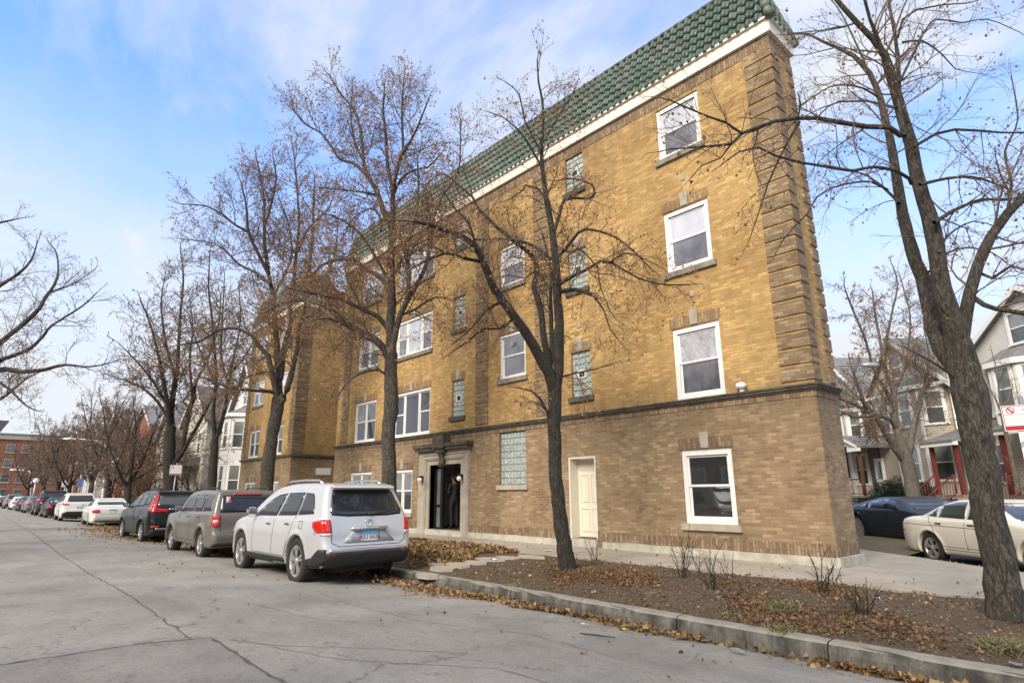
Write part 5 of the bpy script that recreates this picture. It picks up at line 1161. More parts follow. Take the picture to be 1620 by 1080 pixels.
# ================================================================ trees
def barkmat(name, a, b, moss=(.07, .08, .04)):
    q = NT(name); P = q.obj(); n = q.noise(q.scale(P, (16, 16, 4.5)), 1.7, 8, .78, 1.2); g = q.noise(P, 1.3, 4)
    c = q.ramp(n, [(.40, tuple(x * .34 for x in a)), (.49, a), (.60, b)]); c = q.mix(c, moss, q.ramp(g, [(.52, 0.0), (.7, .45)]))
    q.col(c); q.set(Roughness=.95); q.bump(n, 1.0, .05); return q.mat
M['bark'] = barkmat('linden_bark', (.066, .056, .046), (.165, .142, .115))
M['bark_g'] = barkmat('grey_bark', (.13, .112, .092), (.25, .22, .185))
M['bark_d'] = barkmat('dark_wet_bark', (.036, .030, .025), (.088, .074, .060))
M['twig'] = plain('twig_bark', (.15, .108, .082), .9, .3, 3)
M['twig_g'] = plain('grey_twig_bark', (.14, .115, .095), .9, .3, 3)
def leafmat(name, cols):
    q = NT(name); g = q.n('ShaderNodeNewGeometry'); q.col(q.ramp(g.outputs['Random Per Island'], [(i / (len(cols) - 1), c) for i, c in enumerate(cols)])); q.set(Roughness=.75)
    tr = q.n('ShaderNodeBsdfTranslucent'); q.l(q.b.inputs['Base Color'].links[0].from_socket, tr.inputs[0]); mx_ = q.n('ShaderNodeMixShader'); mx_.inputs[0].default_value = .3
    q.l(q.b.outputs[0], mx_.inputs[1]); q.l(tr.outputs[0], mx_.inputs[2]); q.l(mx_.outputs[0], q.t.nodes['Material Output'].inputs['Surface']); return q.mat
M['leaf'] = leafmat('dry_clinging_leaf', [(.18, .08, .035), (.33, .16, .065), (.44, .24, .10), (.26, .115, .05), (.48, .29, .13)])
M['litter'] = leafmat('fallen_leaf', [(.12, .065, .028), (.26, .155, .07), (.42, .29, .15), (.19, .10, .045), (.50, .36, .19), (.30, .17, .07)])
M['litter_d'] = leafmat('brown_fallen_leaf', [(.09, .05, .026), (.19, .11, .055), (.32, .21, .11), (.24, .13, .06), (.14, .075, .036)])

class Wood:
    """gathers tapering limbs as arrays"""
    def __init__(s): s.V = []; s.F = []; s.n = 0
    def limb(s, pts, rs, k):
        P_ = np.asarray(pts, float); n = len(P_); T_ = np.gradient(P_, axis=0); T_ /= np.linalg.norm(T_, axis=1)[:, None] + 1e-9
        ref = np.array([.31, .17, .93]) if abs(T_[0][2]) < .8 else np.array([.9, .3, .1])
        A = np.cross(T_, ref); A /= np.linalg.norm(A, axis=1)[:, None] + 1e-9; B = np.cross(T_, A)
        an = 2 * np.pi * np.arange(k) / k
        ring = P_[:, None] + np.asarray(rs)[:, None, None] * (np.cos(an)[None, :, None] * A[:, None] + np.sin(an)[None, :, None] * B[:, None])
        s.V.append(ring.reshape(-1, 3)); i = np.arange(n - 1)[:, None] * k + s.n; j = np.arange(k)[None]; j2 = (j + 1) % k
        s.F.append(np.stack([i + j, i + j2, i + k + j2, i + k + j], -1).reshape(-1, 4)); s.n += n * k
    def build(s, name, m, parent):
        return np_mesh(name, np.concatenate(s.V), np.concatenate(s.F), m, parent, smooth=True)

def smooth_path(pts, rs, step):
    """Catmull-Rom through traced points"""
    P_ = np.asarray(pts, float); rs = np.asarray(rs, float); n = len(P_); out = []; ro = []
    Q = np.vstack([2 * P_[0] - P_[1], P_, 2 * P_[-1] - P_[-2]])
    for i in range(n - 1):
        p0, p1, p2, p3 = Q[i], Q[i + 1], Q[i + 2], Q[i + 3]; m = max(1, int(np.linalg.norm(p2 - p1) / step))
        for k in range(m):
            t = k / m; out.append(.5 * ((2 * p1) + (-p0 + p2) * t + (2 * p0 - 5 * p1 + 4 * p2 - p3) * t * t + (-p0 + 3 * p1 - 3 * p2 + p3) * t ** 3)); ro.append(rs[i] + (rs[i + 1] - rs[i]) * t)
    out.append(P_[-1]); ro.append(rs[-1]); return np.array(out), np.array(ro)

class Tree:
    def __init__(s, seed, leafy=.5, lsize=.05, droop=0.0, up=.35, tw=1.0, minr=.0022, dens=1.0):
        s.g = np.random.default_rng(seed); s.main = Wood(); s.tw = Wood(); s.leaves = []; s.leafy = leafy; s.ls = lsize; s.droop = droop; s.up = up; s.k = tw; s.minr = minr; s.dens = dens; s.count = 0
    def sub(s, p, d, L, r, lev):
        """one shoot with its own side shoots"""
        g = s.g; n = max(3, min(7, int(L / .16) + 2)); st = L / (n - 1); pts = [p]; d = d / np.linalg.norm(d); q = p
        wob = .16 if lev else .11
        for i in range(n - 1):
            d = d + g.normal(0, wob, 3) + np.array([0, 0, s.up * .16 - s.droop * .12 * (i / n)]); d /= np.linalg.norm(d); q = q + d * st; pts.append(q)
        rs = np.linspace(r, max(s.minr, r * .35), n); (s.tw).limb(pts, rs, 5 if r > .02 else (4 if r > .008 else 3)); s.count += 1
        if lev >= 3 or L < .18:
            s.leaf(pts[-1], d); return
        m = int(s.dens * (L / (.14 if lev > 1 else .17)) + g.random())
        for k in range(m):
            t = .18 + .8 * (k + g.random()) / max(1, m); f = t * (n - 1); i = min(n - 2, int(f)); pp = pts[i] + (pts[i + 1] - pts[i]) * (f - i); dd = pts[i + 1] - pts[i]; dd /= np.linalg.norm(dd)
            sd_ = g.normal(0, 1, 3); sd_ -= dd * sd_.dot(dd); sd_ /= np.linalg.norm(sd_); a = .5 + .45 * g.random()
            s.sub(pp, dd * math.cos(a) + sd_ * math.sin(a), L * (.32 + .34 * g.random()) * (1.1 - .45 * t), max(s.minr * 1.2, rs[i] * .55), lev + 1)
        s.leaf(pts[-1], d)
    def leaf(s, p, d):
        if s.g.random() < s.leafy * 1.5:
            for _ in range(1 + (s.g.random() < .4)): s.leaves.append(p + s.g.normal(0, .03, 3))
    def trace(s, pts, rs, k=10, step=.18, shoots=1.0, first=.15, slen=(.5, 1.3), lev=0, scatter=.35, flat=None):
        P_, r_ = smooth_path(pts, rs, step)
        # unevenness of real wood
        P_ = P_ + s.g.normal(0, .05, P_.shape) * r_[:, None]; r_ = r_ * (1 + s.g.normal(0, .03, len(r_)))
        s.main.limb(P_, r_, k)
        L = np.linalg.norm(np.diff(P_, axis=0), axis=1); c = np.concatenate([[0], np.cumsum(L)]); tot = c[-1]
        m = int(tot * 3.4 * shoots * s.k)
        for i in range(m):
            t = tot * (first + (1 - first) * (i + s.g.random()) / max(1, m)); j = min(len(P_) - 2, int(np.searchsorted(c, t)) - 1 if t > 0 else 0); j = max(0, j)
            dd = P_[j + 1] - P_[j]; dd /= np.linalg.norm(dd) + 1e-9; sd_ = s.g.normal(0, 1, 3); sd_[2] += .25; sd_ -= dd * sd_.dot(dd); sd_ /= np.linalg.norm(sd_); a = .65 + .5 * s.g.random()
            ln = (slen[0] + (slen[1] - slen[0]) * s.g.random()) * (1.15 - .5 * t / tot); r0 = min(r_[j] * .45, .006 + ln * .009)
            s.sub(P_[j], dd * math.cos(a) + sd_ * math.sin(a), ln, r0, 1)
        s.sub(P_[-1], P_[-1] - P_[-2], slen[0] * .8, r_[-1], 1)
    def build(s, root, bark, twig, leaf):
        s.main.build('trunk', M[bark], root); s.tw.build('branches', M[twig], root)
        if s.leaves:
            V, F = leaf_cloud(np.array(s.leaves), s.g, s.ls, hang=True); o = np_mesh('leaves', V, F, M[leaf], root); o['kind'] = 'stuff'

def leaf_cloud(C_, g, size, hang=False, up=None):
    """curled two-face leaves, one island each"""
    n = len(C_); sz = size * (.55 + .75 * g.random(n))[:, None]
    a = g.normal(0, 1, (n, 3))
    if hang: a[:, 2] = -np.abs(a[:, 2]) - .6
    elif up is not None: a[:, 2] *= up
    a /= np.linalg.norm(a, axis=1)[:, None]; b = g.normal(0, 1, (n, 3))
    if not hang and up is not None: b[:, 2] *= up
    b -= a * np.sum(a * b, 1)[:, None]; b /= np.linalg.norm(b, axis=1)[:, None]; c = np.cross(a, b)
    if not hang: c[c[:, 2] < 0] *= -1
    cu = (.15 + .35 * g.random(n))[:, None]
    p0 = C_; p2 = C_ + a * sz; mid = C_ + a * sz * .45
    l = mid + b * sz * .40 + c * sz * cu; r = mid - b * sz * .40 + c * sz * cu * .8; tip = p2 + c * sz * .15
    V = np.stack([p0, l, tip, r], 1).reshape(-1, 3); i = np.arange(n)[:, None] * 4
    F = np.concatenate([i + np.array([[0, 1, 2]]), i + np.array([[0, 2, 3]])], 0); return V, F

def px_pts(pts, D, off=0.0, off2=None):
    """traced outline to points in space; the limb leaves the trunk plane by off..off2 metres along the view"""
    n = len(pts); o2 = off if off2 is None else off2
    return [on_d(p[0], p[1], D + off + (o2 - off) * (i / max(1, n - 1))) for i, p in enumerate(pts)]
def px_r(r, D): return r * D / 1060.0

def tree_at(name, label, X, Y, z, group='street trees in the planting strip'): return thing(name, label, 'tree', (X, Y, z), group=group)

# --- leaning multi-stem tree at the right
base = on_z(1592, 982, .15); D1 = dist_of(base); t1 = tree_at('linden_tree', 'large leaning multi-stem tree at the right edge, nearest of the street trees', base[0], base[1], .12)
T = Tree(11, .15, .042, up=.0, droop=.5, tw=1.6, minr=.0017, dens=1.15)
def L(pts, r0, r1, off=0, off2=None, **kw):
    rs = np.linspace(px_r(r0, TD), px_r(r1, TD), len(pts)) * K1; T.trace(px_pts(pts, TD, off, off2), rs, **kw)
TD = D1; K1 = .80
T.trace(px_pts([(1600, 1000), (1594, 965), (1587, 925), (1577, 870), (1562, 790), (1547, 700), (1537, 640), (1524, 580), (1512, 530)], TD), [px_r(r, TD) * .84 for r in (43, 35, 30, 29, 28, 29, 32, 31, 22)], k=16, step=.12, shoots=.0)
L([(1538, 620), (1515, 585), (1492, 550), (1478, 520), (1470, 480), (1460, 440), (1449, 415), (1433, 358), (1425, 321), (1418, 280), (1410, 228), (1400, 187), (1393, 156), (1376, 117), (1350, 88), (1324, 75), (1304, 67), (1278, 54), (1247, 54)], 22, 2, 0, 1.6, k=12, shoots=.5, first=.5)
L([(1522, 585), (1511, 518), (1490, 456), (1480, 389), (1470, 342), (1459, 311), (1449, 270), (1441, 228), (1428, 187), (1418, 150), (1407, 114), (1400, 88), (1381, 62), (1356, 36), (1332, 10), (1295, -40), (1260, -100)], 22, 3, 0, -.6, k=12, shoots=.5, first=.5)
L([(1518, 560), (1529, 498), (1534, 461), (1547, 420), (1568, 373), (1594, 337), (1622, 309), (1670, 270), (1720, 200)], 15, 7, 0, -.4, k=12, shoots=.7, first=.3)
for pts, r0, r1, o1, o2 in [
    ([(1430, 215), (1423, 176), (1422, 130), (1420, 93), (1417, 62), (1412, 36), (1407, 10), (1400, -40)], 6, 3, -.5, -.2), ([(1403, 95), (1387, 57), (1376, 31), (1368, 0), (1362, -50)], 5, 3, -.5, -.9),
    ([(1425, 215), (1407, 202), (1371, 200), (1330, 194), (1293, 187), (1262, 187), (1226, 192), (1200, 201), (1174, 211), (1157, 228), (1130, 231), (1104, 233), (1060, 236)], 6.5, 1.6, -.5, -1.6),
    ([(1174, 211), (1148, 194), (1122, 185), (1104, 178), (1081, 168), (1061, 159), (1041, 154)], 2.6, 1, -1.4, -2.0), ([(1265, 192), (1247, 223), (1231, 254), (1215, 290), (1200, 337), (1185, 380)], 3, 1, -1.0, -.6),
    ([(1157, 228), (1140, 250), (1110, 262), (1090, 285)], 2, .9, -1.3, -1.5), ([(1442, 290), (1438, 282), (1418, 270), (1381, 264), (1350, 270), (1309, 264), (1267, 257), (1226, 246), (1200, 233), (1170, 240), (1140, 262)], 4.6, 1.2, -.3, -1.8),
    ([(1421, 322), (1418, 316), (1397, 296), (1371, 277), (1340, 268), (1310, 262)], 4.5, 2, .6, 1.2), ([(1405, 300), (1379, 288), (1350, 289), (1314, 298), (1293, 311), (1278, 337), (1257, 358), (1236, 384), (1222, 410)], 3, 1, .6, -.5),
    ([(1418, 171), (1405, 168), (1371, 160), (1330, 161), (1299, 171), (1267, 187)], 3.6, 1, -.5, .6), ([(1393, 156), (1366, 140), (1340, 135), (1314, 137), (1288, 153), (1257, 176), (1235, 200)], 3, 1, .9, 0),
    ([(1446, 232), (1480, 212), (1511, 205), (1552, 207), (1584, 210), (1625, 210), (1660, 220)], 4, 1.5, -.4, -1), ([(1455, 292), (1500, 282), (1537, 280), (1573, 290), (1610, 306), (1650, 320)], 4, 1.5, -.4, .6),
    ([(1478, 352), (1511, 332), (1552, 316), (1594, 316), (1625, 306)], 5, 2.4, -.3, .8), ([(1423, 130), (1449, 78), (1459, 57), (1480, 31), (1521, 36), (1563, 31), (1615, 52)], 3, 1, -.5, .4),
    ([(1420, 60), (1428, 31), (1449, 16), (1490, 8), (1532, 5), (1580, -10)], 3, 1, -.3, -.6), ([(1428, 67), (1459, 65), (1490, 86), (1511, 109), (1553, 117)], 2.5, .8, -.4, .2), ([(1538, 470), (1556, 482), (1575, 488), (1625, 496), (1680, 500)], 6, 5, 0, -.5),
    ([(1470, 430), (1500, 400), (1530, 392), (1570, 400), (1610, 430)], 3, 1, 0, .9), ([(1545, 430), (1570, 440), (1600, 420), (1630, 430)], 4, 2, 0, -.6), ([(1515, 600), (1480, 575), (1452, 560), (1430, 548)], 3, 1, 0, -.4),
    ([(1376, 117), (1350, 60), (1330, 20), (1300, -20)], 3, 1.5, 1.0, 1.3), ([(1594, 337), (1600, 290), (1590, 240), (1610, 190), (1600, 120)], 4, 1.4, -.2, .5), ([(1485, 400), (1500, 372), (1540, 350), (1580, 360)], 3, 1, -.2, .4)]:
    L(pts, r0, r1, o1, o2, k=7, shoots=1.15, slen=(.3, .85))
T.build(t1, 'bark', 'twig', 'leaf'); K1 = 1.0

# --- middle tree before the facade
base = on_z(900, 903, .14); TD = dist_of(base); t2 = tree_at('linden_tree', 'dark bare tree before the facade between the cream door and the stone entrance', base[0], base[1], .11)
T = Tree(22, .46, .046, up=-.1, droop=.9, tw=1.7, minr=.0022, dens=1.15)
T.trace(px_pts([(902, 912), (898, 900), (893, 870), (888, 830), (882, 780), (878, 740), (877, 690), (878, 645), (877, 610), (876, 596)], TD), [px_r(r, TD) for r in (20, 15.5, 13.8, 12.8, 12, 11.5, 11.7, 12.5, 12.5, 11)], k=14, step=.12, shoots=0)
L([(878, 620), (883, 584), (884, 536), (885, 512), (882, 476), (881, 444), (879, 407), (875, 381), (872, 356), (867, 330), (863, 304), (859, 278), (857, 252), (857, 226), (859, 200), (858, 160), (852, 130), (850, 95)], 10.5, 1.4, 0, -.3, k=10, shoots=.5, first=.3)
L([(878, 625), (868, 589), (859, 575), (844, 548), (830, 524), (815, 503), (796, 476), (782, 457), (774, 438), (762, 407), (752, 389), (731, 374), (713, 366), (700, 363), (680, 355), (655, 350)], 11, 3, 0, -1.8, k=10, shoots=.9, first=.35)
L([(876, 612), (866, 560), (859, 524), (856, 493), (850, 471), (844, 454), (850, 426), (840, 402), (819, 387), (806, 376), (788, 361), (770, 343), (757, 330), (747, 311), (728, 296), (715, 283), (700, 275)], 7, 1.6, 0, .8, k=9, shoots=1, first=.3)
L([(877, 600), (873, 536), (872, 500), (871, 471), (872, 430), (866, 400), (858, 370)], 5.5, 2, 0, 1.0, k=8, shoots=.8, first=.3)
for pts, r0, r1, o1, o2 in [([(880, 410), (900, 387), (915, 368), (928, 362), (949, 366), (975, 376), (1000, 395), (1030, 425)], 3.6, 1.2, -.1, -.9), ([(884, 450), (907, 436), (928, 426), (949, 414), (967, 415), (980, 423), (1010, 440), (1050, 450), (1090, 450)], 4, 1, 0, -1.5),
    ([(877, 365), (885, 340), (892, 317), (907, 313), (933, 314), (941, 306), (938, 293), (923, 286), (897, 282), (880, 286)], 3.6, 1.3, -.2, .5), ([(884, 462), (910, 458), (938, 467)], 4.5, 3.4, 0, -.6), ([(875, 672), (866, 652), (854, 630), (842, 619), (813, 612)], 3.2, 1, 0, -.5),
    ([(888, 596), (909, 590), (940, 584), (970, 575)], 2.2, .9, 0, .3), ([(872, 410), (845, 389), (819, 381), (791, 378), (752, 379), (741, 366), (720, 355)], 3.6, 1.2, -.1, .9), ([(864, 315), (850, 298), (832, 293), (824, 304), (800, 318)], 2.8, 1, -.2, .4),
    ([(857, 265), (850, 252), (840, 234), (824, 210), (814, 200), (795, 185), (775, 178)], 2.6, .9, -.2, -.5), ([(814, 503), (790, 520), (765, 520), (740, 540), (710, 560)], 2.8, .9, -.3, -.9), ([(796, 476), (770, 490), (745, 520), (715, 545)], 2.6, .9, -.5, -1.3),
    ([(767, 415), (740, 410), (705, 400), (680, 410), (650, 425)], 3.6, 1.2, -.9, -1.4), ([(758, 400), (748, 372), (742, 352), (720, 330), (700, 300)], 2.6, 1, -1, -1.6), ([(860, 225), (880, 190), (905, 150), (915, 125)], 1.8, .8, -.3, .1), ([(856, 240), (830, 190), (822, 150), (800, 130)], 1.8, .8, -.3, -.8),
    ([(905, 387), (925, 400), (945, 425), (950, 455), (965, 490)], 2, .8, -.4, -.7), ([(938, 467), (955, 490), (965, 520), (985, 545)], 1.8, .7, -.6, -.8), ([(965, 415), (990, 400), (1020, 410), (1050, 425)], 1.6, .7, -.8, -1.5), ([(850, 426), (830, 440), (805, 435), (780, 442)], 2, .8, .4, .9)]:
    L(pts, r0, r1, o1, o2, k=6, shoots=1.3, slen=(.35, 1.1))
T.build(t2, 'bark_d', 'twig', 'leaf')

# --- tree beyond the silver car
b3 = on_y(616, 780, 8.1); TD = dist_of(b3); t3 = tree_at('linden_tree', 'tall spreading tree rising behind the silver car, left of the entrance', b3[0], b3[1], .11)
T = Tree(33, .62, .055, up=.1, droop=.4, tw=1.5, minr=.0028, dens=1.15)
T.trace([np.array([b3[0] + .02, b3[1], .0]), *px_pts([(615, 850), (614, 800), (616, 740), (614, 690), (619, 640), (618, 600), (619, 560)], TD)], [px_r(r, TD) for r in (19, 15, 13, 12.4, 12, 13, 12, 12)], k=14, step=.15, shoots=0)
for pts, r0, r1, o1, o2 in [([(617, 575), (604, 550), (587, 536), (562, 522), (534, 508), (520, 503), (495, 505)], 6, 1.5, 0, -1), ([(614, 560), (596, 539), (562, 521), (547, 510), (525, 491), (499, 478), (475, 475), (451, 478), (425, 490)], 7.5, 2.5, 0, .8),
    ([(617, 525), (599, 502), (569, 487), (540, 473), (510, 467), (481, 461), (455, 455)], 5, 1.6, 0, -.9), ([(616, 460), (606, 443), (584, 428), (562, 413), (533, 411), (507, 421), (492, 436), (470, 440)], 5, 1.5, 0, 1.2),
    ([(619, 560), (617, 520), (619, 489), (619, 433), (619, 396), (622, 359), (621, 322), (621, 296), (614, 270), (610, 211), (606, 174), (608, 144)], 9.5, 1.6, 0, -.4),
    ([(622, 365), (608, 337), (597, 304), (582, 278), (575, 256), (571, 211), (560, 174), (540, 150), (520, 118)], 6, 1.4, 0, .9), ([(621, 300), (634, 248), (641, 237), (656, 211), (667, 185), (679, 155)], 4, 1.2, 0, -.8), ([(638, 243), (636, 174), (640, 112)], 3, 1.2, -.4, -.2),
    ([(621, 310), (634, 285), (653, 270), (679, 263), (700, 240)], 3.4, 1.2, 0, .8), ([(585, 282), (560, 259), (538, 252), (523, 230), (508, 211), (482, 196), (464, 174)], 3.6, 1.2, .4, 1.2), ([(600, 309), (571, 304), (538, 300), (497, 296)], 2.6, 1, .3, -.4),
    ([(621, 550), (627, 520), (634, 495), (644, 474), (647, 435), (644, 404), (646, 378), (655, 350), (662, 300), (660, 250)], 6.5, 1.5, 0, -1), ([(642, 480), (665, 440), (679, 400), (685, 350), (700, 310), (725, 270), (729, 190)], 4.5, 1.3, -.2, .9),
    ([(575, 256), (560, 220), (555, 180), (558, 140)], 2.4, 1, .8, 1.3), ([(630, 500), (655, 490), (690, 470), (715, 475)], 3, 1, 0, .7), ([(612, 440), (590, 400), (570, 370), (545, 350), (520, 340)], 3.4, 1.2, 0, -.8), ([(619, 440), (645, 400), (670, 380), (700, 372)], 3, 1, 0, .5),
    ([(616, 600), (600, 585), (570, 590), (545, 610), (530, 640)], 2.4, 1, 0, -.6), ([(604, 365), (600, 340), (585, 330), (560, 345), (540, 380)], 2.6, 1, .2, 1.0)]:
    L(pts, r0, r1, o1, o2, k=7, shoots=1.25, slen=(.55, 1.6))
T.build(t3, 'bark', 'twig', 'leaf')

# --- next tree, before the court
b4 = on_y(422, 780, 8.2); TD = dist_of(b4); t4 = tree_at('linden_tree', 'forked tree with a swollen trunk before the second brick building', b4[0], b4[1], .10)
T = Tree(44, .58, .065, up=.25, tw=1.15, minr=.0042, dens=.95)
T.trace([np.array([b4[0], b4[1], .0]), *px_pts([(421, 790), (422, 765), (424, 735), (429, 700), (435, 665), (441, 630)], TD)], [px_r(r, TD) for r in (15, 12, 11.2, 12, 10.5, 10.8, 11)], k=12, step=.2, shoots=0)
for pts, r0, r1, o1, o2 in [([(440, 640), (437, 624), (430, 588), (425, 564), (408, 545), (398, 530), (378, 520), (348, 521), (318, 539), (285, 545)], 6, 1.4, 0, -1.5), ([(441, 630), (441, 600), (439, 570), (437, 530), (434, 492), (431, 462), (425, 433), (419, 388), (418, 353), (418, 320), (412, 280), (405, 248)], 7, 1.3, 0, .5),
    ([(441, 640), (449, 631), (459, 600), (466, 569), (470, 554), (473, 518), (484, 477), (493, 388), (496, 329), (498, 280)], 6.5, 1.3, 0, -.8), ([(444, 600), (449, 551), (461, 507), (458, 486), (464, 447), (470, 388), (473, 353), (470, 299), (464, 236)], 5.5, 1.3, 0, 1),
    ([(425, 433), (408, 400), (393, 367), (390, 329), (381, 287)], 4, 1.2, .2, -1.2), ([(393, 367), (372, 356), (351, 338), (327, 326), (292, 323)], 2.8, 1, -.5, -1.5), ([(428, 450), (407, 433), (378, 418), (360, 400), (339, 385), (289, 378)], 3.2, 1, 0, 1.5),
    ([(438, 622), (427, 619), (396, 617), (360, 612), (330, 600)], 4.4, 1.5, 0, -1.5), ([(432, 470), (452, 430), (462, 400), (455, 350), (440, 310)], 2.8, 1, 0, 1), ([(470, 400), (490, 360), (520, 330), (530, 300)], 2.6, 1, .6, 0), ([(485, 470), (515, 440), (530, 400), (535, 350)], 2.6, 1, -.4, -1),
    ([(430, 588), (410, 590), (385, 600), (365, 630)], 2.2, 1, 0, .8), ([(418, 360), (430, 320), (437, 280), (432, 250)], 2.4, 1, .4, -.6)]:
    L(pts, r0, r1, o1, o2, k=6, shoots=1.15, step=.3, slen=(.7, 2.2))
T.build(t4, 'bark', 'twig', 'leaf')

# --- slim forked tree and heavy forked tree farther along
b5 = on_y(335, 780, 8.2); TD = dist_of(b5); t5 = tree_at('linden_tree', 'slim forked tree before the white frame houses', b5[0], b5[1], .10)
T = Tree(55, .3, .08, up=.3, tw=.8, minr=.0075, dens=.75)
T.trace([np.array([b5[0], b5[1], 0.0]), *px_pts([(334, 790), (335, 770), (337, 738), (339, 704), (340, 690)], TD)], [px_r(r, TD) for r in (10, 8, 7.4, 7, 6.6, 6)], k=10, step=.3, shoots=0)
for pts, r0, r1, o1, o2 in [([(340, 695), (338, 671), (337, 649), (342, 604), (340, 560), (335, 500), (330, 455), (332, 400)], 4.4, 1, 0, -1), ([(340, 692), (347, 684), (355, 649), (360, 622), (366, 582), (371, 560), (380, 510), (378, 450)], 4.4, 1, 0, 1), ([(341, 610), (325, 570), (310, 540), (300, 500)], 2.4, .8, 0, 1), ([(362, 612), (350, 560), (352, 500), (355, 440)], 2.4, .8, .5, -1), ([(366, 590), (390, 560), (405, 530)], 2, .8, .5, 1)]:
    L(pts, r0, r1, o1, o2, k=6, step=.4, shoots=.9, slen=(.9, 2.4))
T.build(t5, 'bark_d', 'twig', 'leaf')
b6 = on_y(268, 780, 8.2); TD = dist_of(b6); t6 = tree_at('linden_tree', 'thick forked tree behind the small parking sign', b6[0], b6[1], .10)
T = Tree(66, .25, .09, up=.3, tw=.75, minr=.0085, dens=.75)
T.trace([np.array([b6[0], b6[1], 0.0]), *px_pts([(268, 785), (269, 765), (268, 738), (268, 704), (270, 676)], TD)], [px_r(r, TD) for r in (14, 11.5, 10.5, 10, 9.5, 9)], k=12, step=.3, shoots=0)
for pts, r0, r1, o1, o2 in [([(268, 690), (265, 640), (258, 600), (250, 560), (240, 520), (225, 480)], 5, 1, 0, -1.5), ([(270, 680), (273, 627), (280, 590), (282, 560), (285, 500), (290, 440), (285, 395)], 6, 1, 0, 1), ([(270, 750), (276, 733), (289, 716), (304, 687), (320, 660), (333, 635), (350, 600)], 5, 1.4, 0, -1), ([(287, 716), (296, 671), (305, 630), (311, 604), (331, 560), (345, 520), (350, 470)], 4.6, 1, 0, 1.5),
    ([(266, 660), (245, 630), (220, 610), (195, 600), (175, 595)], 3, .8, 0, 1), ([(264, 640), (240, 600), (215, 570), (190, 545)], 2.8, .8, 0, -1), ([(278, 600), (262, 540), (255, 480), (262, 430)], 3, .8, .5, 0), ([(305, 630), (300, 570), (305, 520), (300, 470)], 2.6, .8, 0, 0)]:
    L(pts, r0, r1, o1, o2, k=6, step=.5, shoots=.9, slen=(1.0, 2.8))
T.build(t6, 'bark_d', 'twig', 'leaf')

# --- tree beyond the left edge whose limbs reach into view
TD = 24.0; rt = on_d(-75, 800, TD); t7 = tree_at('street_tree', 'bare tree whose limbs reach in from beyond the left edge', rt[0], rt[1], .0, None)
T = Tree(77, .18, .06, up=.25, tw=1.2, minr=.0035, dens=1.0)
T.trace([np.array([rt[0], rt[1], -.2]), *px_pts([(-75, 760), (-72, 700), (-70, 650), (-66, 610), (-60, 580)], TD)], [px_r(r, TD) for r in (22, 17, 16, 15, 14, 12)], k=12, step=.3, shoots=0)
for pts, r0, r1, o1, o2 in [([(-62, 590), (-30, 570), (0, 542), (34, 515), (62, 488), (72, 470), (86, 450), (92, 429), (89, 400), (75, 380)], 6, .9, 0, 2), ([(-60, 600), (-30, 590), (0, 570), (44, 553), (68, 532), (82, 515), (130, 484), (154, 462)], 5, .8, 0, -1), ([(-62, 612), (0, 585), (35, 588), (68, 585), (103, 577), (140, 580), (180, 573)], 6, .9, 0, 0), ([(80, 462), (113, 450), (130, 440), (151, 425)], 2, .7, 1.5, 2), ([(-64, 600), (-40, 500), (-10, 460), (30, 432), (50, 410), (60, 380)], 5, .9, 0, -1),
    ([(-66, 610), (-55, 500), (-45, 400), (-20, 360), (10, 350), (35, 345)], 6, .9, 0, 1), ([(-60, 640), (-20, 640), (10, 625), (40, 600), (60, 590)], 3.6, .9, 0, 1.5), ([(-62, 620), (-20, 600), (10, 612), (40, 640), (60, 650)], 3.4, .9, 0, -1.5)]:
    L(pts, r0, r1, o1, o2, k=6, shoots=1.0, slen=(.6, 1.7))
T.build(t7, 'bark', 'twig', 'leaf')

# --- side street tree before the frame houses
tb = on_z(1447, 800, .14); pS = on_n(1448, 790, 20.9); TD = dist_of(pS); t8 = tree_at('street_tree', 'grey forked tree before the beige frame houses across the side street', pS[0], pS[1], .1, None)
T = Tree(88, .30, .09, up=.3, tw=1.0, minr=.006, dens=1.0)
T.trace([np.array([pS[0], pS[1], .0]), *px_pts([(1448, 795), (1445, 780), (1438, 744), (1431, 718), (1424, 699), (1420, 685)], TD)], [px_r(r, TD) for r in (17, 13.5, 11.5, 10.5, 11, 9, 6)], k=12, step=.3, shoots=0)
for pts, r0, r1, o1, o2 in [([(1436, 735), (1416, 708), (1398, 680), (1383, 655), (1366, 636), (1358, 612), (1345, 575)], 7, 1.5, 0, -1.5), ([(1424, 700), (1416, 665), (1416, 636), (1411, 612), (1402, 588), (1395, 552), (1385, 500), (1380, 460)], 7, 1.4, 0, 1), ([(1418, 676), (1409, 663), (1392, 658), (1368, 648), (1344, 636), (1325, 629), (1310, 615)], 4.6, 1.4, 0, -1),
    ([(1434, 728), (1440, 704), (1445, 675), (1455, 641), (1460, 617), (1484, 598), (1500, 575)], 7, 1.4, 0, 1.5), ([(1416, 650), (1402, 619), (1382, 583), (1370, 540), (1345, 480), (1335, 450)], 4, 1.2, .4, -1), ([(1414, 625), (1418, 610), (1431, 583), (1436, 552), (1440, 500), (1425, 440)], 4, 1.2, .5, 1.5), ([(1398, 560), (1410, 500), (1420, 450), (1412, 420)], 2.6, 1, .7, 0), ([(1460, 617), (1470, 570), (1462, 520)], 2.6, 1, 1, 0), ([(1383, 655), (1350, 660), (1330, 650)], 3, 1, -1, -1.5)]:
    L(pts, r0, r1, o1, o2, k=6, step=.4, shoots=1, slen=(.7, 2.0))
T.build(t8, 'bark_g', 'twig_g', 'leaf')
pS = on_n(1612, 790, 21.0); TD = dist_of(pS); t9 = tree_at('young_tree', 'thin young tree beside the no parking sign across the side street', pS[0], pS[1], .1, None)
T = Tree(99, .1, .09, up=.4, tw=.5, minr=.006, dens=.7)
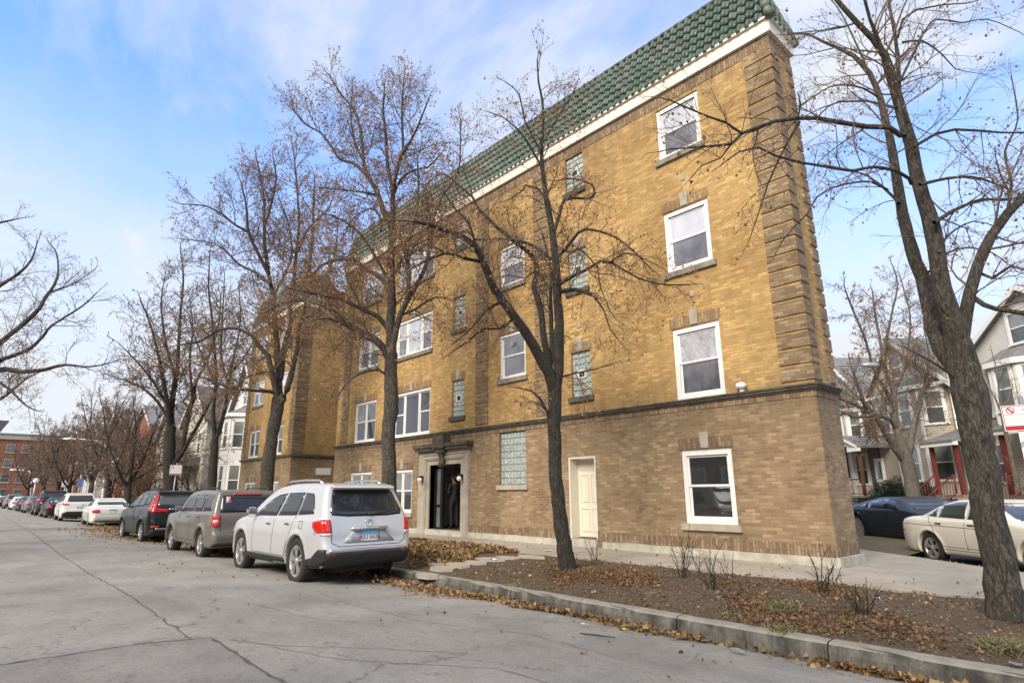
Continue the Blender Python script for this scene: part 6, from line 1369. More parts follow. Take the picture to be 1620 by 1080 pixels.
T.trace([np.array([pS[0], pS[1], .0]), *px_pts([(1612, 790), (1606, 750), (1598, 715), (1590, 680), (1586, 652)], TD)], [px_r(r, TD) for r in (5, 4.2, 4, 3.6, 3, 2.6)], k=8, step=.3, shoots=.5)
for pts in ([(1586, 655), (1580, 620), (1578, 590), (1570, 560)], [(1587, 655), (1596, 630), (1602, 610)], [(1584, 650), (1572, 625), (1565, 612)], [(1605, 760), (1625, 742), (1640, 730)]): L(pts, 2, .8, 0, .6, k=5, step=.4, shoots=.9, slen=(.5, 1.2))
T.build(t9, 'bark_g', 'twig_g', 'leaf')

# --- generic bare trees for the street beyond, yards and side street
def wild_tree(name, label, seed, H, leafy, rt_=.2, group=None, multi=1, spread=.55):
    g = np.random.default_rng(seed); r = thing(name, label, 'tree', (0, 0, 0), group=group); T_ = Tree(seed, leafy * .6, .11, up=.3, tw=.5, minr=.010, dens=.62)
    p = np.array([0, 0, -.2]); fork = H * (.20 + .08 * g.random()); lean = g.normal(0, .03, 2)
    top = np.array([lean[0] * fork, lean[1] * fork, fork]); T_.trace([p, (p + top) / 2, top], [rt_ * 1.25, rt_, rt_ * .9], k=10, step=.5, shoots=0)
    n = 4 + multi
    for i in range(n):
        a = 2 * math.pi * (i + g.random() * .7) / n; tilt = spread * (.35 + .9 * g.random()); q = top.copy() - [0, 0, g.random() * fork * .2]; pts = [q]; d = np.array([math.cos(a) * math.sin(tilt), math.sin(a) * math.sin(tilt), math.cos(tilt)])
        ln = (H - fork) * (.75 + .3 * g.random()); m = 7
        for k in range(m):
            d = d + g.normal(0, .10, 3) + np.array([0, 0, .09]); d /= np.linalg.norm(d); q = q + d * ln / m; pts.append(q)
        r0 = rt_ * (.42 + .2 * g.random()); T_.trace(pts, np.linspace(r0, .015, m + 1), k=7, step=.6, shoots=.85, first=.15, slen=(1.0, 3.0))
        for _ in range(2):
            j = 1 + int(g.random() * (m - 2)); dd = pts[j + 1] - pts[j]; dd /= np.linalg.norm(dd); s_ = g.normal(0, 1, 3); s_ -= dd * s_.dot(dd); s_ /= np.linalg.norm(s_); e = dd * .75 + s_ * .6; q2 = pts[j]; pp = [q2]
            for k in range(4): e = e + g.normal(0, .1, 3) + np.array([0, 0, .08]); e /= np.linalg.norm(e); q2 = q2 + e * ln * .13; pp.append(q2)
            T_.trace(pp, np.linspace(r0 * .5, .012, 5), k=5, step=.6, shoots=.9, slen=(.9, 2.2))
    T_.build(r, 'bark_d', 'twig', 'leaf'); return r
protos = [wild_tree('bare_tree', '', 301, 11.5, .2, .24, multi=1), wild_tree('bare_tree', '', 302, 9.5, .3, .2, multi=2, spread=.8), wild_tree('bare_tree', '', 303, 13, .12, .26, multi=0, spread=.5)]
rows = [(-47, 8.3, 1, .95, 'crooked dark tree just past the thick forked tree, arching over the street lamp'), (-55, 8.2, 0, .9, 'bare tree beside the near street lamp'), (-64, 8.3, 2, .85, 'tall bare tree past the street lamp in the strip'), (-74, 8.0, 1, 1.0, 'broad bare tree farther along the strip'),
        (-86, 8.0, 0, 1.0, 'bare tree near the blue street sign'), (-100, 7.8, 2, .9, 'bare tree two before the far street lamp'), (-116, 7.5, 1, 1.1, 'bare tree by the far street lamp'), (-58, 15, 1, 1.0, 'yard tree behind the sidewalk past the white houses'), (-72, 14.5, 0, 1.05, 'yard tree before the far red houses'),
        (-88, 14, 1, 1.1, 'dense yard tree past the red houses'), (-105, 13.5, 2, 1.0, 'yard tree near the corner of the brick block'), (-52, 13.2, 1, .62, 'low leaning yard tree beside the picket steps'), (-125, 12.5, 0, 1.1, 'bare tree before the red brick block'), (-95, 20, 2, 1.1, 'tall tree behind the far yards'), (-66, 11.3, 1, .7, 'small dense tree by the sidewalk in the middle distance')]
for i, (x, y, k, sc, lb) in enumerate(rows):
    c = copy_tree(protos[k]); c['label'] = lb; c['group'] = 'bare trees down the street'; c.location = (x, y, .05); c.rotation_euler = (0, 0, i * 2.1 + .4); c.scale = (sc, sc, sc)
for i, (s_, n_, k, sc, lb) in enumerate([(-52, 21, 0, .8, 'bare tree far down the side street behind the corner'), (-44, 30, 2, .9, 'tree behind the left frame house on the side street'), (-24, 36, 2, .95, 'tree rising behind the frame houses at the right'), (-16, 21, 0, .85, 'side street tree beyond the right edge')]):
    c = copy_tree(protos[k]); c['label'] = lb; c['group'] = 'bare trees on the side street'; p = sn(s_, n_); c.location = (p[0], p[1], .05); c.rotation_euler = (0, 0, i * 1.7 + 1); c.scale = (sc, sc, sc)
for p in protos:
    for ch in [c for c in bpy.data.objects if c.parent == p]: bpy.data.objects.remove(ch)
    bpy.data.objects.remove(p)

# --- leafless shrubs in the strip
def shrub(label, x, y, h, seed, n=9, dead=False):
    g = np.random.default_rng(seed); r = thing('bare_shrub', label, 'shrub', (x, y, zs(x, y) - .02), group='leafless shrubs in the soil strip'); T_ = Tree(seed, 0, .03, up=.4, tw=1.0, minr=.0016, dens=1.2)
    for i in range(n):
        a = 2 * math.pi * i / n + g.random(); t = .05 + .28 * g.random(); L_ = h * (.55 + .5 * g.random()); q = np.array([x + .04 * math.cos(a), y + .04 * math.sin(a), zs(x, y) - .02]); d = np.array([math.cos(a) * math.sin(t), math.sin(a) * math.sin(t), math.cos(t)]); pts = [q]
        for k in range(5): d = d + g.normal(0, .20, 3) + [0, 0, .1]; d /= np.linalg.norm(d); q = q + d * L_ / 5; pts.append(q)
        P_, r_ = smooth_path(pts, np.linspace(.007 if not dead else .010, .0025, 6), .08); T_.main.limb(P_, r_, 5)
        for _ in range(5 if not dead else 4): j = int(len(P_) * (.35 + .6 * g.random())) - 1; e = d + g.normal(0, .6, 3); T_.sub(P_[j], e, L_ * .3, .003, 2)
    T_.main.build('stems', M['bark_d'], r); T_.tw.build('twigs', M['bark_d'], r)
for lb, px_, py_, h, sd_, n, dd in [('first shrub right of the middle tree trunk', 940, 885, .55, 1, 5, False), ('dense upright shrub before the lower corner window', 1080, 914, .85, 2, 9, False), ('thin shrub just right of the dense upright one', 1127, 932, .75, 3, 7, False), ('sparse low shrub with two stems past the thin one', 1155, 915, .45, 4, 3, False),
        ('tall forked shrub before the building corner', 1301, 939, .80, 5, 6, True), ('twiggy shrub right of the tall forked one', 1318, 925, .40, 6, 4, False), ('low broad shrub of cut stems near the sidewalk end', 1365, 971, .48, 7, 9, True)]:
    p = on_z(px_, py_, .16); shrub(lb, p[0], p[1], h, sd_, n, dd)
# ================================================================ opposite trees for the reflections
for i, (x, y, k, lb) in enumerate([(-19, -9.5, t3, 'opposite street tree mirrored in the upper windows'), (-7.5, -10.5, t2, 'opposite street tree behind the viewpoint'), (1.5, -9.5, t4, 'opposite street tree near the corner')]):
    c = copy_tree(k); c['label'] = lb; c['group'] = 'street trees on the opposite side'; c.name = 'street_tree'; c.location = (x, y, .0); c.rotation_euler = (0, 0, 2 + i)

# ================================================================ leaf litter, grass, stones
def on_ground(x, y):
    return np.where(y < YC, .1 - .225 * ((y - 1.5) / 4.95) ** 2, np.where(y < YC + .18, .096, .095))
def zsv(x, y):
    t = (y - YC) / 3.5; b = .075 + .075 * t + .05 * np.sin(np.clip(t, 0, 1) * np.pi)
    return b + .012 * np.sin(x * 3.1 + y * 2) * np.sin(y * 4.3 - x) + .008 * np.sin(x * 9 + 2 * y) - .03 * (y > 9.9)
def litter(name, X, Y, Z, size, m, seed, flat=.35, kind='stuff', jz=.01):
    g = np.random.default_rng(seed); C_ = np.stack([X, Y, Z + g.random(len(X)) * jz + .006], 1); V, F = leaf_cloud(C_, g, size, up=flat); o = np_mesh(name, V, F, M[m]); return tag(o, kind=kind)
g = np.random.default_rng(9)
# gutter band: dense near the car, thinning towards the viewer
X = []; Y = []
n = 15000; x = -40 + 42 * g.random(n); wd = np.clip(.16 + .12 * np.sin(x * 1.3) + .10 * np.sin(x * 3.7 + 1) + np.where(x < -8, .28, 0) + np.where(x < -17, .5, 0) + np.where((x < -24) & (x > -34), .9, 0), .06, 2.4)
y = YC - .01 - np.abs(g.normal(0, 1, n)) * wd * .62; keep = (g.random(n) < np.where(x > -6.2, .55, 1)) & ~((x > -3.9) & (x < -2.75) & (y < YC - .05)); x, y = x[keep], y[keep]
litter('gutter_leaves', x, y, on_ground(x, y), .075, 'litter', 1, .45, jz=.05)
# loose leaves on the road
n = 160; x = -25 + 27 * g.random(n); y = 2.5 + 3.9 * g.random(n) ** .5; litter('road_leaves', x, y, on_ground(x, y), .055, 'litter_d', 2)
# strip litter in patches
n = 80000; x = -9.1 + 13 * g.random(n); y = YC + .2 + 3.25 * g.random(n)
f = np.sin(x * 1.7 + y * .9) + np.sin(x * .8 - y * 2.3 + 1) + .8 * np.sin(x * 3.9 + y * 3.1) + np.exp(-((x + 4.2) ** 2 / 2.6 + (y - 7.6) ** 2 / .7)) * 2.2 + np.exp(-((x + 6.4) ** 2 / 1.0 + (y - 7.9) ** 2 / .35)) * 2.2 - .5
keep = g.random(n) < np.clip(f * .30, .05, .85); x, y = x[keep], y[keep]; litter('strip_leaves', x, y, zsv(x, y), .040, 'litter_d', 3, .4, jz=.02)
n = 900; x = -9.1 + 13 * g.random(n); y = YC + .2 + 3.25 * g.random(n); litter('pale_strip_leaves', x, y, zsv(x, y), .05, 'litter', 4, .5, jz=.03)
# raked leaf carpet beyond the stepping stones
n = 30000; x = -9.6 - 28 * g.random(n) ** 1.4; y = YC + .25 + 3.3 * g.random(n); e = -10.4 - .35 * (y - 8) - .3 * np.sin(y * 3); hgt = np.clip((e - x) * .2, 0, .09) * np.clip((y - 7.3) / .7, 0, 1) * np.clip((10.0 - y) / .4, 0, 1)
keep = (x < e) & ((y > 7.35) | (g.random(n) < .14) | (x < -19)); x, y, hgt = x[keep], y[keep], hgt[keep]; litter('leaf_carpet', x, y, zsv(x, y) + hgt * (.6 + .4 * g.random(len(x))), .085, 'litter', 5, .5, jz=.05)
# grass thatch under it all along the far verge
n = 9000; x = -38 - 60 * g.random(n) ** 1.6; y = YC + .2 + 3.3 * g.random(n); litter('far_verge_leaves', x, y, np.full(n, .13), .12, 'litter', 6, .5)
# a few leaves on the sidewalk and verge of the side street
n = 90; x = -17 + 15 * g.random(n); y = 9.98 + 1.9 * g.random(n); litter('sidewalk_leaves', x, y, np.full(n, .168), .05, 'litter_d', 7)
n = 500; s_ = -20 + 18 * g.random(n); nn = 9.1 + 1.05 * g.random(n); P_ = SD[None] * s_[:, None] + SN[None] * nn[:, None]; litter('side_verge_leaves', P_[:, 0], P_[:, 1], .15 - .22 * (nn - 9.08) / 1.17, .06, 'litter_d', 8)
n = 2500; s_ = -45 + 22 * g.random(n); nn = 20.3 + 3 * g.random(n); P_ = SD[None] * s_[:, None] + SN[None] * nn[:, None]; litter('far_side_leaves', P_[:, 0], P_[:, 1], np.full(n, .15), .1, 'litter', 12)
# twig litter on the soil
W_ = Wood()
for _ in range(260):
    x, y = -9 + 12 * g.random(), YC + .25 + 3.1 * g.random(); a = g.random() * 6.28; l_ = .06 + .22 * g.random(); z = zs(x, y) + .012; p0 = np.array([x, y, z]); p1 = p0 + [math.cos(a) * l_, math.sin(a) * l_, .01]
    W_.limb([p0, (p0 + p1) / 2 + [0, 0, .012], p1], [.003, .003, .002], 3)
tag(W_.build('twig_litter', M['twig'], None), kind='stuff')
# pebbles and crumbs on soil and road edge
n = 2600; x = -9 + 12 * g.random(n); y = YC - .5 + 3.9 * g.random(n) ** .8; y = np.where((y > YC - .02) & (y < YC + .2), y + .25, y); z = np.where(y > YC, zsv(x, y), on_ground(x, y)); C_ = np.stack([x, y, z], 1); s_ = (.004 + .010 * g.random(n) ** 2)[:, None, None]
oc = np.array([[1, 0, 0], [0, 1, 0], [-1, 0, 0], [0, -1, 0], [0, 0, .8]])[None] * s_; V = (C_[:, None] + oc).reshape(-1, 3); i = np.arange(n)[:, None] * 5; F = np.concatenate([i + np.array([[0, 1, 4]]), i + np.array([[1, 2, 4]]), i + np.array([[2, 3, 4]]), i + np.array([[3, 0, 4]])])
tag(np_mesh('pebbles', V, F, M['kerb']), kind='stuff')
# dry grass tufts
q = NT('tuft_blade'); gg = q.n('ShaderNodeNewGeometry'); q.col(q.ramp(gg.outputs['Random Per Island'], [(0, (.07, .085, .03)), (.4, (.13, .135, .05)), (.75, (.26, .21, .11)), (1, (.32, .27, .16))])); q.set(Roughness=.7); M['blade'] = q.mat
def blades(C_, g, h, sp, wdt=.004):
    n = len(C_); a = g.normal(0, sp, (n, 3)); a[:, 2] = 1; a /= np.linalg.norm(a, axis=1)[:, None]; hh = h * (.4 + .8 * g.random(n))[:, None]; s_ = np.cross(a, g.normal(0, 1, (n, 3))); s_ /= np.linalg.norm(s_, axis=1)[:, None]; out = a * [1, 1, 0]
    m = C_ + a * hh * .55 ; t = C_ + a * hh * .9 + out * hh * .5 - [0, 0, .0]; V = np.stack([C_ - s_ * wdt, C_ + s_ * wdt, m + s_ * wdt * .8, m - s_ * wdt * .8, t], 1).reshape(-1, 3); i = np.arange(n)[:, None] * 5
    return V, np.concatenate([i + np.array([[0, 1, 2]]), i + np.array([[0, 2, 3]]), i + np.array([[3, 2, 4]])])
for i, (px_, py_, r_, h_, n, lb) in enumerate([(1243, 965, .13, .15, 800, 'round straw-green grass tuft in the middle of the right soil strip'), (1236, 987, .12, .09, 400, 'small green grass tuft between the round tuft and the kerb'), (1590, 1022, .17, .14, 900, 'wide grass tuft by the foot of the leaning tree'), (1010, 922, .22, .05, 500, 'flat pale grass patch left of the dense upright shrub'), (1035, 938, .2, .06, 500, 'flat dry grass patch right of the shrubless middle'), (1170, 966, .2, .05, 400, 'faint dry grass patch left of the round tuft'), (820, 920, .2, .04, 400, 'thin flattened grass patch left of the middle tree'), (790, 900, .25, .05, 500, 'thin grass patch by the stepping stones')]):
    p = on_z(px_, py_, .15); C_ = np.stack([p[0] + g.normal(0, r_ * .5, n), p[1] + g.normal(0, r_ * .5, n), np.zeros(n)], 1); C_[:, 2] = zsv(C_[:, 0], C_[:, 1]) - .005; V, F = blades(C_, g, h_, .8); o = np_mesh('grass_tuft', V, F, M['blade']); tag(o, lb, 'grass tuft', 'grass tufts in the soil strip')
n = 16000; s_ = -22 + 21 * g.random(n); nn = 9.1 + 1.1 * g.random(n); P_ = SD[None] * s_[:, None] + SN[None] * nn[:, None]; V, F = blades(np.stack([P_[:, 0], P_[:, 1], .145 - .22 * (nn - 9.08) / 1.17], 1), g, .06, .9, .005); tag(np_mesh('verge_grass', V, F, M['blade']), kind='stuff')
# stepping stones
for i, (px_, py_, a, b_, lb) in enumerate([(677, 903, .34, .2, 'stepping stone nearest the kerb'), (700, 897, .36, .22, 'stepping stone second from the kerb'), (724, 893, .40, .2, 'stepping stone third from the kerb'), (752, 891, .36, .2, 'stepping stone fourth from the kerb'), (776, 886, .42, .22, 'stepping stone behind the fourth one'), (806, 884, .40, .2, 'stepping stone second from the sidewalk'), (838, 882, .42, .24, 'stepping stone touching the sidewalk'), (690, 890, .3, .2, 'stepping stone half under the leaves')]):
    p = on_z(px_, py_, .15); gg = np.random.default_rng(60 + i); k = 7; poly = [(p[0] + a * (.8 + .35 * gg.random()) * math.cos(6.283 * j / k + .3 * gg.random()), p[1] + b_ * (.85 + .3 * gg.random()) * math.sin(6.283 * j / k)) for j in range(k)]
    m = MB(); z = zs(p[0], p[1]); m.prism(poly, lambda q_, t: (q_[0], q_[1], t), z - .03, z + .028); o = m.build('stepping_stone', M['walk']); tag(o, 'flat grey ' + lb, 'stone', 'stepping stones across the strip')
# litter pieces
def scrap(name, label, px_, py_, z, sx, sy, m, crumple=.02, ang=0):
    p = on_z(px_, py_, z); gg = np.random.default_rng(int(px_)); V = []; 
    for i in range(5):
        for j in range(5):
            u, v = (i / 4 - .5) * sx, (j / 4 - .5) * sy; V.append((p[0] + u * math.cos(ang) - v * math.sin(ang), p[1] + u * math.sin(ang) + v * math.cos(ang), p[2] + .008 + crumple * gg.random()))
    F = [(i * 5 + j, i * 5 + j + 1, i * 5 + j + 6, i * 5 + j + 5) for i in range(4) for j in range(4)]; o = np_mesh(name, V, F, M[m]); return tag(o, label, 'litter', 'bits of litter')
q = NT('wrapper_print'); q.col(q.ramp(q.noise(q.pos(), 30, 2), [(.40, (.03, .05, .35)), (.47, (.75, .75, .78)), (.53, (.65, .04, .08)), (.6, (.08, .2, .6))])); q.set(Roughness=.3); M['wrap'] = q.mat
M['pink'] = plain('pink_paper', (.6, .2, .45), .5, .2, 30); M['yellow'] = plain('yellow_paper', (.8, .65, .03), .5, .1, 30); M['foil'] = plain('silver_foil', (.6, .62, .66), .25, .3, 40, metallic=.7); M['paper'] = plain('grey_paper', (.6, .62, .68), .7, .1, 20)
scrap('wrapper', 'crumpled blue, red and white wrapper in the gutter leaves', 661, 927, -.06, .16, .10, 'wrap', .05, .4); scrap('wrapper', 'small pink scrap beside the blue wrapper', 645, 921, -.06, .12, .04, 'pink', .02, .3); scrap('paper_scrap', 'tiny bright yellow scrap at the gutter edge', 988, 996, -.06, .05, .05, 'yellow', .01)
scrap('paper_scrap', 'pale scrap left of the yellow one', 925, 988, -.04, .10, .04, 'paper', .01, .2); scrap('flattened_can', 'flattened silver can at the road edge below the kerb joint', 1168, 1030, -.07, .17, .06, 'foil', .02, -.2); scrap('paper_scrap', 'folded pale paper on the stepping stones', 781, 886, .18, .14, .09, 'paper', .04); scrap('paper_scrap', 'white scraps on the sidewalk near the middle tree', 868, 871, .17, .25, .1, 'paper', .012)
scrap('paper_scrap', 'white scrap beside the low broad shrub', 1388, 947, .16, .07, .05, 'paper', .02); scrap('cup_lid', 'white speck right of the leaning tree foot', 1552, 985, .15, .06, .05, 'paper', .01); scrap('flattened_can', 'round silver lid in the soil near the right edge', 1607, 1051, .12, .09, .07, 'foil', .01)
W_ = Wood(); p0, p1 = on_z(918, 1003, -.03), on_z(973, 1010, -.03); W_.limb([p0 + [0, 0, .012], (p0 + p1) / 2 + [0, 0, .014], p1 + [0, 0, .012]], [.007, .008, .005], 6); tag(W_.build('fallen_stick', M['bark_d'], None), 'thin dark stick lying on the road near the gutter', 'stick')
W_ = Wood(); P_ = [on_z(1532, 1020, .14) + [0, 0, .03], on_z(1570, 1023, .14) + [0, 0, .04], on_z(1600, 1030, .14) + [0, 0, .03], on_z(1640, 1042, .14) + [0, 0, .03]]; W_.limb(P_, [.004, .007, .008, .010], 6); W_.limb([P_[1], on_z(1556, 1012, .14) + [0, 0, .05]], [.005, .003], 4); tag(W_.build('fallen_branch', M['bark_g'], None), 'broken pale branch lying before the leaning tree', 'branch')

# ================================================================ signs and lamps
def text_mesh(txt, size, mat_, name, parent, M4):
    cu = bpy.data.curves.new(name, 'FONT'); cu.body = txt; cu.size = size; cu.align_x = 'CENTER'; cu.align_y = 'CENTER'; cu.extrude = .0008
    o = bpy.data.objects.new('tmp', cu); COL.objects.link(o); dg = bpy.context.evaluated_depsgraph_get(); me = bpy.data.meshes.new_from_object(o.evaluated_get(dg)); bpy.data.objects.remove(o); me.materials.clear(); me.materials.append(M[mat_]); me.transform(M4); return link(name, me, parent)
M['sign_w'] = plain('sign_white', (.74, .74, .76), .4, .04, 10); M['sign_r'] = plain('sign_red', (.42, .02, .03), .4, .1, 10); M['sign_b'] = plain('sign_blue', (.16, .26, .50), .4, .1, 10)
def face(c, nrm):
    n = Vector(nrm).normalized(); x_ = Vector((0, 0, 1)).cross(n).normalized(); z_ = n.cross(x_); m_ = Matrix((x_, z_, n)).transposed().to_4x4(); m_.translation = Vector(c); return m_
def no_parking(name, label, c, nrm, w, h, pole, arrow=True, lower=True, pole_off=.0):
    o = thing(name, label, 'road sign', (pole[0], pole[1], .1)); Mx = face(c, nrm)
    def pl(x0, x1, y0, y1, z0, z1, m_, nm, r=.0):
        b_ = MB(lambda a, d, e: tuple(Mx @ Vector((a, d, e)))); b_.box(x0, x1, y0, y1, z0, z1); return b_.build(nm, M[m_], o)
    pl(-w / 2, w / 2, -h / 2, h / 2, -.002, .002, 'sign_w', 'sign_panel'); t_ = .006 * w / .3
    b_ = MB(lambda a, d, e: tuple(Mx @ Vector((a, d, e))))
    for x0, x1, y0, y1 in ((-w / 2 + .008, w / 2 - .008, h / 2 - .014, h / 2 - .008), (-w / 2 + .008, -w / 2 + .014, -h / 2 + .01, h / 2 - .014), (w / 2 - .014, w / 2 - .008, -h / 2 + .01, h / 2 - .014), (-w / 2 + .014, w / 2 - .014, -h / 2 + .008, -h / 2 + .055), (-w / 2 + .02, w / 2 - .02, h * .13, h * .14)): b_.box(x0, x1, y0, y1, .002, .0035)
    rc = (-w / 2 + w * .22, h * .30); R_ = h * .135
    b_.prism([(rc[0] + R_ * math.cos(a), rc[1] + R_ * math.sin(a)) for a in np.linspace(0, 6.283, 25)[:-1]], lambda p, t: (p[0], p[1], t), .002, .003)
    if arrow: b_.prism([(.0, h * .29), (w * .25, h * .29), (w * .25, h * .25), (w * .40, h * .305), (w * .25, h * .36), (w * .25, h * .32), (.0, h * .32)], lambda p, t: (p[0], p[1], t), .002, .0035)
    b_.build('sign_print', M['sign_r'], o); b_ = MB(lambda a, d, e: tuple(Mx @ Vector((a, d, e)))); r2 = R_ * .78
    b_.prism([(rc[0] + r2 * math.cos(a), rc[1] + r2 * math.sin(a)) for a in np.linspace(0, 6.283, 25)[:-1]], lambda p, t: (p[0], p[1], t), .003, .004); b_.build('sign_disc', M['sign_w'], o)
    text_mesh('P', R_ * 1.5, 'black', 'sign_letter', o, Mx @ Matrix.Translation((rc[0], rc[1], .0046)))
    b_ = MB(lambda a, d, e: tuple(Mx @ Vector((a, d, e)))); k = r2 * .72; b_.prism([(rc[0] - k - .004, rc[1] + k - .004), (rc[0] - k + .006, rc[1] + k + .006), (rc[0] + k + .006, rc[1] - k + .006), (rc[0] + k - .006, rc[1] - k - .006)], lambda p, t: (p[0], p[1], t), .0058, .0066); b_.build('sign_bar', M['sign_r'], o)
    if lower: text_mesh('TOW ZONE', .036 * w / .3, 'sign_w', 'sign_letters', o, Mx @ Matrix.Translation((0, -h / 2 + .031, .004)))
    m_ = MB(); m_.tube([(pole[0], pole[1], .0), (pole[0], pole[1], c[2] + h / 2 + .1)], .028, 8); m_.build('post', M['metal'], o); return o, Mx
# big sign at the right frame edge: the panel's left part is in view
c = on_d(1619, 660, 6.6); nr_ = (-c[0] + .3, -c[1], 0)
o, Mx = no_parking('parking_sign', 'white and red no parking tow zone sign at the right edge', (c[0], c[1], c[2]), (nr_[0] * 1, nr_[1], 0), .36, .285, (c[0] + nr_[0] * -.02 + .03, c[1] + .06, 0))
b_ = MB(lambda a, d, e: tuple(Mx @ Vector((a, d, e)))); b_.box(-.07, .23, -.56, -.12, -.02, -.012); b_.build('lower_panel', M['sign_w'], o); b_ = MB(lambda a, d, e: tuple(Mx @ Vector((a, d, e)))); b_.prism([(-.07, -.33), (.23, -.21), (.23, -.15), (-.07, -.27)], lambda p, t: (p[0], p[1], t), -.012, -.010); b_.build('lower_print', M['metal'], o)
c = on_d(278, 743, dist_of(b6) - 4.0); no_parking('parking_sign', 'pink-edged parking sign before the thick forked tree', c, (1, -.25, 0), .50, .46, (c[0] + .1 - .2, c[1] + .05, 0), False)
c = on_y(127, 763, 8.0); o = thing('street_sign', 'blue sign on a post among the far trees', 'road sign', (c[0], c[1], .1)); m = MB(); m.box(c[0] - .02, c[0] + .02, c[1] - .26, c[1] + .26, c[2] - .36, c[2] + .36); m.build('sign_panel', M['sign_b'], o); m = MB(); m.tube([(c[0] - .1, c[1], 0), (c[0] - .1, c[1], c[2] + .7)], .06, 6); m.build('post', M['metal'], o)
c = on_y(104, 765, 8.2); o = thing('street_sign', 'pale sign on a post left of the blue one', 'road sign', (c[0], c[1], .1)); m = MB(); m.box(c[0] - .02, c[0] + .02, c[1] - .36, c[1] + .36, c[2] - .34, c[2] + .34); m.build('sign_panel', M['sign_w'], o); m = MB(); m.tube([(c[0] - .1, c[1], 0), (c[0] - .1, c[1], c[2] + .6)], .06, 6); m.build('post', M['metal'], o)
def cobra(label, D, pts, head, foot, r):
    q_ = [on_d(a, b_, D) for a, b_ in pts]; f = q_[0]; o = thing('street_lamp', label, 'street lamp', (f[0], f[1], 0), group='curved street lamps down the street'); m = MB(); m.tube([(f[0], f[1], 0)] + q_, [r * 1.5] + list(np.linspace(r * 1.3, r * .5, len(q_))), 8); m.build('pole', M['white'], o)
    h_ = [on_d(a, b_, D) for a, b_ in head]; m = MB(); m.tube(h_, [r * .5, r * 1.0, r * 1.1, r * .3], 8); m.build('lamp_head', M['white'], o); m = MB(); m.tube([(h_[1][0], h_[1][1], h_[1][2]), (h_[1][0], h_[1][1], h_[1][2] + r * 2)], r * .4, 6); m.build('photocell', M['white'], o)
pL = on_y(162, 780, 8.2); cobra('near curved street lamp with a long arm over the parked cars', dist_of(pL), [(163, 783), (165, 760), (168, 735), (171, 722), (170, 710), (165, 703), (157, 698), (147, 696), (130, 694.5), (116, 694)], [(118, 694), (112, 693.6), (106, 693.8), (99, 693.5)], 0, .085)
pL = on_y(47, 780, 8.0); cobra('small far street lamp before the red brick block', dist_of(pL), [(47, 785), (48, 770), (50.5, 757), (50, 749), (46, 745), (38, 743.5), (26, 743)], [(27, 743), (23, 742.6), (19, 742.8), (15, 743)], 0, .14)
c = on_y(57, 760, 7.5); o = thing('globe_lamp', 'round lamp on a short post near the far street lamp', 'street lamp', (c[0], c[1], 0)); m = MB(); m.tube([(c[0], c[1], 0), (c[0], c[1], c[2])], .1, 6); m.build('post', M['metal'], o); m = MB(); m.ball((c[0], c[1], c[2]), .35, .35, .4); m.build('globe', M['globe'], o)
c = on_y(184, 732, 8.1); o = thing('globe_lamp', 'round lamp head on a post behind the near curved street lamp', 'street lamp', (c[0], c[1], 0)); m = MB(); m.tube([(c[0], c[1], 0), (c[0], c[1], c[2])], .07, 6); m.build('post', M['black'], o); m = MB(); m.ball((c[0], c[1], c[2]), .32, .32, .36); m.build('globe', M['globe'], o)
# dark leafless thicket by the white sedan
for i, (px_, D_, lb) in enumerate([(205, 0, 'dense brushy thicket on the strip beyond the white older sedan'), (222, 0, 'second thicket of thin stems before the thick forked tree')]):
    p = on_y(px_, 790, 9.3); g2 = np.random.default_rng(70 + i); o = thing('thicket', lb, 'shrub', (p[0], p[1], .1)); T_ = Tree(70 + i, .25, .10, up=.4, tw=.8, minr=.007, dens=.9)
    for k in range(9):
        a = g2.random() * 6.28; d = np.array([math.cos(a) * .35, math.sin(a) * .35, 1.]); q_ = np.array([p[0] + .3 * math.cos(a), p[1] + .3 * math.sin(a), .05]); pts = [q_]
        for _ in range(5): d = d + g2.normal(0, .18, 3); d /= np.linalg.norm(d); q_ = q_ + d * .75; pts.append(q_)
        T_.trace(pts, np.linspace(.05, .012, 6), k=5, step=.5, shoots=1.2, slen=(.5, 1.3))
    T_.build(o, 'bark_d', 'twig', 'leaf')

# ================================================================ person in the doorway, looking at a phone
M['skin'] = plain('skin', (.42, .24, .17), .5, .08, 8); M['hair'] = plain('dark_hair', (.04, .022, .014), .6, .3, 40); M['cloth'] = plain('black_jacket', (.012, .012, .014), .85, .3, 8, .2); M['trouser'] = plain('black_trousers', (.014, .014, .017), .85, .3, 8, .2)
PXP = on_y(719, 790, YF + .55)
pr_ = thing('person', 'person in black standing in the open entrance looking down at a phone', 'person', (PXP[0], YF + .55, .35), math.pi * .93)
def skin_mesh(name, joints, edges, mat_, parent, root=0, sub=2):
    me = bpy.data.meshes.new(name); me.from_pydata([j[0] for j in joints], edges, []); o = link(name, me, parent); me.materials.append(M[mat_])
    s_ = o.modifiers.new('skin', 'SKIN'); s_.use_smooth_shade = True
    for i, j in enumerate(joints): me.skin_vertices[0].data[i].radius = (j[1], j[2] if len(j) > 2 else j[1]); me.skin_vertices[0].data[i].use_root = (i == root)
    sb = o.modifiers.new('sub', 'SUBSURF'); sb.levels = sb.render_levels = sub
    dg = bpy.context.evaluated_depsgraph_get(); m2 = bpy.data.meshes.new_from_object(o.evaluated_get(dg)); o.modifiers.clear(); o.data = m2
    for p_ in m2.polygons: p_.use_smooth = True
    return o
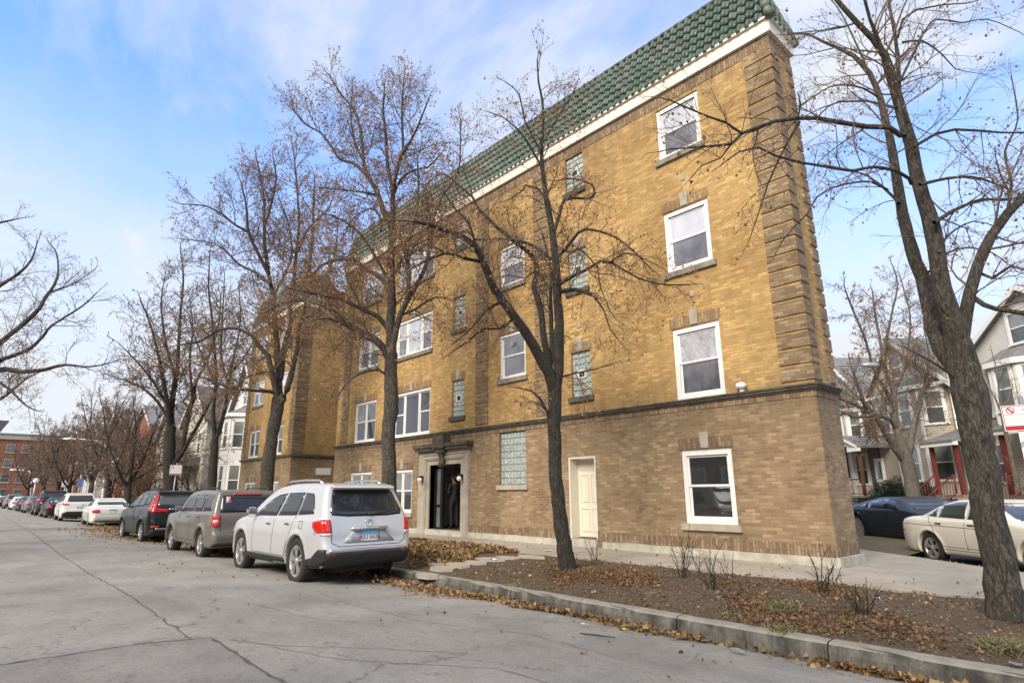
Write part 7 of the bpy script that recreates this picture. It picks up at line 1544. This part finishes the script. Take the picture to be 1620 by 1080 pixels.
# local: +x is the way the person faces, z up from the floor
J = [((0, 0, .93), .145, .11), ((.0, 0, 1.10), .135, .10), ((-.01, 0, 1.28), .165, .11), ((0, 0, 1.42), .12, .09), ((.02, 0, 1.50), .052), ((.045, 0, 1.60), .078, .092), ((.05, 0, 1.68), .082, .095), ((.035, 0, 1.745), .06, .07)]
E_ = [(i, i + 1) for i in range(7)]
def chain(start, pts):
    k = start
    for p_ in pts: J.append(p_); E_.append((k, len(J) - 1)); k = len(J) - 1
    return k
hands = []
for sd_ in (1, -1):
    k = chain(3, [((-.01, sd_ * .17, 1.41), .062), ((-.03, sd_ * .215, 1.27), .05), ((-.02, sd_ * .225, 1.12), .043), ((.12, sd_ * .16, 1.13), .036), ((.235, sd_ * .06, 1.165), .026), ((.275, sd_ * .045, 1.18), .030, .018), ((.305, sd_ * .038, 1.19), .026, .014)])
    hands.append((.305, sd_ * .038, 1.19))
    chain(0, [((.0, sd_ * .095, .86), .095), ((.015, sd_ * .10, .66), .076), ((.02, sd_ * .10, .48), .056), ((-.005, sd_ * .10, .30), .052), ((-.02, sd_ * .10, .09), .037), ((.06, sd_ * .11, .035), .036), ((.15, sd_ * .12, .03), .03)])
body = skin_mesh('body', J, E_, 'cloth', pr_)
for p_ in body.data.polygons: pass
body.data.materials.append(M['skin']); body.data.materials.append(M['trouser'])
for p_ in body.data.polygons:
    c = p_.center; p_.material_index = 1 if (c.z > 1.475 or (c.x > .225 and c.z > 1.0)) else (2 if c.z < .93 else 0)
for sd_ in (1, -1):
    for k in range(4):
        hx_, hy, hz = .30, sd_ * .04, 1.185; oy = sd_ * (.022 - k * .015); skin_mesh('finger', [((hx_, hy + oy, hz), .009), ((hx_ + .03, hy + oy * .9, hz + .004 + .002 * k), .0085), ((hx_ + .05 - .004 * k, hy + oy * .7 - sd_ * .008, hz + .02), .0075), ((hx_ + .045 - .004 * k, hy + oy * .5 - sd_ * .014, hz + .034), .0065)], [(0, 1), (1, 2), (2, 3)], 'skin', body, sub=1)
    skin_mesh('thumb', [((.262, sd_ * .028, 1.19), .011), ((.285, sd_ * .012, 1.205), .0095), ((.308, sd_ * .004, 1.212), .008)], [(0, 1), (1, 2)], 'skin', body, sub=1)
def local_mesh(mb, name, m_, parent):
    me = bpy.data.meshes.new(name); me.from_pydata(mb.v, [], mb.f); me.materials.append(M[m_]); me.polygons.foreach_set('use_smooth', mb.sm); return link(name, me, parent)
m = MB(); m.ball((.135, 0, 1.655), .018, .014, .026, k=8); local_mesh(m, 'nose', 'skin', pr_)
m = MB()
for sd_ in (1, -1): m.ball((.118, sd_ * .032, 1.685), .011, .013, .008, k=8)
local_mesh(m, 'eyes', 'hair', pr_)
m = MB(); m.ball((.125, 0, 1.615), .010, .024, .006, k=8); local_mesh(m, 'mouth', 'sign_r', pr_)
m = MB()
for sd_ in (1, -1): m.ball((.045, sd_ * .092, 1.655), .016, .008, .03, k=8)
local_mesh(m, 'ears', 'skin', pr_)
m = MB(); m.ball((.015, 0, 1.715), .115, .100, .095, k=14); m.ball((-.045, 0, 1.65), .065, .085, .10, k=12); local_mesh(m, 'hair', 'hair', pr_)
ph = thing('phone', 'dark phone held by the person in the entrance', 'phone', (PXP[0] - .325, YF + .55 + .07, .35 + 1.215)); ph.rotation_euler = (0, 0, math.pi * .93); m = MB(); m.cbox((0, 0, .01), .075, .155, .010, .003); o = local_mesh(m, 'case', 'black', ph); o.rotation_euler = (0, -.6, math.pi / 2 * 0)
